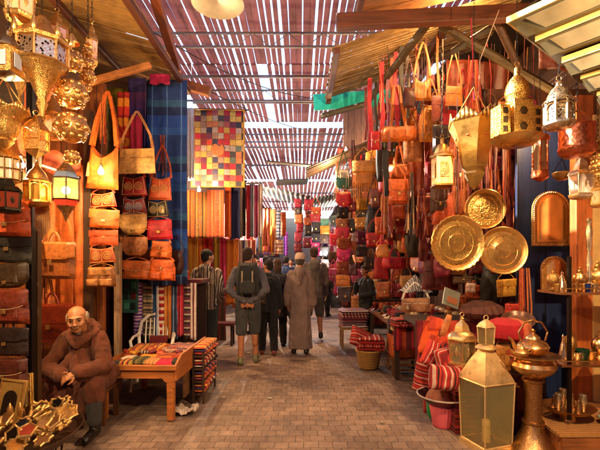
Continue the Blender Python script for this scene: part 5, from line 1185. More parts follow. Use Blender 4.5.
# ================= RIGHT SIDE =================
random.seed(31)
# --- far bag strings (R1)
def string(u, Y, rows, where, v_top=170, w=11, group=None, rail=True):
    """a string of small bags hung one under another; rows = (v, h, colour, kind, words)"""
    for k, (v, h, c, kd, wd) in enumerate(rows):
        L(kd, u+random.uniform(-1, 1), v, w*random.uniform(.9, 1.1), h, Y+random.uniform(-.05, .05), c, f'{wd} {where}', up=6 if k else max(3, v-h/2-v_top), group=group, rz=random.uniform(-.3, .3))
string(299, 12, [(203, 9, '9c1c3c', 'flap', 'crimson satchel topping'), (211, 7, '2c1818', 'wallet', 'black purse second in'), (219, 9, 'b0602c', 'flap', 'tan-orange satchel third in'), (228, 9, '9c2030', 'flap', 'red satchel fourth in'), (238, 10, '8c1c34', 'round', 'maroon bag fifth in'), (248, 9, '6c1c24', 'flap', 'dark maroon satchel lowest in')], 'the farthest left string of bags on the right side', 190, 8)
string(308, 11, [(205, 11, 'b41c3c', 'flap', 'crimson satchel topping'), (215, 8, '6c2018', 'wallet', 'brown purse second in'), (222, 8, 'a04820', 'round', 'rust bag third in'), (231, 10, '1c1a1c', 'flap', 'black satchel fourth in'), (243, 10, '7c2034', 'flap', 'maroon satchel fifth in')], 'the second far string of bags', 190, 9)
string(316, 9.6, [(212, 9, 'b84c20', 'flap', 'orange-brown satchel topping'), (218, 8, 'a01c2c', 'wallet', 'red purse second in'), (228, 11, '30343c', 'flap', 'slate satchel third in'), (238, 9, '24242c', 'flap', 'black satchel fourth in'), (243, 8, 'c02c68', 'round', 'magenta bag fifth in'), (252, 8, 'c8347c', 'wallet', 'pink purse lowest in')], 'the string of bags above the tall man\'s right', 196, 10)
string(325, 9.3, [(223, 7, '4c8c78', 'wallet', 'sea-green purse topping'), (230, 8, 'c8841c', 'wallet', 'mustard purse second in'), (239, 9, '503c34', 'flap', 'dark brown satchel third in'), (252, 10, '34302e', 'round', 'charcoal bag fourth in'), (264, 9, '5c4438', 'flap', 'taupe satchel fifth in')], 'the string right of the tall man', 200, 9)
string(343, 7.7, [(184, 11, '2c7c68', 'round', 'teal round bag topping'), (201, 13, 'c81828', 'round', 'bright red bag second in'), (213, 11, '242024', 'flap', 'black satchel third in'), (224, 11, 'a05c34', 'flap', 'tan-brown satchel fourth in'), (234, 12, 'c82444', 'round', 'rose red bag fifth in'), (244, 11, 'a4502c', 'round', 'rust brown bag sixth in'), (255, 12, 'd0206c', 'round', 'magenta bag seventh in'), (268, 13, '8c3c24', 'flap', 'chestnut satchel eighth in'), (281, 11, 'c4702c', 'wallet', 'orange purse lowest in')], 'the long string hanging left of the fringed bag', 150, 13)
string(362, 7.2, [(205, 12, 'c88c20', 'flap', 'mustard satchel topping'), (214, 7, '2c2420', 'wallet', 'black purse second in'), (223, 11, 'c8801c', 'flap', 'amber satchel third in'), (238, 13, '6c2444', 'flap', 'plum satchel fourth in'), (252, 10, '3c3030', 'wallet', 'charcoal purse fifth in')], 'the string under the fringed orange bag', 196, 13)
L('fringe', 365, 182, 24, 42, 7.3, 'c8782c', 'orange suede bag with a long fringe', 'd08838', up=14)
L('fringe', 378, 182, 16, 46, 7.6, 'b8682c', 'narrow orange suede fringed bag half hidden behind the wider one', up=14)
L('sack', 374, 222, 18, 34, 6.9, '17140f', 'tall black leather bucket bag below the narrow fringed bag', up=30)
L('flap', 374, 240, 15, 14, 6.6, 'b41820', 'red satchel hung over the goods counter left of a pink one', up=14)
L('flap', 384, 237, 9, 17, 6.5, 'd02c50', 'pink-red upright bag between the red satchel and the tan one', up=14)
L('tote', 390, 236, 12, 18, 6.4, 'b8141c', 'scarlet tote right of the pink-red upright bag', up=14)
L('wallet', 394, 234, 18, 7, 6.3, 'd08828', 'flat amber purse above the tan saddle bag', up=8)
L('round', 403, 246, 13, 14, 6.0, 'b8803c', 'tan saddle bag hanging left of the tall dark bag', up=22)
L('sack', 416, 238, 19, 38, 5.6, '2c2012', 'tall dark olive bucket bag with a tan strap', 'a8602c', up=40)
L('plainbag', 440, 275, 36, 30, 5.2, '5c1814', 'big maroon leather bag hanging under the largest brass tray', up=20)
L('duffel', 394, 263, 24, 12, 6.6, 'c01828', 'scarlet barrel bag over the counter', up=10)
L('plainbag', 381, 268, 15, 22, 6.8, 'a8141c', 'red upright bag hanging behind the vendor', up=14)
L('flap', 370, 263, 14, 12, 6.9, '34201c', 'dark brown satchel hanging in front of the vendor\'s head', up=12)
# red and dark hanging ribbons / belts, upper middle
RB = [(370, 78, 150, 4.2, 'b0142c', 'red leather belt hanging at the left end of the belts'), (376, 82, 140, 2.6, '241c18', 'black leather belt between the red ones'), (382, 62, 140, 4.4, 'b81830', 'broad red belt second from the left of the belts'), (388, 70, 150, 3, '8c4c64', 'mauve belt hanging beside the broad red belt'), (392, 58, 130, 3, 'c86040', 'thin coral belt in the row of belts'), (396, 52, 135, 4, 'b01c30', 'red belt with a pale end in the row of belts'), (402, 40, 128, 4, '2c2624', 'broad black belt hanging over the orange barrel bag'), (408, 38, 118, 3, '5c544c', 'grey-brown belt beside the broad black one'), (366, 88, 140, 2.4, '6c1420', 'narrow dark red belt leftmost of the row'), (386, 150, 196, 6, '14110e', 'black tasselled strap bundle left of the orange flap bag'), (438, 30, 120, 2.4, 'c87838', 'thin tan strap hanging from the roof beam'), (443, 20, 250, 1.3, 'd8c0a0', 'thin pale cord hanging before the leather bags'), (417, 30, 90, 2.2, 'a84c2c', 'brown strap above the hanging orange tote'), (427, 26, 88, 2, '6c3420', 'dark brown strap right of the hanging orange tote')]
for u, v0, v1, w_, c, n in RB:
    Y = 5.0; m = MB(); p = P(u, v1, Y); h = W(v1-v0, Y)
    m.band([(random.uniform(-.02, .02), 0, 0), (.01, -.015, h*.3), (-.008, .01, h*.65), (0, 0, h)], W(w_, Y), .006)
    solo('leather_belt', m, leather(c), n, 'belt', 'belts and straps hanging at the right stall', loc=p)
L('flap', 375, 141, 9, 18, 5.0, 'c0141c', 'small red pointed bag at the end of the red belts', up=12)
L('duffel', 398, 134, 36, 15, 5.0, 'c8641c', 'orange barrel bag hanging from the red belts', up=40)
L('tote', 421, 88, 21, 26, 4.9, 'c8742c', 'orange suede tote high under the right awning', up=32)
L('sack', 409, 98, 13, 20, 4.85, '4c1c14', 'dark brown pointed bag left of the high orange tote', up=30)
L('flap', 436, 82, 16, 13, 5.1, '7c1414', 'dark red satchel right of the high orange tote', up=22)
L('sack', 428, 124, 20, 36, 5.0, 'd07c24', 'yellow-orange drawstring bag beside the brass box lantern', up=26)
L('plainbag', 413, 150, 19, 24, 5.1, 'a8642c', 'brown suede bag left of the drawstring bag', up=24)
L('duffel', 400, 172, 22, 15, 5.2, 'c8641c', 'small orange barrel bag above the glossy orange flap bag', up=18)
L('flap', 398, 192, 19, 24, 5.0, 'd0581c', 'glossy orange flap bag shining in the middle of the right stall', 'd8641c', up=16)
L('tote', 444, 206, 24, 38, 4.8, 'c8501c', 'orange tote with a deep round neckline left of the topmost brass tray', up=22)
L('flap', 431, 178, 16, 30, 5.2, '8c1c1c', 'dark red leather bag behind the brass box lantern', up=20)
L('plainbag', 454, 96, 18, 20, 4.7, 'b8682c', 'orange suede bag right of the thin pale cord', up=36)
L('plainbag', 449, 122, 16, 24, 4.8, 'a01420', 'crimson suede bag below the orange one right of the pale cord', up=20)
L('plainbag', 398, 212, 14, 14, 5.3, '9c3c1c', 'brown-orange bag below the glossy orange flap bag', up=10)
L('round', 389, 222, 13, 14, 5.5, '8c4c28', 'small brown saddle bag behind the hanging multicoloured straps', up=12)
L('sack', 381, 160, 9, 44, 5.6, '181410', 'slim black bucket bag left of the brown suede bag', up=20)
L('flap', 389, 150, 16, 14, 5.8, '4c4820', 'dark olive satchel behind the orange barrel bag', up=12)
L('tote', 431, 226, 16, 24, 5.4, '8c2c18', 'rust tote left of the largest brass tray', up=20)
# bundles of straps: each bundle is one thing of many hanging strands
def bundle(u, v0, v1, wtop, wbot, Y, cols, n, label, name='strap_bundle'):
    root = thing(name, label, 'straps', P(u, v1, Y)); h = W(v1-v0, Y)
    for ci, c in enumerate(cols):
        m = MB()
        for k in range(max(1, n//len(cols))):
            a = random.uniform(-1, 1); x0, x1 = a*W(wtop, Y)/2, a*W(wbot, Y)/2+random.uniform(-.01, .01); e = random.uniform(0, .12)*h
            m.band([(x1, random.uniform(-.03, .03), e), ((x0+x1)/2+random.uniform(-.012, .012), random.uniform(-.03, .03), h*.5), (x0, 0, h)], random.uniform(.008, .018), .005)
        obj('strap', m, leather(c), root)
    return root
bundle(385, 168, 238, 4, 16, 5.1, ['b84c20', 'c87848', '7c1c20'], 9, 'fan of orange and red bag straps below the slim black bag')
bundle(412, 172, 236, 3, 14, 4.9, ['2c2018', 'c8a070', '6c3c1c'], 9, 'fan of striped brown and cream straps right of the glossy orange bag')
bundle(422, 190, 240, 6, 14, 5.1, ['a84c24', '7c1c1c'], 8, 'fan of rust straps between the glossy orange bag and the tote')
bundle(352, 140, 190, 4, 14, 7.5, ['8c4c34', 'b08c78', '5c2c24'], 10, 'fan of brown and pale straps above the long string of bags')
bundle(338, 160, 205, 3, 8, 8.2, ['a88c80', '7c4c3c'], 8, 'pale thin straps hanging left of the teal round bag')
bundle(461, 128, 215, 10, 16, 4.6, ['a84820', '6c2414', 'c06c2c'], 10, 'orange and brown straps between the cone lamp and the box lantern')
bundle(487, 120, 200, 14, 24, 4.6, ['b8501c', 'c86c24', '6c1c14'], 16, 'orange leather straps behind the cone-shaped brass lamp')
bundle(505, 125, 215, 14, 20, 4.5, ['a83c18', 'c8641c', '5c1c10'], 14, 'long orange-red straps left of the glazed tube lantern')
bundle(522, 120, 235, 12, 16, 4.5, ['8c2414', 'b85424', '3c1c14', 'a07040'], 16, 'dark red and brown straps beside the blue board')
bundle(531, 150, 262, 6, 8, 4.45, ['4c1c10', 'a84020'], 8, 'narrow bundle of dark straps along the edge of the blue board')
bundle(524, 268, 342, 10, 14, 4.2, ['b04c24', 'c87038', '8c2c1c'], 14, 'bundle of orange straps under the right brass tray')
bundle(530, 230, 275, 10, 12, 4.5, ['8c2c18', 'b05028'], 10, 'short orange fringe right of the lower brass tray')
bundle(474, 60, 110, 6, 18, 4.7, ['7c1c18', 'b04020'], 10, 'red-brown straps high above the cone-shaped lamp')
bundle(478, 85, 120, 12, 16, 4.9, ['5c1c14', '8c3c1c', '2c1c18'], 12, 'dark straps behind the brass house-shaped lantern')
# big leather masses high on the right
for (u0, v0, u1, v1, Y, c, n) in ((446, 60, 478, 130, 5.1, '7c3018', 'rust leather hide hanging high behind the cone lamp'), (476, 62, 512, 112, 5.1, '5c2414', 'red-brown leather hide left of the house-shaped lantern'), (424, 92, 446, 170, 5.3, '9c4418', 'orange-brown hide behind the drawstring bag'), (452, 130, 466, 200, 5.1, '7c1c18', 'dark red hide right of the box lantern'), (408, 120, 424, 200, 5.5, 'a85424', 'orange hide behind the brown suede bag'), (478, 190, 500, 240, 4.8, '5c1814', 'maroon hide behind the brass trays'), (506, 200, 530, 260, 4.8, '7c2418', 'red hide right of the topmost tray'), (384, 190, 404, 240, 5.9, '6c2818', 'brown hide behind the multicoloured straps'), (540, 20, 600, 70, 4.3, '5c2814', 'brown leather hide high behind the tiered lantern')):
    hang('leather_hide', u0, v0, u1, v1, Y, leather(c), n, 'hide', folds=2, amp=.03)
# filler rows of bags on the back partitions
fc = ['7c2c18', '5c1c18', 'a0481c', '34201c', 'b0602c', '8c1c24', '6c3c1c', '2c1c18', 'b83c1c', '503020', 'c07828', '741c30']
rn = ['top', 'second', 'third', 'fourth', 'fifth', 'sixth']
cn = {'7c2c18': 'rust', '5c1c18': 'dark maroon', 'a0481c': 'burnt orange', '34201c': 'dark brown', 'b0602c': 'light tan', '8c1c24': 'crimson', '6c3c1c': 'chestnut', '2c1c18': 'black-brown', 'b83c1c': 'red-orange', '503020': 'umber', 'c07828': 'amber', '741c30': 'wine'}
kk = 0
pn = ['leftmost', 'second from left', 'third from left', 'fourth from left', 'fifth from left', 'sixth from left', 'seventh from left', 'eighth from left', 'ninth from left']
rn += ['seventh', 'eighth']
for r_, v in enumerate((158, 178, 198, 218, 238, 258, 278, 298)):
    for j in range(6):
        c = fc[(kk*5+r_) % 12]; L(random.choice(['flap', 'round', 'wallet', 'plainbag']), 344+j*13+random.uniform(-2, 2), v+random.uniform(-3, 3), 12, 15, 9.3, c, f'{cn[c]} bag, {pn[j]} in the {rn[r_]} row on the far partition', up=5, group='bags on the far right partition', name='hanging_bag'); kk += 1
for r_, v in enumerate((112, 142, 172, 202, 232, 262)):
    for j in range(6):
        c = fc[(kk*7+r_) % 12]; L(random.choice(['flap', 'sack', 'tote', 'plainbag']), 440+j*17+random.uniform(-3, 3), v+random.uniform(-4, 4), 17, 26, 4.82, c, f'{cn[c]} bag, {pn[j]} in the {rn[r_]} row behind the brass trays', up=7, group='bags on the partition behind the trays', name='hanging_bag'); kk += 1
# side partition continuing from the tray wall to the far bag wall
for r_, v in enumerate((1.5, 1.95, 2.4, 2.85, 3.3)):
    for j in range(9):
        c = fc[(kk*5+r_) % 12]; y = 5.2+j*.47
        q = P(300+400*2.55/y, 262-(v-CAMZ)*400/y, y); L(random.choice(['flap', 'tote', 'round', 'plainbag']), 300+400*(2.62)/y, 262-(v-CAMZ)*400/y, 400*.3/y, 400*.32/y, y, c, f'{cn[c]} bag, {pn[j]} in the {rn[4-r_]} row of the side wall', up=400*.1/y, rz=R(-60), group='bags along the side wall behind the counter', name='hanging_bag'); kk += 1
# --- goods counter
CX0, CX1, CY0, CY1, CZ = 1.25, 2.45, 5.3, 7.3, .72
ct = thing('goods_counter', 'long low counter heaped with leather goods, slippers and cloth at the right', 'counter', ((CX0+CX1)/2, (CY0+CY1)/2, 0))
obj('counter_top', MB().box((0, 0, CZ-.025), (CX1-CX0, CY1-CY0, .05)), wood('6c3c20', axis=1), ct, bevel=.008)
obj('cloth_cover', MB().grid(lambda a, b: ((a-.5)*(CX1-CX0+.02), -(CY1-CY0)/2-.012-.01*math.sin(a*40)*(1-b), CZ-.32+.32*b), 60, 4), stripes(['8c1420', 'b8481c', '5c1424', 'c02030'], .2, 0, 44), ct, solid=.005)
for x in (-.55, .55):
    for y in (-.93, .93): obj('leg', MB().box((x, y, (CZ-.05)/2), (.06, .06, CZ-.05)), DARKW, ct)
CM = ['c8a878', '3c3c48', 'a84828', 'd8c8b0', '2c2420', 'b8844c', '8c2c34', '5c6478', 'c86c3c', '6c4c3c', 'd8b898', '9c1c34']
cnm = {'c8a878': 'sand', '3c3c48': 'slate', 'a84828': 'rust', 'd8c8b0': 'cream', '2c2420': 'black', 'b8844c': 'tan', '8c2c34': 'wine red', '5c6478': 'grey-blue', 'c86c3c': 'orange', '6c4c3c': 'brown', 'd8b898': 'pale pink', '9c1c34': 'crimson'}
def slipper(x, y, z, rz, c, label, s=1.0):
    root = thing('slipper', label, 'slipper', (x, y, z), rz, 'leather slippers on the goods counter', sc=s)
    obj('sole', MB().lathe([(.001, 0), (.05, 0), (.052, .012), (.001, .013)], 16, sx=.75, sy=2.3), leather('8c6844'), root)
    m = MB().grid(lambda a, b: ((a-.5)*.078*(1-.55*b**3), -.02+.135*b, .012+.045*math.sin(PI*a)*(1-b*.75)), 10, 10); obj('upper', m, leather(c), root, solid=.004)
rowsn = ['front', 'second', 'third', 'fourth', 'fifth', 'sixth', 'seventh', 'rearmost']
for i in range(8):
    for j in range(8):
        x = CX0+.07+j*(CX1-CX0-.14)/7+random.uniform(-.02, .02); y = CY0+.1+i*(CY1-CY0-.2)/7+random.uniform(-.03, .03)
        c = CM[(i*5+j*3) % 12]; k = (i*8+j) % 4
        wd = f'{cnm[c]} %s, {pn[j] if j < 7 else "rightmost"} in the {rowsn[i]} row on the goods counter'
        if k == 0: slipper(x, y, CZ+.0, random.uniform(-.5, .5), c, wd % 'leather slipper')
        elif k == 1: L('wallet', 300+400*x/y, 262-(CZ+.055-CAMZ)*400/y, 400*.14/y, 400*.1/y, y, c, wd % 'purse standing upright', up=0)
        elif k == 2: flat_goods(x, y, CZ, .16, .14, .05, cloth(c), wd % 'folded cloth', 'folded_cloth', random.uniform(-.5, .5), 'cloth')
        else:
            m = MB().lathe([(.045, 0), (.06, .02), (.066, .05), (.05, .075), (.02, .085), (.001, .086)], 14, ripple=.05, rn=6); solo('round_box', m, leather(c), wd % 'round leather box', 'box', loc=(x, y, CZ))
# heap of white lace scarves and handbag with loop
m = MB().grid(lambda a, b: ((a-.5)*.42, (b-.5)*.4, .24*math.exp(-((a-.5)**2+(b-.5)**2)*9)+.035*noise.noise(Vector((a*9, b*9, 2)))), 24, 24)
solo('lace_heap', m, stripes(['c8c0b8', '6c6468', 'e0d8cc', '3c3438'], .06, 0, 50, motif=40), 'heap of white and grey lace on the counter under the tall dark bag', 'lace', loc=P(415, 292, 6.0), solid=.01)
solo('display_table', MB().box((0, 0, .46), (.7, .5, .04)).box((-.3, -.2, .22), (.05, .05, .44)).box((.3, -.2, .22), (.05, .05, .44)).box((-.3, .2, .22), (.05, .05, .44)).box((.3, .2, .22), (.05, .05, .44)), DARKW, 'dark table carrying the lace heap behind the counter front', 'table', loc=(P(415, 292, 6).x, 6.0, P(415, 292, 6).z-.48)) if 0 else None
L('plainbag', 416, 305, 30, 14, 5.35, 'a87450', 'taupe handbag with a round white handle on the counter front', 'd8d0c0', up=16)
L('flap', 456, 303, 20, 15, 4.7, 'a85428', 'light brown wallet bag standing behind the white lantern', up=3)
L('wallet', 507, 288, 21, 17, 4.3, 'c08c2c', 'yellow-gold woven purse below the right brass tray', up=8)
L('flap', 499, 268, 16, 10, 4.5, '9c1c24', 'small red patterned purse above the yellow-gold one', up=6)
L('wallet', 512, 311, 16, 14, 4.2, 'b83428', 'red and white patterned purse beside the orange straps', up=2)
L('sack', 490, 285, 20, 44, 4.6, '1c1812', 'big black bucket bag left of the yellow-gold purse', up=20)
L('brief', 473, 292, 18, 14, 4.65, 'a84c24', 'rust embossed clutch left of the big black bag', up=3)
L('brief', 463, 279, 20, 10, 4.9, '543418', 'brown wallet below the largest tray', up=3)
L('flap', 478, 278, 12, 12, 4.9, '1c2420', 'black-green wallet left of the big black bag', up=3)
bk_ = thing('picture_book', 'grey and tan picture book leaning above the white lantern', 'book', P(450, 306, 4.5), rot=(R(-30), R(22), 0))
obj('cover', MB().box((0, 0, .1), (.19, .02, .22)), plain('7c8478', .4), bk_, bevel=.002); obj('picture', MB().box((.01, -.012, .07), (.12, .004, .08)), plain('a86848', .4), bk_)
L('wallet', 470, 288, 9, 9, 4.55, 'd8c0b0', 'small cream and red purse above the picture book', up=2)
# shelf bench under those goods
solo('goods_bench', MB().box((0, 0, .36), (1.3, .6, .05)).box((-.5, 0, .17), (.06, .5, .34)).box((.5, 0, .17), (.06, .5, .34)), DARKW, 'dark bench carrying the bags behind the small white lanterns', 'bench', loc=(1.95, 4.75, .45)).location.z = .52
solo('bench_cloth', MB().grid(lambda a, b: ((a-.5)*1.34, -.31-.015*math.sin(a*30)*(1-b), b*.5), 50, 6), stripes(['7c1420', 'a8301c', '5c101c'], .3, 0, 55), 'dark red cloth hanging from the bench behind the small lanterns', 'cloth', loc=(1.95, 4.75, .42), solid=.006)
# --- striped textiles, baskets, box bags at the counter's foot
lowst = thing('low_stool', 'low wooden stool carrying a pile of striped maroon blankets', 'stool', (.98, 7.4, 0))
obj('seat', MB().box((0, 0, .36), (.5, .4, .03)), wood('8c6440', axis=0), lowst)
for x in (-.21, .21):
    for y in (-.16, .16): obj('leg', MB().box((x, y, .175), (.04, .04, .35)), wood('8c6440', axis=2), lowst)
S1 = [stripes(['6c1c34', '8c7c84', '4c1428', 'a83c4c', 'c8b8b8'], .07, 1, s) for s in range(60, 64)]+[stripes(['8c2434', 'c89c90', '3c1424'], .06, 0, s) for s in range(64, 66)]
fold_stack(.98, 7.4, .375, .52, .42, [S1[i % 6] for i in range(7)], .045, .1, 'pile of maroon and grey striped blankets on the low wooden stool')
tub = thing('straw_tub', 'yellow-tan straw tub under the red striped cushions', 'tub', (1.02, 5.95, 0))
obj('tub_body', MB().lathe([(.13, 0), (.15, .02), (.19, .26), (.2, .27), (.18, .26), (.14, .04), (.001, .03)], 28), stripes(['a87c3c', '8c6428', 'b88c4c'], .03, 2, 70), tub)
obj('rim', MB().tube([(.19*math.cos(a), .19*math.sin(a), .265) for a in [2*PI*i/28 for i in range(28)]], .012, 6, closed=True), cloth('b89050'), tub)
RED = [stripes(['b01c1c', '8c1418', 'c89c88', 'a01c1c', '2c1414', 'c03020', '7c1418', 'b83030', 'd0b098', '9c1818'], p, a, s) for p, a, s in ((.12, 0, 71), (.14, 0, 72), (.11, 1, 73), (.13, 2, 74))]
fold_stack(1.04, 5.95, .27, .42, .36, [RED[2], RED[0], RED[2], RED[1]], .055, -.1, 'pile of red and cream striped kilim cushions on the straw tub')
m = MB().pillow(.34, .3, .16, n=10); solo('kilim_bag', m, RED[3], 'red and white striped kilim bag slumped at the left of the cushion pile', 'bag', loc=(.86, 5.85, .32), rot=(R(-25), R(25), R(20)))
bx = thing('leather_pouf', 'square orange-brown leather pouf under the two dark round hats', 'pouf', (1.48, 5.75, .22))
obj('pouf_body', MB().box((0, 0, .17), (.4, .38, .34)), leather('a84c1c'), bx, bevel=.035); obj('seam', MB().tube([(-.2, -.2, .2), (0, -.205, .2), (.2, -.2, .2)], .006, 5), leather('7c2c10'), bx)
cs_ = thing('wooden_chair', 'dark wooden chair frame under the square orange-brown pouf', 'chair', (1.48, 5.75, 0))
for x in (-.18, .18):
    for y in (-.16, .16): obj('leg', MB().box((x, y, .1), (.035, .035, .2)), wood('6c4424', axis=2), cs_)
for z in (.06, .13): obj('stretcher', MB().box((0, -.165, z), (.34, .025, .025)), wood('6c4424', axis=0), cs_)
obj('seat', MB().box((0, 0, .208), (.42, .38, .022)), wood('6c4424', axis=0), cs_)
bx = thing('leather_pouf', 'red-orange leather pouf right of the square orange-brown one', 'pouf', (1.92, 5.6, .1))
obj('pouf_body', MB().box((0, 0, .22), (.36, .38, .44)), leather('a82c14'), bx, bevel=.035); obj('base', MB().box((0, 0, -.05), (.3, .3, .1)), DARKW, bx)
m0 = thing('kilim_roll', 'roll of dark patterned kilim with a cream edge lying on the pouf', 'rug', (1.6, 5.62, .66), rot=(0, R(90), R(-4)))
obj('roll', MB().lathe([(.001, -.36), (.1, -.36), (.11, 0), (.1, .36), (.001, .36)], 20), stripes(['4c1820', 'c8a070', '8c2c2c', '2c1818', 'a84830'], .2, 2, 80, motif=24), m0)
for (x, c, n) in ((1.4, '1c1814', 'black-brown round felt hat at the left on the kilim roll'), (1.58, '5c2018', 'dark red round felt hat right of the black-brown one')):
    r0 = thing('felt_hat', n, 'hat', (x, 5.47, .66), rot=(R(60), 0, 0)); obj('crown', MB().lathe([(.1, 0), (.105, .05), (.09, .1), (.05, .13), (.001, .135)], 20), cloth(c), r0); obj('brim', MB().tube([(.1*math.cos(a), .1*math.sin(a), .005) for a in [2*PI*i/24 for i in range(24)]], .02, 6, closed=True), cloth(c), r0)
for (x, n) in ((1.31, 'cream fleece roll left of the black-brown hat'), (1.72, 'cream fleece roll right of the dark red hat')): solo('fleece_roll', MB().lathe([(.001, -.08), (.05, -.07), (.06, 0), (.05, .07), (.001, .08)], 14, ripple=.06, rn=5), cloth('c8b070'), n, 'roll', loc=(x, 5.5, .7), rot=(R(10), R(15), 0))
# --- foreground right: chair with red and orange packs
kc = thing('wooden_chair', 'brown wooden chair under the orange and red kilim backpacks', 'chair', (1.72, 4.5, 0), R(6))
for x in (-.22, .22):
    for y in (-.2, .2): obj('leg', MB().box((x, y, .21), (.05, .05, .42)), wood('5c3018', axis=2), kc, bevel=.005)
for z in (.1, .2, .3):
    obj('stretcher', MB().box((0, -.2, z), (.4, .025, .03)), wood('5c3018', axis=0), kc); obj('stretcher', MB().box((-.22, 0, z), (.025, .36, .03)), wood('5c3018', axis=1), kc)
obj('seat', MB().box((0, 0, .43), (.52, .48, .03)), wood('5c3018', axis=0), kc, bevel=.005)
def kpack(x, y, z, w_, h_, d_, body, pocket, label, rot):
    r0 = thing('backpack', label, 'backpack', (x, y, z), rot=rot)
    obj('bag_body', MB().pillow(w_, h_, d_*1.2, lambda t: 1-.2*t**2, n=20, wr=.09, pe=3), body, r0); obj('flap', MB().pillow(w_*.9, h_*.4, d_*.6, c=(0, -d_*.38, h_*.55), n=14, wr=.05, pe=3), pocket, r0)
    for s in (-1, 1): obj('pocket', MB().pillow(w_*.36, h_*.36, d_*.55, c=(s*w_*.22, -d_*.5, h_*.1), n=12, pe=3, wr=.06), pocket, r0); obj('strap', MB().band([(s*w_*.2, -d_*.68, h_*.62), (s*w_*.2, -d_*.72, h_*.3)], .02, .006), leather('5c2414'), r0)
    obj('handle', MB().tube(arc((-.04, 0, h_), (.04, 0, h_), .05), .008, 6), leather('5c2414'), r0)
OR = cloth('d04c14')
kpack(1.47, 4.35, .52, .42, .44, .24, OR, stripes(['c8441c', 'd85c20', 'b0341c'], .2, 0, 90), 'big bright orange backpack leaning on the wooden chair', (R(-22), R(22), R(8)))
kpack(1.43, 4.02, .46, .3, .28, .2, RED[1], RED[2], 'red and cream striped kilim backpack lying tilted below the orange one', (R(-18), R(26), R(10)))
kpack(1.53, 3.86, .27, .32, .27, .2, RED[3], RED[1], 'red striped kilim bag hanging lowest beside the pyramid lantern', (R(-6), R(3), R(6)))
m = MB().pillow(.22, .42, .16, n=10); solo('kilim_bag', m, stripes(['7c1018', 'a82020', '3c1014'], .08, 0, 92), 'dark red kilim bag hanging at the left side of the wooden chair', 'bag', loc=(1.38, 4.42, .26), rot=(0, R(4), R(20)))
fold_stack(1.98, 4.25, .42, .5, .4, [RED[0], stripes(['a01420', 'c02028', '7c1018'], .1, 0, 93), RED[2], cloth('a8141c')], .07, 0, 'pile of red cloths behind the two small white lanterns')
pf = thing('red_pouf', 'crimson ribbed pouf behind the little floor lantern', 'pouf', P(507, 340, 3.95), sc=1)
m = MB().lathe([(.001, 0), (.12, .0), (.19, .04), (.21, .1), (.19, .17), (.1, .21), (.001, .2)], 48, ripple=.05, rn=12); obj('cover', m, stripes(['a8101c', 'a8101c', 'c8643c', '8c0c18'], .5, 0, 95), pf)
pf = thing('leather_pouf', 'dark brown ribbed leather pouf above the crimson one', 'pouf', P(482, 320, 4.3), sc=.85)
m = MB().lathe([(.001, 0), (.12, .0), (.2, .04), (.235, .1), (.2, .18), (.1, .24), (.001, .23)], 96, ripple=.05, rn=16, sx=1.15); obj('cover', m, leather('4c2014', .7), pf); obj('button', MB().sph((0, 0, .235), .02, 10), leather('3c1810'), pf)
# support column under poufs
solo('crate', MB().box((0, 0, .35), (.75, .4, .7)), wood('3c2014', axis=0, planks=-.12), 'dark wooden crate holding the two ribbed poufs', 'crate', loc=(2.03, 4.12, 0))
solo('kettle_tray', MB().lathe([(.001, 0), (.12, 0), (.15, .03), (.155, .03), (.12, -.008), (.001, -.008)], 28), plain('6c4c3c', .3, .6), 'oval dark tray leaning above the crimson pouf', 'tray', loc=P(518, 322, 4.0), rot=(R(25), R(-15), 0))
# hanging orange leather drop
solo('slipper', MB().pillow(.07, .22, .05, lambda t: .5+.5*math.sin(PI*(.15+.75*(1-t))), n=10), leather('c07038'), 'tan pointed slipper hanging left of the small white lantern', 'slipper', loc=P(442, 336, 3.9), rot=(0, R(20), 0))
# --- tagine hat, tray, bucket
bu = thing('plastic_bucket', 'pink ribbed plastic bucket under the wide dark bowl', 'bucket', (P(445, 415, 3.8).x, 3.85, 0))
obj('bucket_body', MB().lathe([(.09, 0), (.095, .01), (.13, .2), (.14, .205), (.13, .21), (.12, .2), (.085, .02), (.001, .015)], 48, ripple=.02, rn=24), plain('d8606c', .4, 0, 'plastic', .9), bu)
obj('base_rim', MB().lathe([(.1, 0), (.1, .012), (.09, .014)], 32), plain('a83c40', .4), bu)
bw = thing('wide_bowl', 'wide dark bowl with a pale rim resting on the pink bucket', 'bowl', (P(445, 395, 3.8).x, 3.85, .21))
obj('bowl_body', MB().lathe([(.001, 0), (.14, 0), (.24, .08), (.235, .09), (.14, .02), (.001, .015)], 40), plain('2c1418', .35), bw)
obj('rim', MB().tube([(.24*math.cos(a), .24*math.sin(a), .088) for a in [2*PI*i/40 for i in range(40)]], .008, 6, closed=True), plain('b8a494', .4), bw)
solo('clay_cone', MB().lathe([(.001, 0), (.15, 0), (.13, .05), (.07, .15), (.045, .19), (.001, .2)], 28, ripple=.03, rn=9), leather('a8562c'), 'orange cone heaped in the wide dark bowl', 'cone', loc=(bw.location.x-.02, 3.85, .24))
gb = thing('plastic_bag', 'green plastic bag on the paving beside the pink bucket', 'bag', (P(433, 415, 3.95).x, 4.0, 0)); obj('bag_body', MB().sph((0, 0, .13), (.05, .05, .13), 12), plain('1c8c50', .3, 0, 'plastic'), gb)
# ---------------- brass and lanterns, near right
WG = glass('d8c890', .12, .22)
lantern('pyramid', 486, 318, 447, 50, 3.42, 'big white-gold pyramid-topped floor lantern with glass sides', m1=metal('e0c080', .42, 'plain'), m2=metal('e8c888', .42, 'plain'), gl=WG, n=4, rz=R(18), name='floor_lantern')
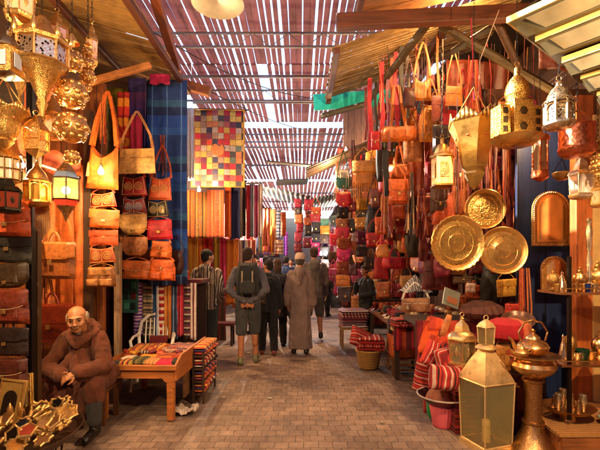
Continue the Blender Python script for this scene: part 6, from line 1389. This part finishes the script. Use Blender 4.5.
# plastic wrap over it
lantern('house', 462, 314, 368, 30, 3.7, 'small white-gold hexagonal lantern standing before the dark ribbed pouf', m1=metal('d8b878', .3, 'plain'), m2=metal('d0ac68', .3, 'plain'), gl=WG, name='table_lantern', rz=.2)
solo('lantern_stand', MB().box((.02, 0, .3), (.2, .2, .6)), stripes(['6c1418', '8c1c1c', '3c1010', 'a02820'], .1, 2, 140), 'red cloth-covered block under the small white-gold hexagonal lantern', 'stand', loc=(P(462, 368, 3.7).x, 3.75, 0)).scale = (1, 1, P(462, 368, 3.7).z/.6-.003)
ba = thing('brass_brazier', 'tall shiny brass pedestal brazier at the lower right', 'brazier', (P(533, 440, 3.3).x, 3.3, 0))
def bz(nm, pr, mt=BRASSP, n=36, **k): return obj(nm, MB().lathe(pr, n, **k), mt, ba)
bz('foot', [(.001, 0), (.19, 0), (.195, .02), (.17, .05), (.13, .1), (.09, .18), (.075, .24), (.085, .25), (.085, .265), (.07, .27)], BRASS); bz('column', [(.07, .27), (.065, .3), (.066, .5), (.07, .58), (.085, .59), (.085, .605), (.07, .615)], BRASS)
bz('bowl', [(.07, .615), (.1, .64), (.155, .68), (.175, .72), (.165, .75), (.14, .765), (.15, .78), (.2, .8), (.205, .81), (.15, .8), (.001, .79)])
tp_ = thing('brass_teapot', 'round brass teapot with a looped handle on the tall brazier', 'teapot', (ba.location.x, 3.3, .8))
def teapot(root, s, mt, handle=True):
    obj('pot_body', MB().lathe([(.05*s, 0), (.075*s, .012*s), (.11*s, .04*s), (.12*s, .075*s), (.1*s, .11*s), (.055*s, .13*s), (.05*s, .14*s)], 28), mt, root)
    obj('lid', MB().lathe([(.055*s, .14*s), (.05*s, .155*s), (.02*s, .18*s), (.012*s, .19*s), (.02*s, .205*s), (.001, .22*s)], 20), mt, root)
    obj('spout', MB().tube([(-.1*s, 0, .05*s), (-.15*s, 0, .07*s), (-.17*s, 0, .12*s), (-.2*s, 0, .15*s)], [.024*s, .018*s, .012*s, .009*s], 8), mt, root)
    if handle: obj('handle', MB().tube([(-.1*s, 0, .12*s), (-.12*s, 0, .19*s), (-.07*s, 0, .27*s), (0, 0, .29*s), (.07*s, 0, .27*s), (.12*s, 0, .19*s), (.1*s, 0, .12*s)], .008*s, 6), mt, root)
    else: obj('handle', MB().tube([(.1*s, 0, .1*s), (.16*s, 0, .12*s), (.17*s, 0, .07*s), (.11*s, 0, .04*s)], .008*s, 6), mt, root)
teapot(tp_, 1.0, BRASSP)
tp2 = thing('brass_teapot', 'small brass teapot hanging at the left rim of the brazier bowl', 'teapot', (ba.location.x-.15, 3.2, .812)); teapot(tp2, .5, GOLD, False)
solo('copper_urn', MB().lathe([(.001, 0), (.1, 0), (.14, .08), (.15, .3), (.12, .45), (.08, .5), (.09, .54), (.001, .54)], 28), metal('4c1e10', .35, 'plain'), 'dark red-brown urn standing between the pyramid lantern and the brazier', 'urn', loc=(P(514, 440, 3.7).x, 3.72, 0))
solo('brass_tap', MB().tube([(0, 0, 0), (-.05, -.02, .01), (-.07, -.03, -.02)], .01, 6).sph((-.04, -.02, .03), .014, 8), GOLD, 'small brass tap on the dark urn', 'tap', loc=(P(521, 392, 3.55).x, 3.58, P(521, 388, 3.55).z))
L('wallet', 504, 358, 14, 26, 3.9, 'b0702c', 'amber leather pouch hanging behind the pyramid lantern', up=6)
# bench and metal shelf
be = thing('carved_bench', 'low carved wooden bench at the lower right corner', 'bench', (2.62, 3.55, 0)); BW = wood('9c5c2c', axis=0)
obj('top', MB().box((0, 0, .2), (1.15, .8, .03)), stripes(['a06830', '8c5828', 'b07c3c'], .04, 1, 100), be, bevel=.004); obj('front_board', MB().box((0, -.38, .09), (1.1, .03, .18)), BW, be); obj('side_board', MB().box((-.55, 0, .09), (.03, .74, .18)), BW, be)
SHY = 3.45; sx0, sx1 = P(549, 300, SHY).x, 3.15
sh = thing('metal_shelf', 'dark metal shelf with two levels of brassware at the right edge', 'shelf', ((sx0+sx1)/2, SHY, 0)); wS = sx1-sx0; z1, z2 = P(0, 291, SHY).z, P(0, 360, SHY).z
for x in (-wS/2+.08, wS/2): obj('post', MB().box((x, -.14, .9-.0), (.025, .025, 1.35), ), plain('241810', .4, .6), sh).location.z = .04
for z, nm in ((z1, 'top'), (z2, 'mid')):
    obj('shelf_board', MB().box((0, 0, z-.01), (wS, .34, .02)), metal('a8703a', .3, 'plain'), sh); obj('edge_rail', MB().tube([(-wS/2, -.17, z+.03), (wS/2, -.17, z+.03)], .005, 5), GOLD, sh)
def vessel(u, v, hp, wp, pr, Y, mt, label, name='brass_vessel', cat='vessel', z=None):
    r = W(wp, Y)/2; h = W(hp, Y); p = P(u, v, Y)
    if z is not None: p.z = z
    return solo(name, MB().lathe([(max(a*r, .0006), b*h) for a, b in pr], 22), mt, label, cat, loc=p)
CONE = [(1, 0), (1, .06), (.75, .1), (.6, .3), (.35, .6), (.15, .8), (.22, .88), (.1, .95), (0, 1)]
URN = [(.5, 0), (.6, .05), (.3, .15), (.9, .35), (1, .5), (.8, .68), (.4, .75), (.45, .82), (.15, .9), (.2, .95), (0, 1)]
CUP = [(.6, 0), (.7, .1), (.9, .5), (1, .95), (.9, 1), (.8, .5), (0, .2)]
CANDLE = [(1, 0), (.9, .05), (.25, .12), (.4, .2), (.18, .28), (.3, .4), (.15, .5), (.25, .6), (.3, .8), (.2, .9), (.28, .95), (0, 1)]
VS = [(553, 24, 12, URN, GOLDE, 'slim brass urn at the left end of the upper metal shelf'), (562, 20, 13, CONE, SILVER, 'silvery cone-lidded pot on the upper metal shelf'), (571, 28, 11, CANDLE, GOLD, 'brass candlestick in the middle of the upper metal shelf'), (580, 24, 14, URN, BRASSP, 'rounded brass urn right of the candlestick'), (589, 74, 20, CANDLE, SILVER, 'tall silvery tiered candlestick on the upper metal shelf'), (598, 30, 15, URN, GOLD, 'brass urn cut by the right edge on the upper metal shelf')]
for u, hp, wp, pr, mt, n in VS: vessel(u, 291, hp, wp, pr, SHY, mt, n, z=z1+.001)
for i, (u, n) in enumerate(((557, 'left of the cone-lidded pot'), (567, 'between the cone-lidded pot and the candlestick'), (576, 'right of the brass candlestick'), (584, 'before the tall silvery candlestick'), (594, 'at the foot of the tall silvery candlestick'))): vessel(u, 291, 8, 7, CUP, SHY-.1, [GOLD, SILVER, BRASSP][i % 3], 'little brass cup '+n, 'brass_cup', 'cup', z=z1+.001)
solo('blue_glass', MB().lathe([(.018, 0), (.02, .06), (.024, .07), (.02, .068), (.001, .01)], 16), plain('142860', .15), 'small dark blue glass on the upper metal shelf', 'glass', loc=(P(588, 0, SHY-.14).x, SHY-.14, z1+.001))
VS2 = [(563, 26, 12, CONE, SILVER, 'silvery cone-lidded pot at the left of the lower metal shelf'), (570, 33, 12, URN, GOLDE, 'brass urn behind the silvery pot on the lower metal shelf'), (582, 11, 14, CUP, plain('123420', .3), 'dark green bowl on the lower metal shelf'), (577, 8, 11, CUP, SILVER, 'silvery cup left of the dark green bowl'), (591, 9, 12, CUP, GOLD, 'brass cup right of the dark green bowl'), (599, 30, 14, URN, BRASSP, 'brass ewer at the right edge of the lower metal shelf')]
for u, hp, wp, pr, mt, n in VS2: vessel(u, 360, hp, wp, pr, SHY, mt, n, z=z2+.001)
# tray of small brass on the bench
obt = thing('oval_tray', 'oval brass tray of small brass figures on the carved bench', 'tray', (P(568, 408, 3.45).x, 3.45, .3))
obj('dish', MB().lathe([(.001, 0), (.15, 0), (.19, .03), (.195, .03), (.155, -.008), (.001, -.008)], 32, sx=1.1), BRASS, obt)
solo('tray_foot', MB().lathe([(.07, 0), (.06, .04), (.06, .075)], 16), BRASSP, 'brass foot ring under the oval tray', 'stand', loc=(obt.location.x, 3.45, .216))
for i in range(9):
    a = 2*PI*i/9; vessel(0, 0, 9+i % 3*4, 7, [URN, CONE, CUP][i % 3], 3.4, [GOLD, BRASSP, SILVER][i % 3], f'tiny brass {["urn", "cone pot", "cup"][i % 3]} on the oval tray, {["at its right rim", "back right", "back middle", "back left", "at its left rim", "front left", "front middle left", "front middle right", "front right"][i]}', 'brass_miniature', 'ornament').location = (obt.location.x+.11*math.cos(a), 3.45+.1*math.sin(a), .305)
for i, (x, y, n) in enumerate(((2.58, 3.32, 'front'), (2.66, 3.42, 'rear'))):
    solo('ceramic_bowl', MB().lathe([(.04, 0), (.05, .01), (.085, .05), (.09, .055), (.08, .052), (.04, .015), (.001, .014)], 24), plain(['8c9c8c', '9c8c78'][i], .2), f'pale green-grey glazed bowl at the right edge of the bench, {n} one', 'bowl', loc=(x, y, .217+.0*i))
# arched brass mirrors
def archmirror(u, v0, v1, wp, Y, label, full=True):
    w_ = W(wp, Y); h_ = W(v1-v0, Y); p = P(u, v1, Y); r0 = thing('arched_mirror', label, 'mirror', p)
    def outl(s): 
        a = w_/2*s; hh = h_-w_/2; b = (1-s)*w_/2
        return [(-a, b), (a, b)]+[(a*math.cos(t*PI/14), hh+a*math.sin(t*PI/14)) for t in range(15)]
    obj('frame', MB().prism(outl(1), -.012, .012), GOLDE, r0); obj('inner_frame', MB().prism(outl(.8), -.022, -.0125), GOLD, r0); obj('glass', MB().prism(outl(.66), -.026, -.0225), plain('e0cc98', .16, 1, 'mirror', .8), r0, smooth=False)
    m = MB(); o_ = outl(.92); 
    for k in range(len(o_)):
        a, b = Vector(o_[k]), Vector(o_[(k+1) % len(o_)]); n_ = max(1, int((b-a).length/.02))
        for q in range(n_): c = a.lerp(b, q/n_); m.sph((c.x, -.014, c.y), .008, 6)
    obj('beading', m, GOLD, r0); return r0
archmirror(551, 191, 246, 38, 4.2, 'arched brass mirror with beaded frame hanging on the blue board'); archmirror(554, 256, 292, 26, 4.1, 'smaller arched brass mirror on the blue board behind the metal shelf')
# brass trays
tray(457.5, 243, 28, 3.45, 'largest engraved brass tray with a scalloped rim', metal('deb050', .26, 'engrave', 70, .8), rx=R(2), rz=R(5), scallop=1)
tray(503, 250.5, 24, 3.6, 'smooth round brass tray right of the largest one', metal('d8a858', .24, 'plain'), rx=R(-3), rz=R(-4))
tray(485, 209, 20, 3.75, 'smallest hammered brass tray above the other two', metal('dcab48', .26, 'hammer', 60, .8), rx=R(3), rz=R(-6))
for (u, v, Y, n) in ((457.5, 216, 3.45, 'largest scalloped tray'), (503, 227, 3.6, 'smooth tray'), (485, 190, 3.75, 'smallest tray')): solo('hanging_wire', MB().tube([P(u, v, Y)+Vector((0, .01, 0)), P(u+1, v-120, Y)+Vector((0, .03, 0))], .003, 4), IRON, f'thin wire holding the {n}', 'wire')
# hanging lanterns near right
def tiered():
    Y = 2.3; p = P(616, 108, Y); r0 = thing('tiered_lantern', 'huge square tiered pagoda lantern with gold bands at the top right corner', 'lantern', p, R(38)); q = math.sqrt(2); ph = PI/4
    GM = plain('4c4430', .4, .3, 'paint'); LB = plain('d8b468', .35, .5); PN = plain('6c6048', .25, .1, 'panel')
    zs = [(0, .05, .07), (.1, .1, .13), (.2, .17, .2), (.32, .25, .3), (.44, .34, .41)]
    for i, (z, a, b) in enumerate(zs):
        h_ = .1 if i < 3 else .12
        obj('tier', MB().lathe([(.0001, z), (a*q, z), (b*q, z+h_*.75), (.0001, z+h_*.76)], 4, ph=ph), GM, r0, smooth=False)
        obj('gold_band', MB().lathe([(b*q*1.03, z+h_*.76), (b*q*1.03, z+h_*.76+.035), (.0001, z+h_*.76+.036)], 4, ph=ph), LB, r0, smooth=False)
        for k in range(4):
            a0 = k*PI/2; T = Matrix.Rotation(a0, 4, 'Z')
            A, B = Vector((a*.7, -a, z+h_*.1)), Vector((b*.78, -b*.98, z+h_*.66)); off = Vector((0, -.007, -.003))
            m = MB().add([Vector((-A.x, A.y, A.z))+off, A+off, Vector((B.x, B.y-.0, B.z))+off, Vector((-B.x, B.y, B.z))+off], [(0, 1, 2, 3)], 0, T); obj('panel', m, PN, r0, smooth=False, solid=.004)
    for x, y in ((-1, -1), (1, -1), (1, 1), (-1, 1)): c = MB(); c.tube([(x*.4, y*.4, .56), (0, 0, .95)], .006, 5); obj('chain', c, IRON, r0)
tiered()
lantern('arched', 559, 78, 130, 30, 2.7, 'silver-brass pierced lantern before the tiered lantern', m1=SILVER, m2=metal('c8b090', .25, 'filigree', 60), gl=metal('c8b090', .25, 'filigree', 60), hang=20, n=8)
# house-shaped brass lantern with side towers
def houselantern():
    Y = 3.0; p = P(517, 138, Y); s = W(1, Y); r0 = thing('brass_lantern', 'brass house-shaped lantern with a dome and pierced side towers', 'lantern', p, R(8)); GP = metal('e0b048', .28, 'engrave', 60, .6)
    obj('base', MB().lathe([(.02, -8*s), (17*s, -7*s), (22*s, -3*s), (25*s, 0), (.001, .5*s)], 8), GOLD, r0)
    obj('hall', MB().box((0, 0, 18*s), (20*s, 20*s, 35*s)), GP, r0, bevel=.003)
    for x in (-18, 17): obj('tower', MB().box((x*s, 0, 15*s), (11*s, 16*s, 30*s if x < 0 else 32*s)), GP, r0, bevel=.003)
    for x in (-18, 17):
        for z in (6, 15, 24): obj('pierced_panel', MB().box((x*s, -8.2*s, z*s), (5*s, .8*s, 6*s)), plain('3c2810', .4, .5), r0, bevel=.002)
    for z in (9, 24): obj('pierced_panel', MB().lathe([(.001, 0), (4.5*s, 0), (.001, .5*s)], 6, T=Matrix.Translation((0, -10.3*s, z*s)) @ Matrix.Rotation(R(90), 4, 'X')), plain('4c3414', .4, .5), r0)
    obj('drum', MB().lathe([(10*s, 36*s), (10.5*s, 41*s), (11*s, 42*s)], 10), GP, r0); obj('dome', MB().lathe([(11*s, 42*s), (11.5*s, 46*s), (10*s, 53*s), (6*s, 59*s), (3*s, 62*s), (2.5*s, 70*s), (.001, 72*s)], 20), GP, r0)
    obj('ring', MB().tube([(2.5*s*math.cos(a), 0, 74*s+2.5*s*math.sin(a)) for a in [2*PI*i/12 for i in range(12)]], .5*s, 5, closed=True), GOLD, r0); chain(r0, 77*s, 150*s)
houselantern()
lantern('funnel', 474, 112, 190, 50, 3.4, 'cone-shaped brass lamp with a scalloped crown hanging above the trays', m2=metal('b8903c', .32, 'plain'), n=6, hang=0, rz=.3)
chain(bpy.data.objects['hanging_lantern'] if 0 else [o for o in COL.objects if o.get('label', '').startswith('cone-shaped')][0], W(78, 3.4)*.85+.3, W(78, 3.4)*.85+1.1)
lantern('bottle', 442, 138, 188, 19, 3.6, 'small square brass box lantern left of the cone-shaped lamp', m2=metal('c09038', .3, 'plain'), gl=metal('a88858', .3, 'engrave', 60), hang=90)
tl = thing('tube_lantern', 'copper-brass glazed tube lantern before the blue board', 'lantern', P(540, 182, 3.5)); s = W(1, 3.5)
obj('bulb_end', MB().lathe([(.001, 0), (3*s, 1*s), (7.5*s, 4*s), (8*s, 8*s), (7*s, 11*s)], 20), COPPER, tl); obj('glass_tube', MB().lathe([(7*s, 11*s), (7*s, 40*s)], 20), glass('b08868', .15, .5), tl)
m = MB()
for i in range(6): a = 2*PI*i/6; m.tube([(7.3*s*math.cos(a), 7.3*s*math.sin(a), 11*s), (7.3*s*math.cos(a), 7.3*s*math.sin(a), 40*s)], .9*s, 5)
obj('frame', m, COPPER, tl); obj('cap', MB().lathe([(7*s, 40*s), (9*s, 42*s), (8*s, 46*s), (3*s, 49*s), (.001, 50*s)], 20), COPPER, tl); chain(tl, 50*s, 110*s)
cb = thing('copper_bucket', 'hammered copper bucket with a hooped handle hanging at the right', 'bucket', P(577, 157, 2.9)); s = W(1, 2.9)
obj('bucket_body', MB().lathe([(.001, 0), (12*s, .5*s), (16*s, 4*s), (17*s, 8*s), (16*s, 10*s), (16*s, 30*s), (17*s, 31*s), (15.5*s, 31*s), (15*s, 12*s), (.001, 5*s)], 36), COPPER, cb); obj('handle', MB().tube([(14*s*math.cos(a), 0, 30*s+16*s*math.sin(a)) for a in [PI*i/14 for i in range(15)]], 1*s, 6), BRASSP, cb); chain(cb, 46*s, 100*s)
ls = thing('hanging_dish', 'small brass dish hanging on three chains left of the glass lantern', 'dish', P(562, 180, 3.3)); s = W(1, 3.3)
obj('dish', MB().lathe([(.001, 0), (4*s, 0), (8*s, 3*s), (9*s, 7*s), (8.5*s, 7.5*s), (7*s, 4*s), (.001, 2*s)], 24), BRASS, ls)
for i in range(3): a = 2*PI*i/3+.4; obj('chain', MB().tube([(8.5*s*math.cos(a), 8.5*s*math.sin(a), 7*s), (0, 0, 22*s)], .5*s, 5), IRON, ls)
chain(ls, 22*s, 80*s)
lantern('house', 581, 152, 200, 22, 3.05, 'clear glass square lantern under the copper bucket', m1=SILVER, m2=SILVER, gl=glass('e8dcd0', .08, .4), n=4, rz=PI/4, hang=30)
lantern('globes', 598, 140, 178, 14, 2.9, 'small string of brass globes at the right edge', hang=30); lantern('house', 598, 176, 208, 14, 3.0, 'pale brass lantern cut by the right edge below the small globes', gl=glass('f0e0c0', .1, .4), hang=10)
solo('rope', MB().tube([P(499, 10, 3.6), P(480, 60, 3.6), P(478, 98, 3.6)], .004, 5), cloth('c8a890'), 'pale twisted cord above the cone-shaped lamp', 'cord')
solo('rope', MB().tube([P(471, 18, 3.7), P(473, 60, 3.7), P(474, 100, 3.5)], .005, 5), cloth('b02040'), 'red cord holding the cone-shaped lamp', 'cord')
# bulbs added among the right stalls to brighten the goods
bulb(534, 128, 4.1, 'added bare bulb behind the house-shaped lantern and the tube lantern', 12, st=30, cord=.8)
bulb(462, 16, 4.4, 'added bare bulb high under the lath awning by the orange tote', 24, st=40, cord=.12)
bulb(333, 178, 8.2, 'added bare bulb above the long string of bags', 16, st=50, cord=.8)
bulb(405, 284, 6.4, 'bare bulb low over the goods counter', 16, st=20, cord=.9) if 0 else None

# more bags and cords crowding the right stall
random.seed(77)
EX = [(384, 112, 14, 16, 5.3, 'flap', '8c2418', 'dark red satchel between the red belts'), (391, 108, 10, 20, 5.4, 'sack', 'a8642c', 'small tan bucket bag behind the coral belt'), (410, 118, 12, 15, 5.3, 'round', 'c07020', 'amber saddle bag below the dark brown pointed bag'), (447, 150, 14, 18, 4.9, 'flap', 'b0481c', 'orange satchel right of the brass box lantern'), (462, 92, 12, 20, 4.9, 'tote', '7c1c1c', 'dark red tote behind the pale twisted cord'), (455, 160, 14, 20, 4.85, 'flap', 'c07830', 'honey coloured satchel below the crimson suede bag'), (424, 205, 14, 16, 5.3, 'round', 'a84c20', 'rust saddle bag between the striped straps and the deep-necked tote'), (411, 206, 12, 14, 5.5, 'flap', '3c2014', 'dark brown satchel behind the brown and cream straps'), (385, 205, 12, 14, 5.7, 'wallet', 'c88834', 'mustard purse behind the orange and red straps'), (376, 198, 10, 18, 6.2, 'flap', '6c2c1c', 'chestnut satchel right of the narrow fringed bag'), (402, 228, 16, 13, 5.6, 'wallet', '8c1c1c', 'red-brown purse above the tan saddle bag'), (424, 250, 10, 22, 5.5, 'sack', '6c1c18', 'wine red bucket bag right of the tall dark olive one'), (428, 262, 12, 16, 5.6, 'flap', 'a8301c', 'brick red satchel left of the maroon leather bag'), (355, 160, 9, 12, 7.6, 'flap', '7c5c3c', 'taupe satchel at the top of the brown and pale straps'), (352, 205, 9, 14, 7.8, 'flap', '8c1c2c', 'crimson satchel behind the mustard one'), (352, 226, 9, 14, 7.8, 'round', '2c2428', 'charcoal bag right of the rose red one'), (353, 248, 9, 14, 7.8, 'flap', 'b05c2c', 'orange-tan satchel right of the rust brown bag'), (353, 268, 10, 15, 7.6, 'tote', '501c24', 'wine tote right of the chestnut satchel'), (333, 240, 8, 12, 8.8, 'flap', 'c02840', 'cherry satchel left of the rose red bag'), (332, 258, 9, 12, 8.8, 'round', '4c3428', 'brown bag left of the magenta one'), (333, 275, 9, 13, 8.7, 'flap', '982858', 'plum pink satchel left of the chestnut one'), (334, 222, 8, 12, 8.9, 'wallet', '30485c', 'steel blue purse left of the tan-brown satchel')]
for u, v, w_, h_, Y, kd, c, n in EX: L(kd, u, v, w_, h_, Y, c, n, up=h_*.7, rz=random.uniform(-.4, .4))
for i in range(26):
    u = random.uniform(376, 534); Y = random.uniform(4.4, 5.3); v0 = random.uniform(20, 60); v1 = random.uniform(95, 165)
    c, cnn = random.choice([('8c7050', 'pale'), ('6c3018', 'brown'), ('a02028', 'red'), ('2c2018', 'black'), ('c07830', 'tan')])
    m = MB().tube([P(u, v1, Y), P(u+random.uniform(-2, 2), (v0+v1)/2, Y), P(u+random.uniform(-3, 3), v0, Y)], random.uniform(.002, .004), 5); solo('hanging_string', m, cloth(c), f'{cnn} string hanging among the bags high at the right stall', 'string', 'strings hanging among the bags')

# heap of red kilim cushions spilling round the wooden chair
HP = [(1.58, 4.62, .46, .44, .3, .16, -14, 12, RED[0], 'striped red cushion at the back of the heap on the wooden chair'), (1.86, 4.5, .5, .42, .3, .16, -20, -10, RED[2], 'striped red cushion leaning at the right of the heap on the wooden chair'), (1.72, 4.28, .34, .4, .26, .16, -30, 6, stripes(['8c1420', 'c02828', 'd8b090', '5c1018'], .07, 2, 120), 'dark red cushion with cream lines in the middle of the red heap'), (1.42, 4.2, .3, .3, .24, .15, -15, 28, RED[1], 'tilted red kilim cushion at the left of the red heap'), (1.66, 4.0, .12, .34, .26, .16, -8, -12, RED[0], 'red kilim cushion low between the bucket and the pyramid lantern'), (1.6, 4.12, .62, .3, .22, .14, -35, -20, cloth('c83c10'), 'orange suede cushion on top of the red heap'), (1.36, 4.1, .02, .2, .26, .12, -5, 5, stripes(['5c1018', '8c1c20'], .05, 0, 121), 'dark maroon kilim bag on the paving left of the red heap')]
for x, y, z, w_, h_, d_, rx, ry, mt, n in HP: solo('kilim_cushion', MB().pillow(w_, h_, d_*1.25, n=20, pe=3, wr=.08), mt, n, 'cushion', loc=(x, y, z), rot=(R(rx), R(ry), R(random.uniform(-15, 15))))
for i, (x, y, z, n) in enumerate(((1.35, 5.25, .73, 'front left corner'), (1.7, 5.3, .73, 'front middle'), (2.1, 5.35, .73, 'front right'))):
    fold_stack(x, y, z, .3, .24, [RED[(i+j) % 4] for j in range(3)], .035, random.uniform(-.2, .2), f'small stack of red striped cloths on the goods counter at its {n}')

bulb(346, 150, 8.9, 'added bare bulb high before the far right partition of bags', 26, st=40, cord=.5)  # added for warm light, no lamp known here

# second table of goods behind the vendor, and hangings under the partition
t2 = thing('display_table', 'dark table heaped with goods behind the vendor in black', 'table', (1.9, 8.5, 0))
obj('tabletop', MB().box((0, 0, .78), (1.3, .7, .04)), DARKW, t2); obj('cloth_cover', MB().grid(lambda a, b: ((a-.5)*1.32, -.36-.012*math.sin(a*40)*(1-b), .3+.46*b), 50, 4), stripes(['6c1c2c', '8c3c20', '3c1420', 'a8482c'], .25, 0, 150), t2, solid=.006)
for x in (-.6, .6):
    for y in (-.3, .3): obj('leg', MB().box((x, y, .38), (.05, .05, .76)), DARKW, t2)
random.seed(9)
for i in range(3):
    for j in range(8):
        c = CM[(i*5+j*7) % 12]; x = 1.32+j*.165; y = 8.28+i*.2; wd = f'{cnm[c]} %s, {pn[j]} in the {rowsn[i]} row on the vendor\'s rear table'
        if (i+j) % 3 == 0: m = MB().lathe([(.05, 0), (.07, .03), (.06, .1+.05*i), (.03, .13+.05*i), (.001, .14+.05*i)], 14); solo('covered_jar', m, leather(c), wd % 'covered jar', 'jar', loc=(x, y, .801))
        elif (i+j) % 3 == 1: L('flap', 300+400*x/y, 262-(.9+.05*i-CAMZ)*400/y, 400*.15/y, 400*(.18+.1*i)/y, y, c, wd % 'satchel standing', up=0)
        else: flat_goods(x, y, .801, .15, .17, .1+.06*i, cloth(c), wd % 'cloth bundle', 'cloth_bundle', random.uniform(-.4, .4), 'cloth')
for i, (u, v, w_, h_, Y, kd, c, n) in enumerate(((384, 290, 14, 16, 6.9, 'flap', 'a05028', 'rust satchel standing behind the counter right of the vendor'), (396, 288, 12, 18, 7.0, 'tote', '8c1c28', 'crimson tote standing behind the counter'), (406, 283, 12, 14, 6.9, 'round', 'c89058', 'sand-coloured saddle bag behind the counter left of the lace'), (432, 286, 14, 20, 6.4, 'sack', '20242c', 'black bucket bag behind the counter right of the lace'), (345, 294, 14, 16, 7.9, 'flap', '443038', 'dusky plum satchel low beside the maroon blanket pile'), (336, 300, 10, 16, 8.2, 'tote', '2c3038', 'charcoal tote low behind the maroon blanket pile'), (357, 303, 12, 14, 7.8, 'flap', 'a86c3c', 'tan satchel low between the blanket pile and the vendor'), (263, 300, 7, 10, 6.5, 'flap', '2c1814', 'small dark shoulder bag carried by the woman in black leggings'))): L(kd, u, v, w_, h_, Y, c, n, up=h_*(2.6 if i == 7 else .8))
for i, (x, c, n) in enumerate(((1.35, '5c3424', 'brown stand under the sand and crimson bags behind the counter'),)):
    solo('goods_shelf', MB().box((.35, 0, .45), (1.3, .35, .9)), wood('4c2c1c', axis=0, planks=-.2), n, 'shelf', loc=(x+.1, 7.0, 0)) if 0 else None

random.seed(13)
oc = [('c8681c', 'orange'), ('d07c28', 'bright tan'), ('8c1c1c', 'red'), ('b04c1c', 'rust'), ('c88c3c', 'honey'), ('5c2414', 'brown'), ('d0581c', 'vivid orange'), ('a8202c', 'cherry'), ('7c4420', 'chestnut')]
for r_ in range(8):
    for j in range(5):
        c, n = oc[(r_*4+j*7) % 9]; w_ = random.uniform(11, 15); L(random.choice(['flap', 'round', 'tote', 'sack', 'plainbag', 'fringe', 'pack']), 384+j*13+random.uniform(-3, 3), 92+r_*22+random.uniform(-5, 5), w_, random.uniform(13, 21), random.uniform(5.7, 6.3), c, f'{n} bag, {pn[j]} in the {rn[r_]} row of the cords above the counter', up=random.uniform(6, 14), rz=random.uniform(-.5, .5), group='bags on the cords above the counter', name='hanging_bag')
for u, v, Y, w_, h_, mt, rx, ry, n in ((448, 391, 3.58, .36, .22, RED[1], -12, 8, 'large red kilim bag with cream lines drooping over the dark bowl'), (437, 372, 3.9, .4, .26, RED[0], -20, 30, 'big tilted red striped kilim bag under the orange backpack'), (455, 372, 3.75, .3, .24, RED[2], -10, -14, 'red striped kilim bag squeezed against the small hexagonal lantern'), (424, 392, 4.15, .26, .34, RED[3], 0, 10, 'upright red kilim roll at the left foot of the red heap'), (470, 395, 3.75, .3, .3, RED[0], -6, 4, 'red striped cloth bundle behind the corner of the pyramid lantern')):
    solo('kilim_bag', MB().pillow(w_, h_, .2, n=20, pe=3, wr=.07), mt, n, 'bag', loc=P(u, v, Y), rot=(R(rx), R(ry), R(random.uniform(-10, 10))))
# ---------------------------------------------------------------- far stalls filling the alley's end
random.seed(5)
fcl = [('c83c4c', 'coral red'), ('d8982c', 'amber'), ('8c2c5c', 'plum'), ('e0b0a0', 'blush'), ('5c7cac', 'blue'), ('b8481c', 'rust'), ('d8c8b0', 'cream'), ('4c7c6c', 'sea green'), ('9c1c34', 'crimson'), ('6c4c8c', 'violet'), ('c87c3c', 'ochre'), ('34384c', 'slate')]
k = 0
od = ['nearest', 'second', 'third', 'fourth', 'fifth', 'sixth', 'seventh', 'eighth', 'ninth', 'farthest']
for side in (-1, 1):
    for i in range(10):
        y = 11+i*1.9 if side < 0 else 12.5+i*1.8
        for lv, (z0, z1) in enumerate(((1.9, 3.1), (.35, 1.7))):
            c, cn_ = fcl[(k*5+i) % 12]; c2 = fcl[(k*7+3) % 12][0]; k += 1
            xx = side*(1.75-.05*(i % 3)-(.25 if lv else 0)); w_ = 1.0; h_ = z1-z0; m = MB()
            m.grid(lambda a, b: (.05*math.sin(a*25+k), (a-.5)*w_*1.25, b*h_), 30, 8)
            solo('hanging_cloth', m, stripes([c, c2, sc_hex(c), c], .22, 1, k, motif=14), f'{cn_} cloth, {od[i]} in the {"upper" if not lv else "lower"} row of the far {"left" if side < 0 else "right"} stalls', 'cloth', 'cloths along the far stalls', loc=(xx, y, z0), solid=.006, rot=(0, 0, side*R(28)))
for i, (x, y, p_, n) in enumerate(((-1.5, 13.2, 90, 'added bare bulb over the far left stalls'), (1.5, 17, 120, 'added bare bulb over the far right stalls'))):
    q = P(0, 0, y); bulb(300+400*x/y, 262-(2.9-CAMZ)*400/y, y, n, p_, (1, .82, .66), 40, .04, 1.2)  # fill bulbs added to lift the alley's far end
for i in range(9):
    x, y = random.uniform(-1.1, 1.0), random.uniform(14, 27); tops = ['2c3c60', '8c2430', 'c8b8a0', '1c1c20', '5c6c4c', 'a8482c', '3c2c3c', 'd0c8c0', '24303c']; tn = ['navy', 'red', 'beige', 'black', 'green', 'rust', 'plum', 'white', 'dark teal']
    person(f'person in a {tn[i]} top, small among the far crowd of the alley', x, y, random.uniform(1.6, 1.8), random.choice([0, PI])+random.uniform(-.3, .3), 'down', (.12, -.12), top=cloth(tops[i]), legs=cloth('22222a'), vox=.026, group='far crowd in the alley')
def added_bulb(x, y, z, power, label):  # bulbs added out of frame for warm light
    root = thing('light_bulb', label, 'light bulb', (x, y, z)); r = .03
    obj('glass_bulb', MB().lathe([(.001, -r), (r*.7, -r*.75), (r, -r*.1), (r*.85, r*.5), (r*.45, r*1.3), (r*.4, r*1.6)], 16), emit('ffd898', 40), root)
    obj('socket', MB().lathe([(r*.5, r*1.6), (r*.55, r*2.6), (r*.2, r*3)], 12), plain('1c1816', .5), root)
    obj('cord', MB().tube([(0, 0, r*3), (0, 0, 1.2)], .003, 5), plain('1c1816', .5), root); point((0, 0, -.05), power, (1, .66, .33), .04, root)
added_bulb(1.6, 1.3, 2.95, 82, 'added unseen bulb over the brass stall nearest the camera on the right')  # out of frame, added for warm light and the tray highlights
added_bulb(-1.6, 1.3, 3.0, 60, 'added unseen bulb over the lantern stall nearest the camera on the left')  # out of frame, added as warm fill for the left stall
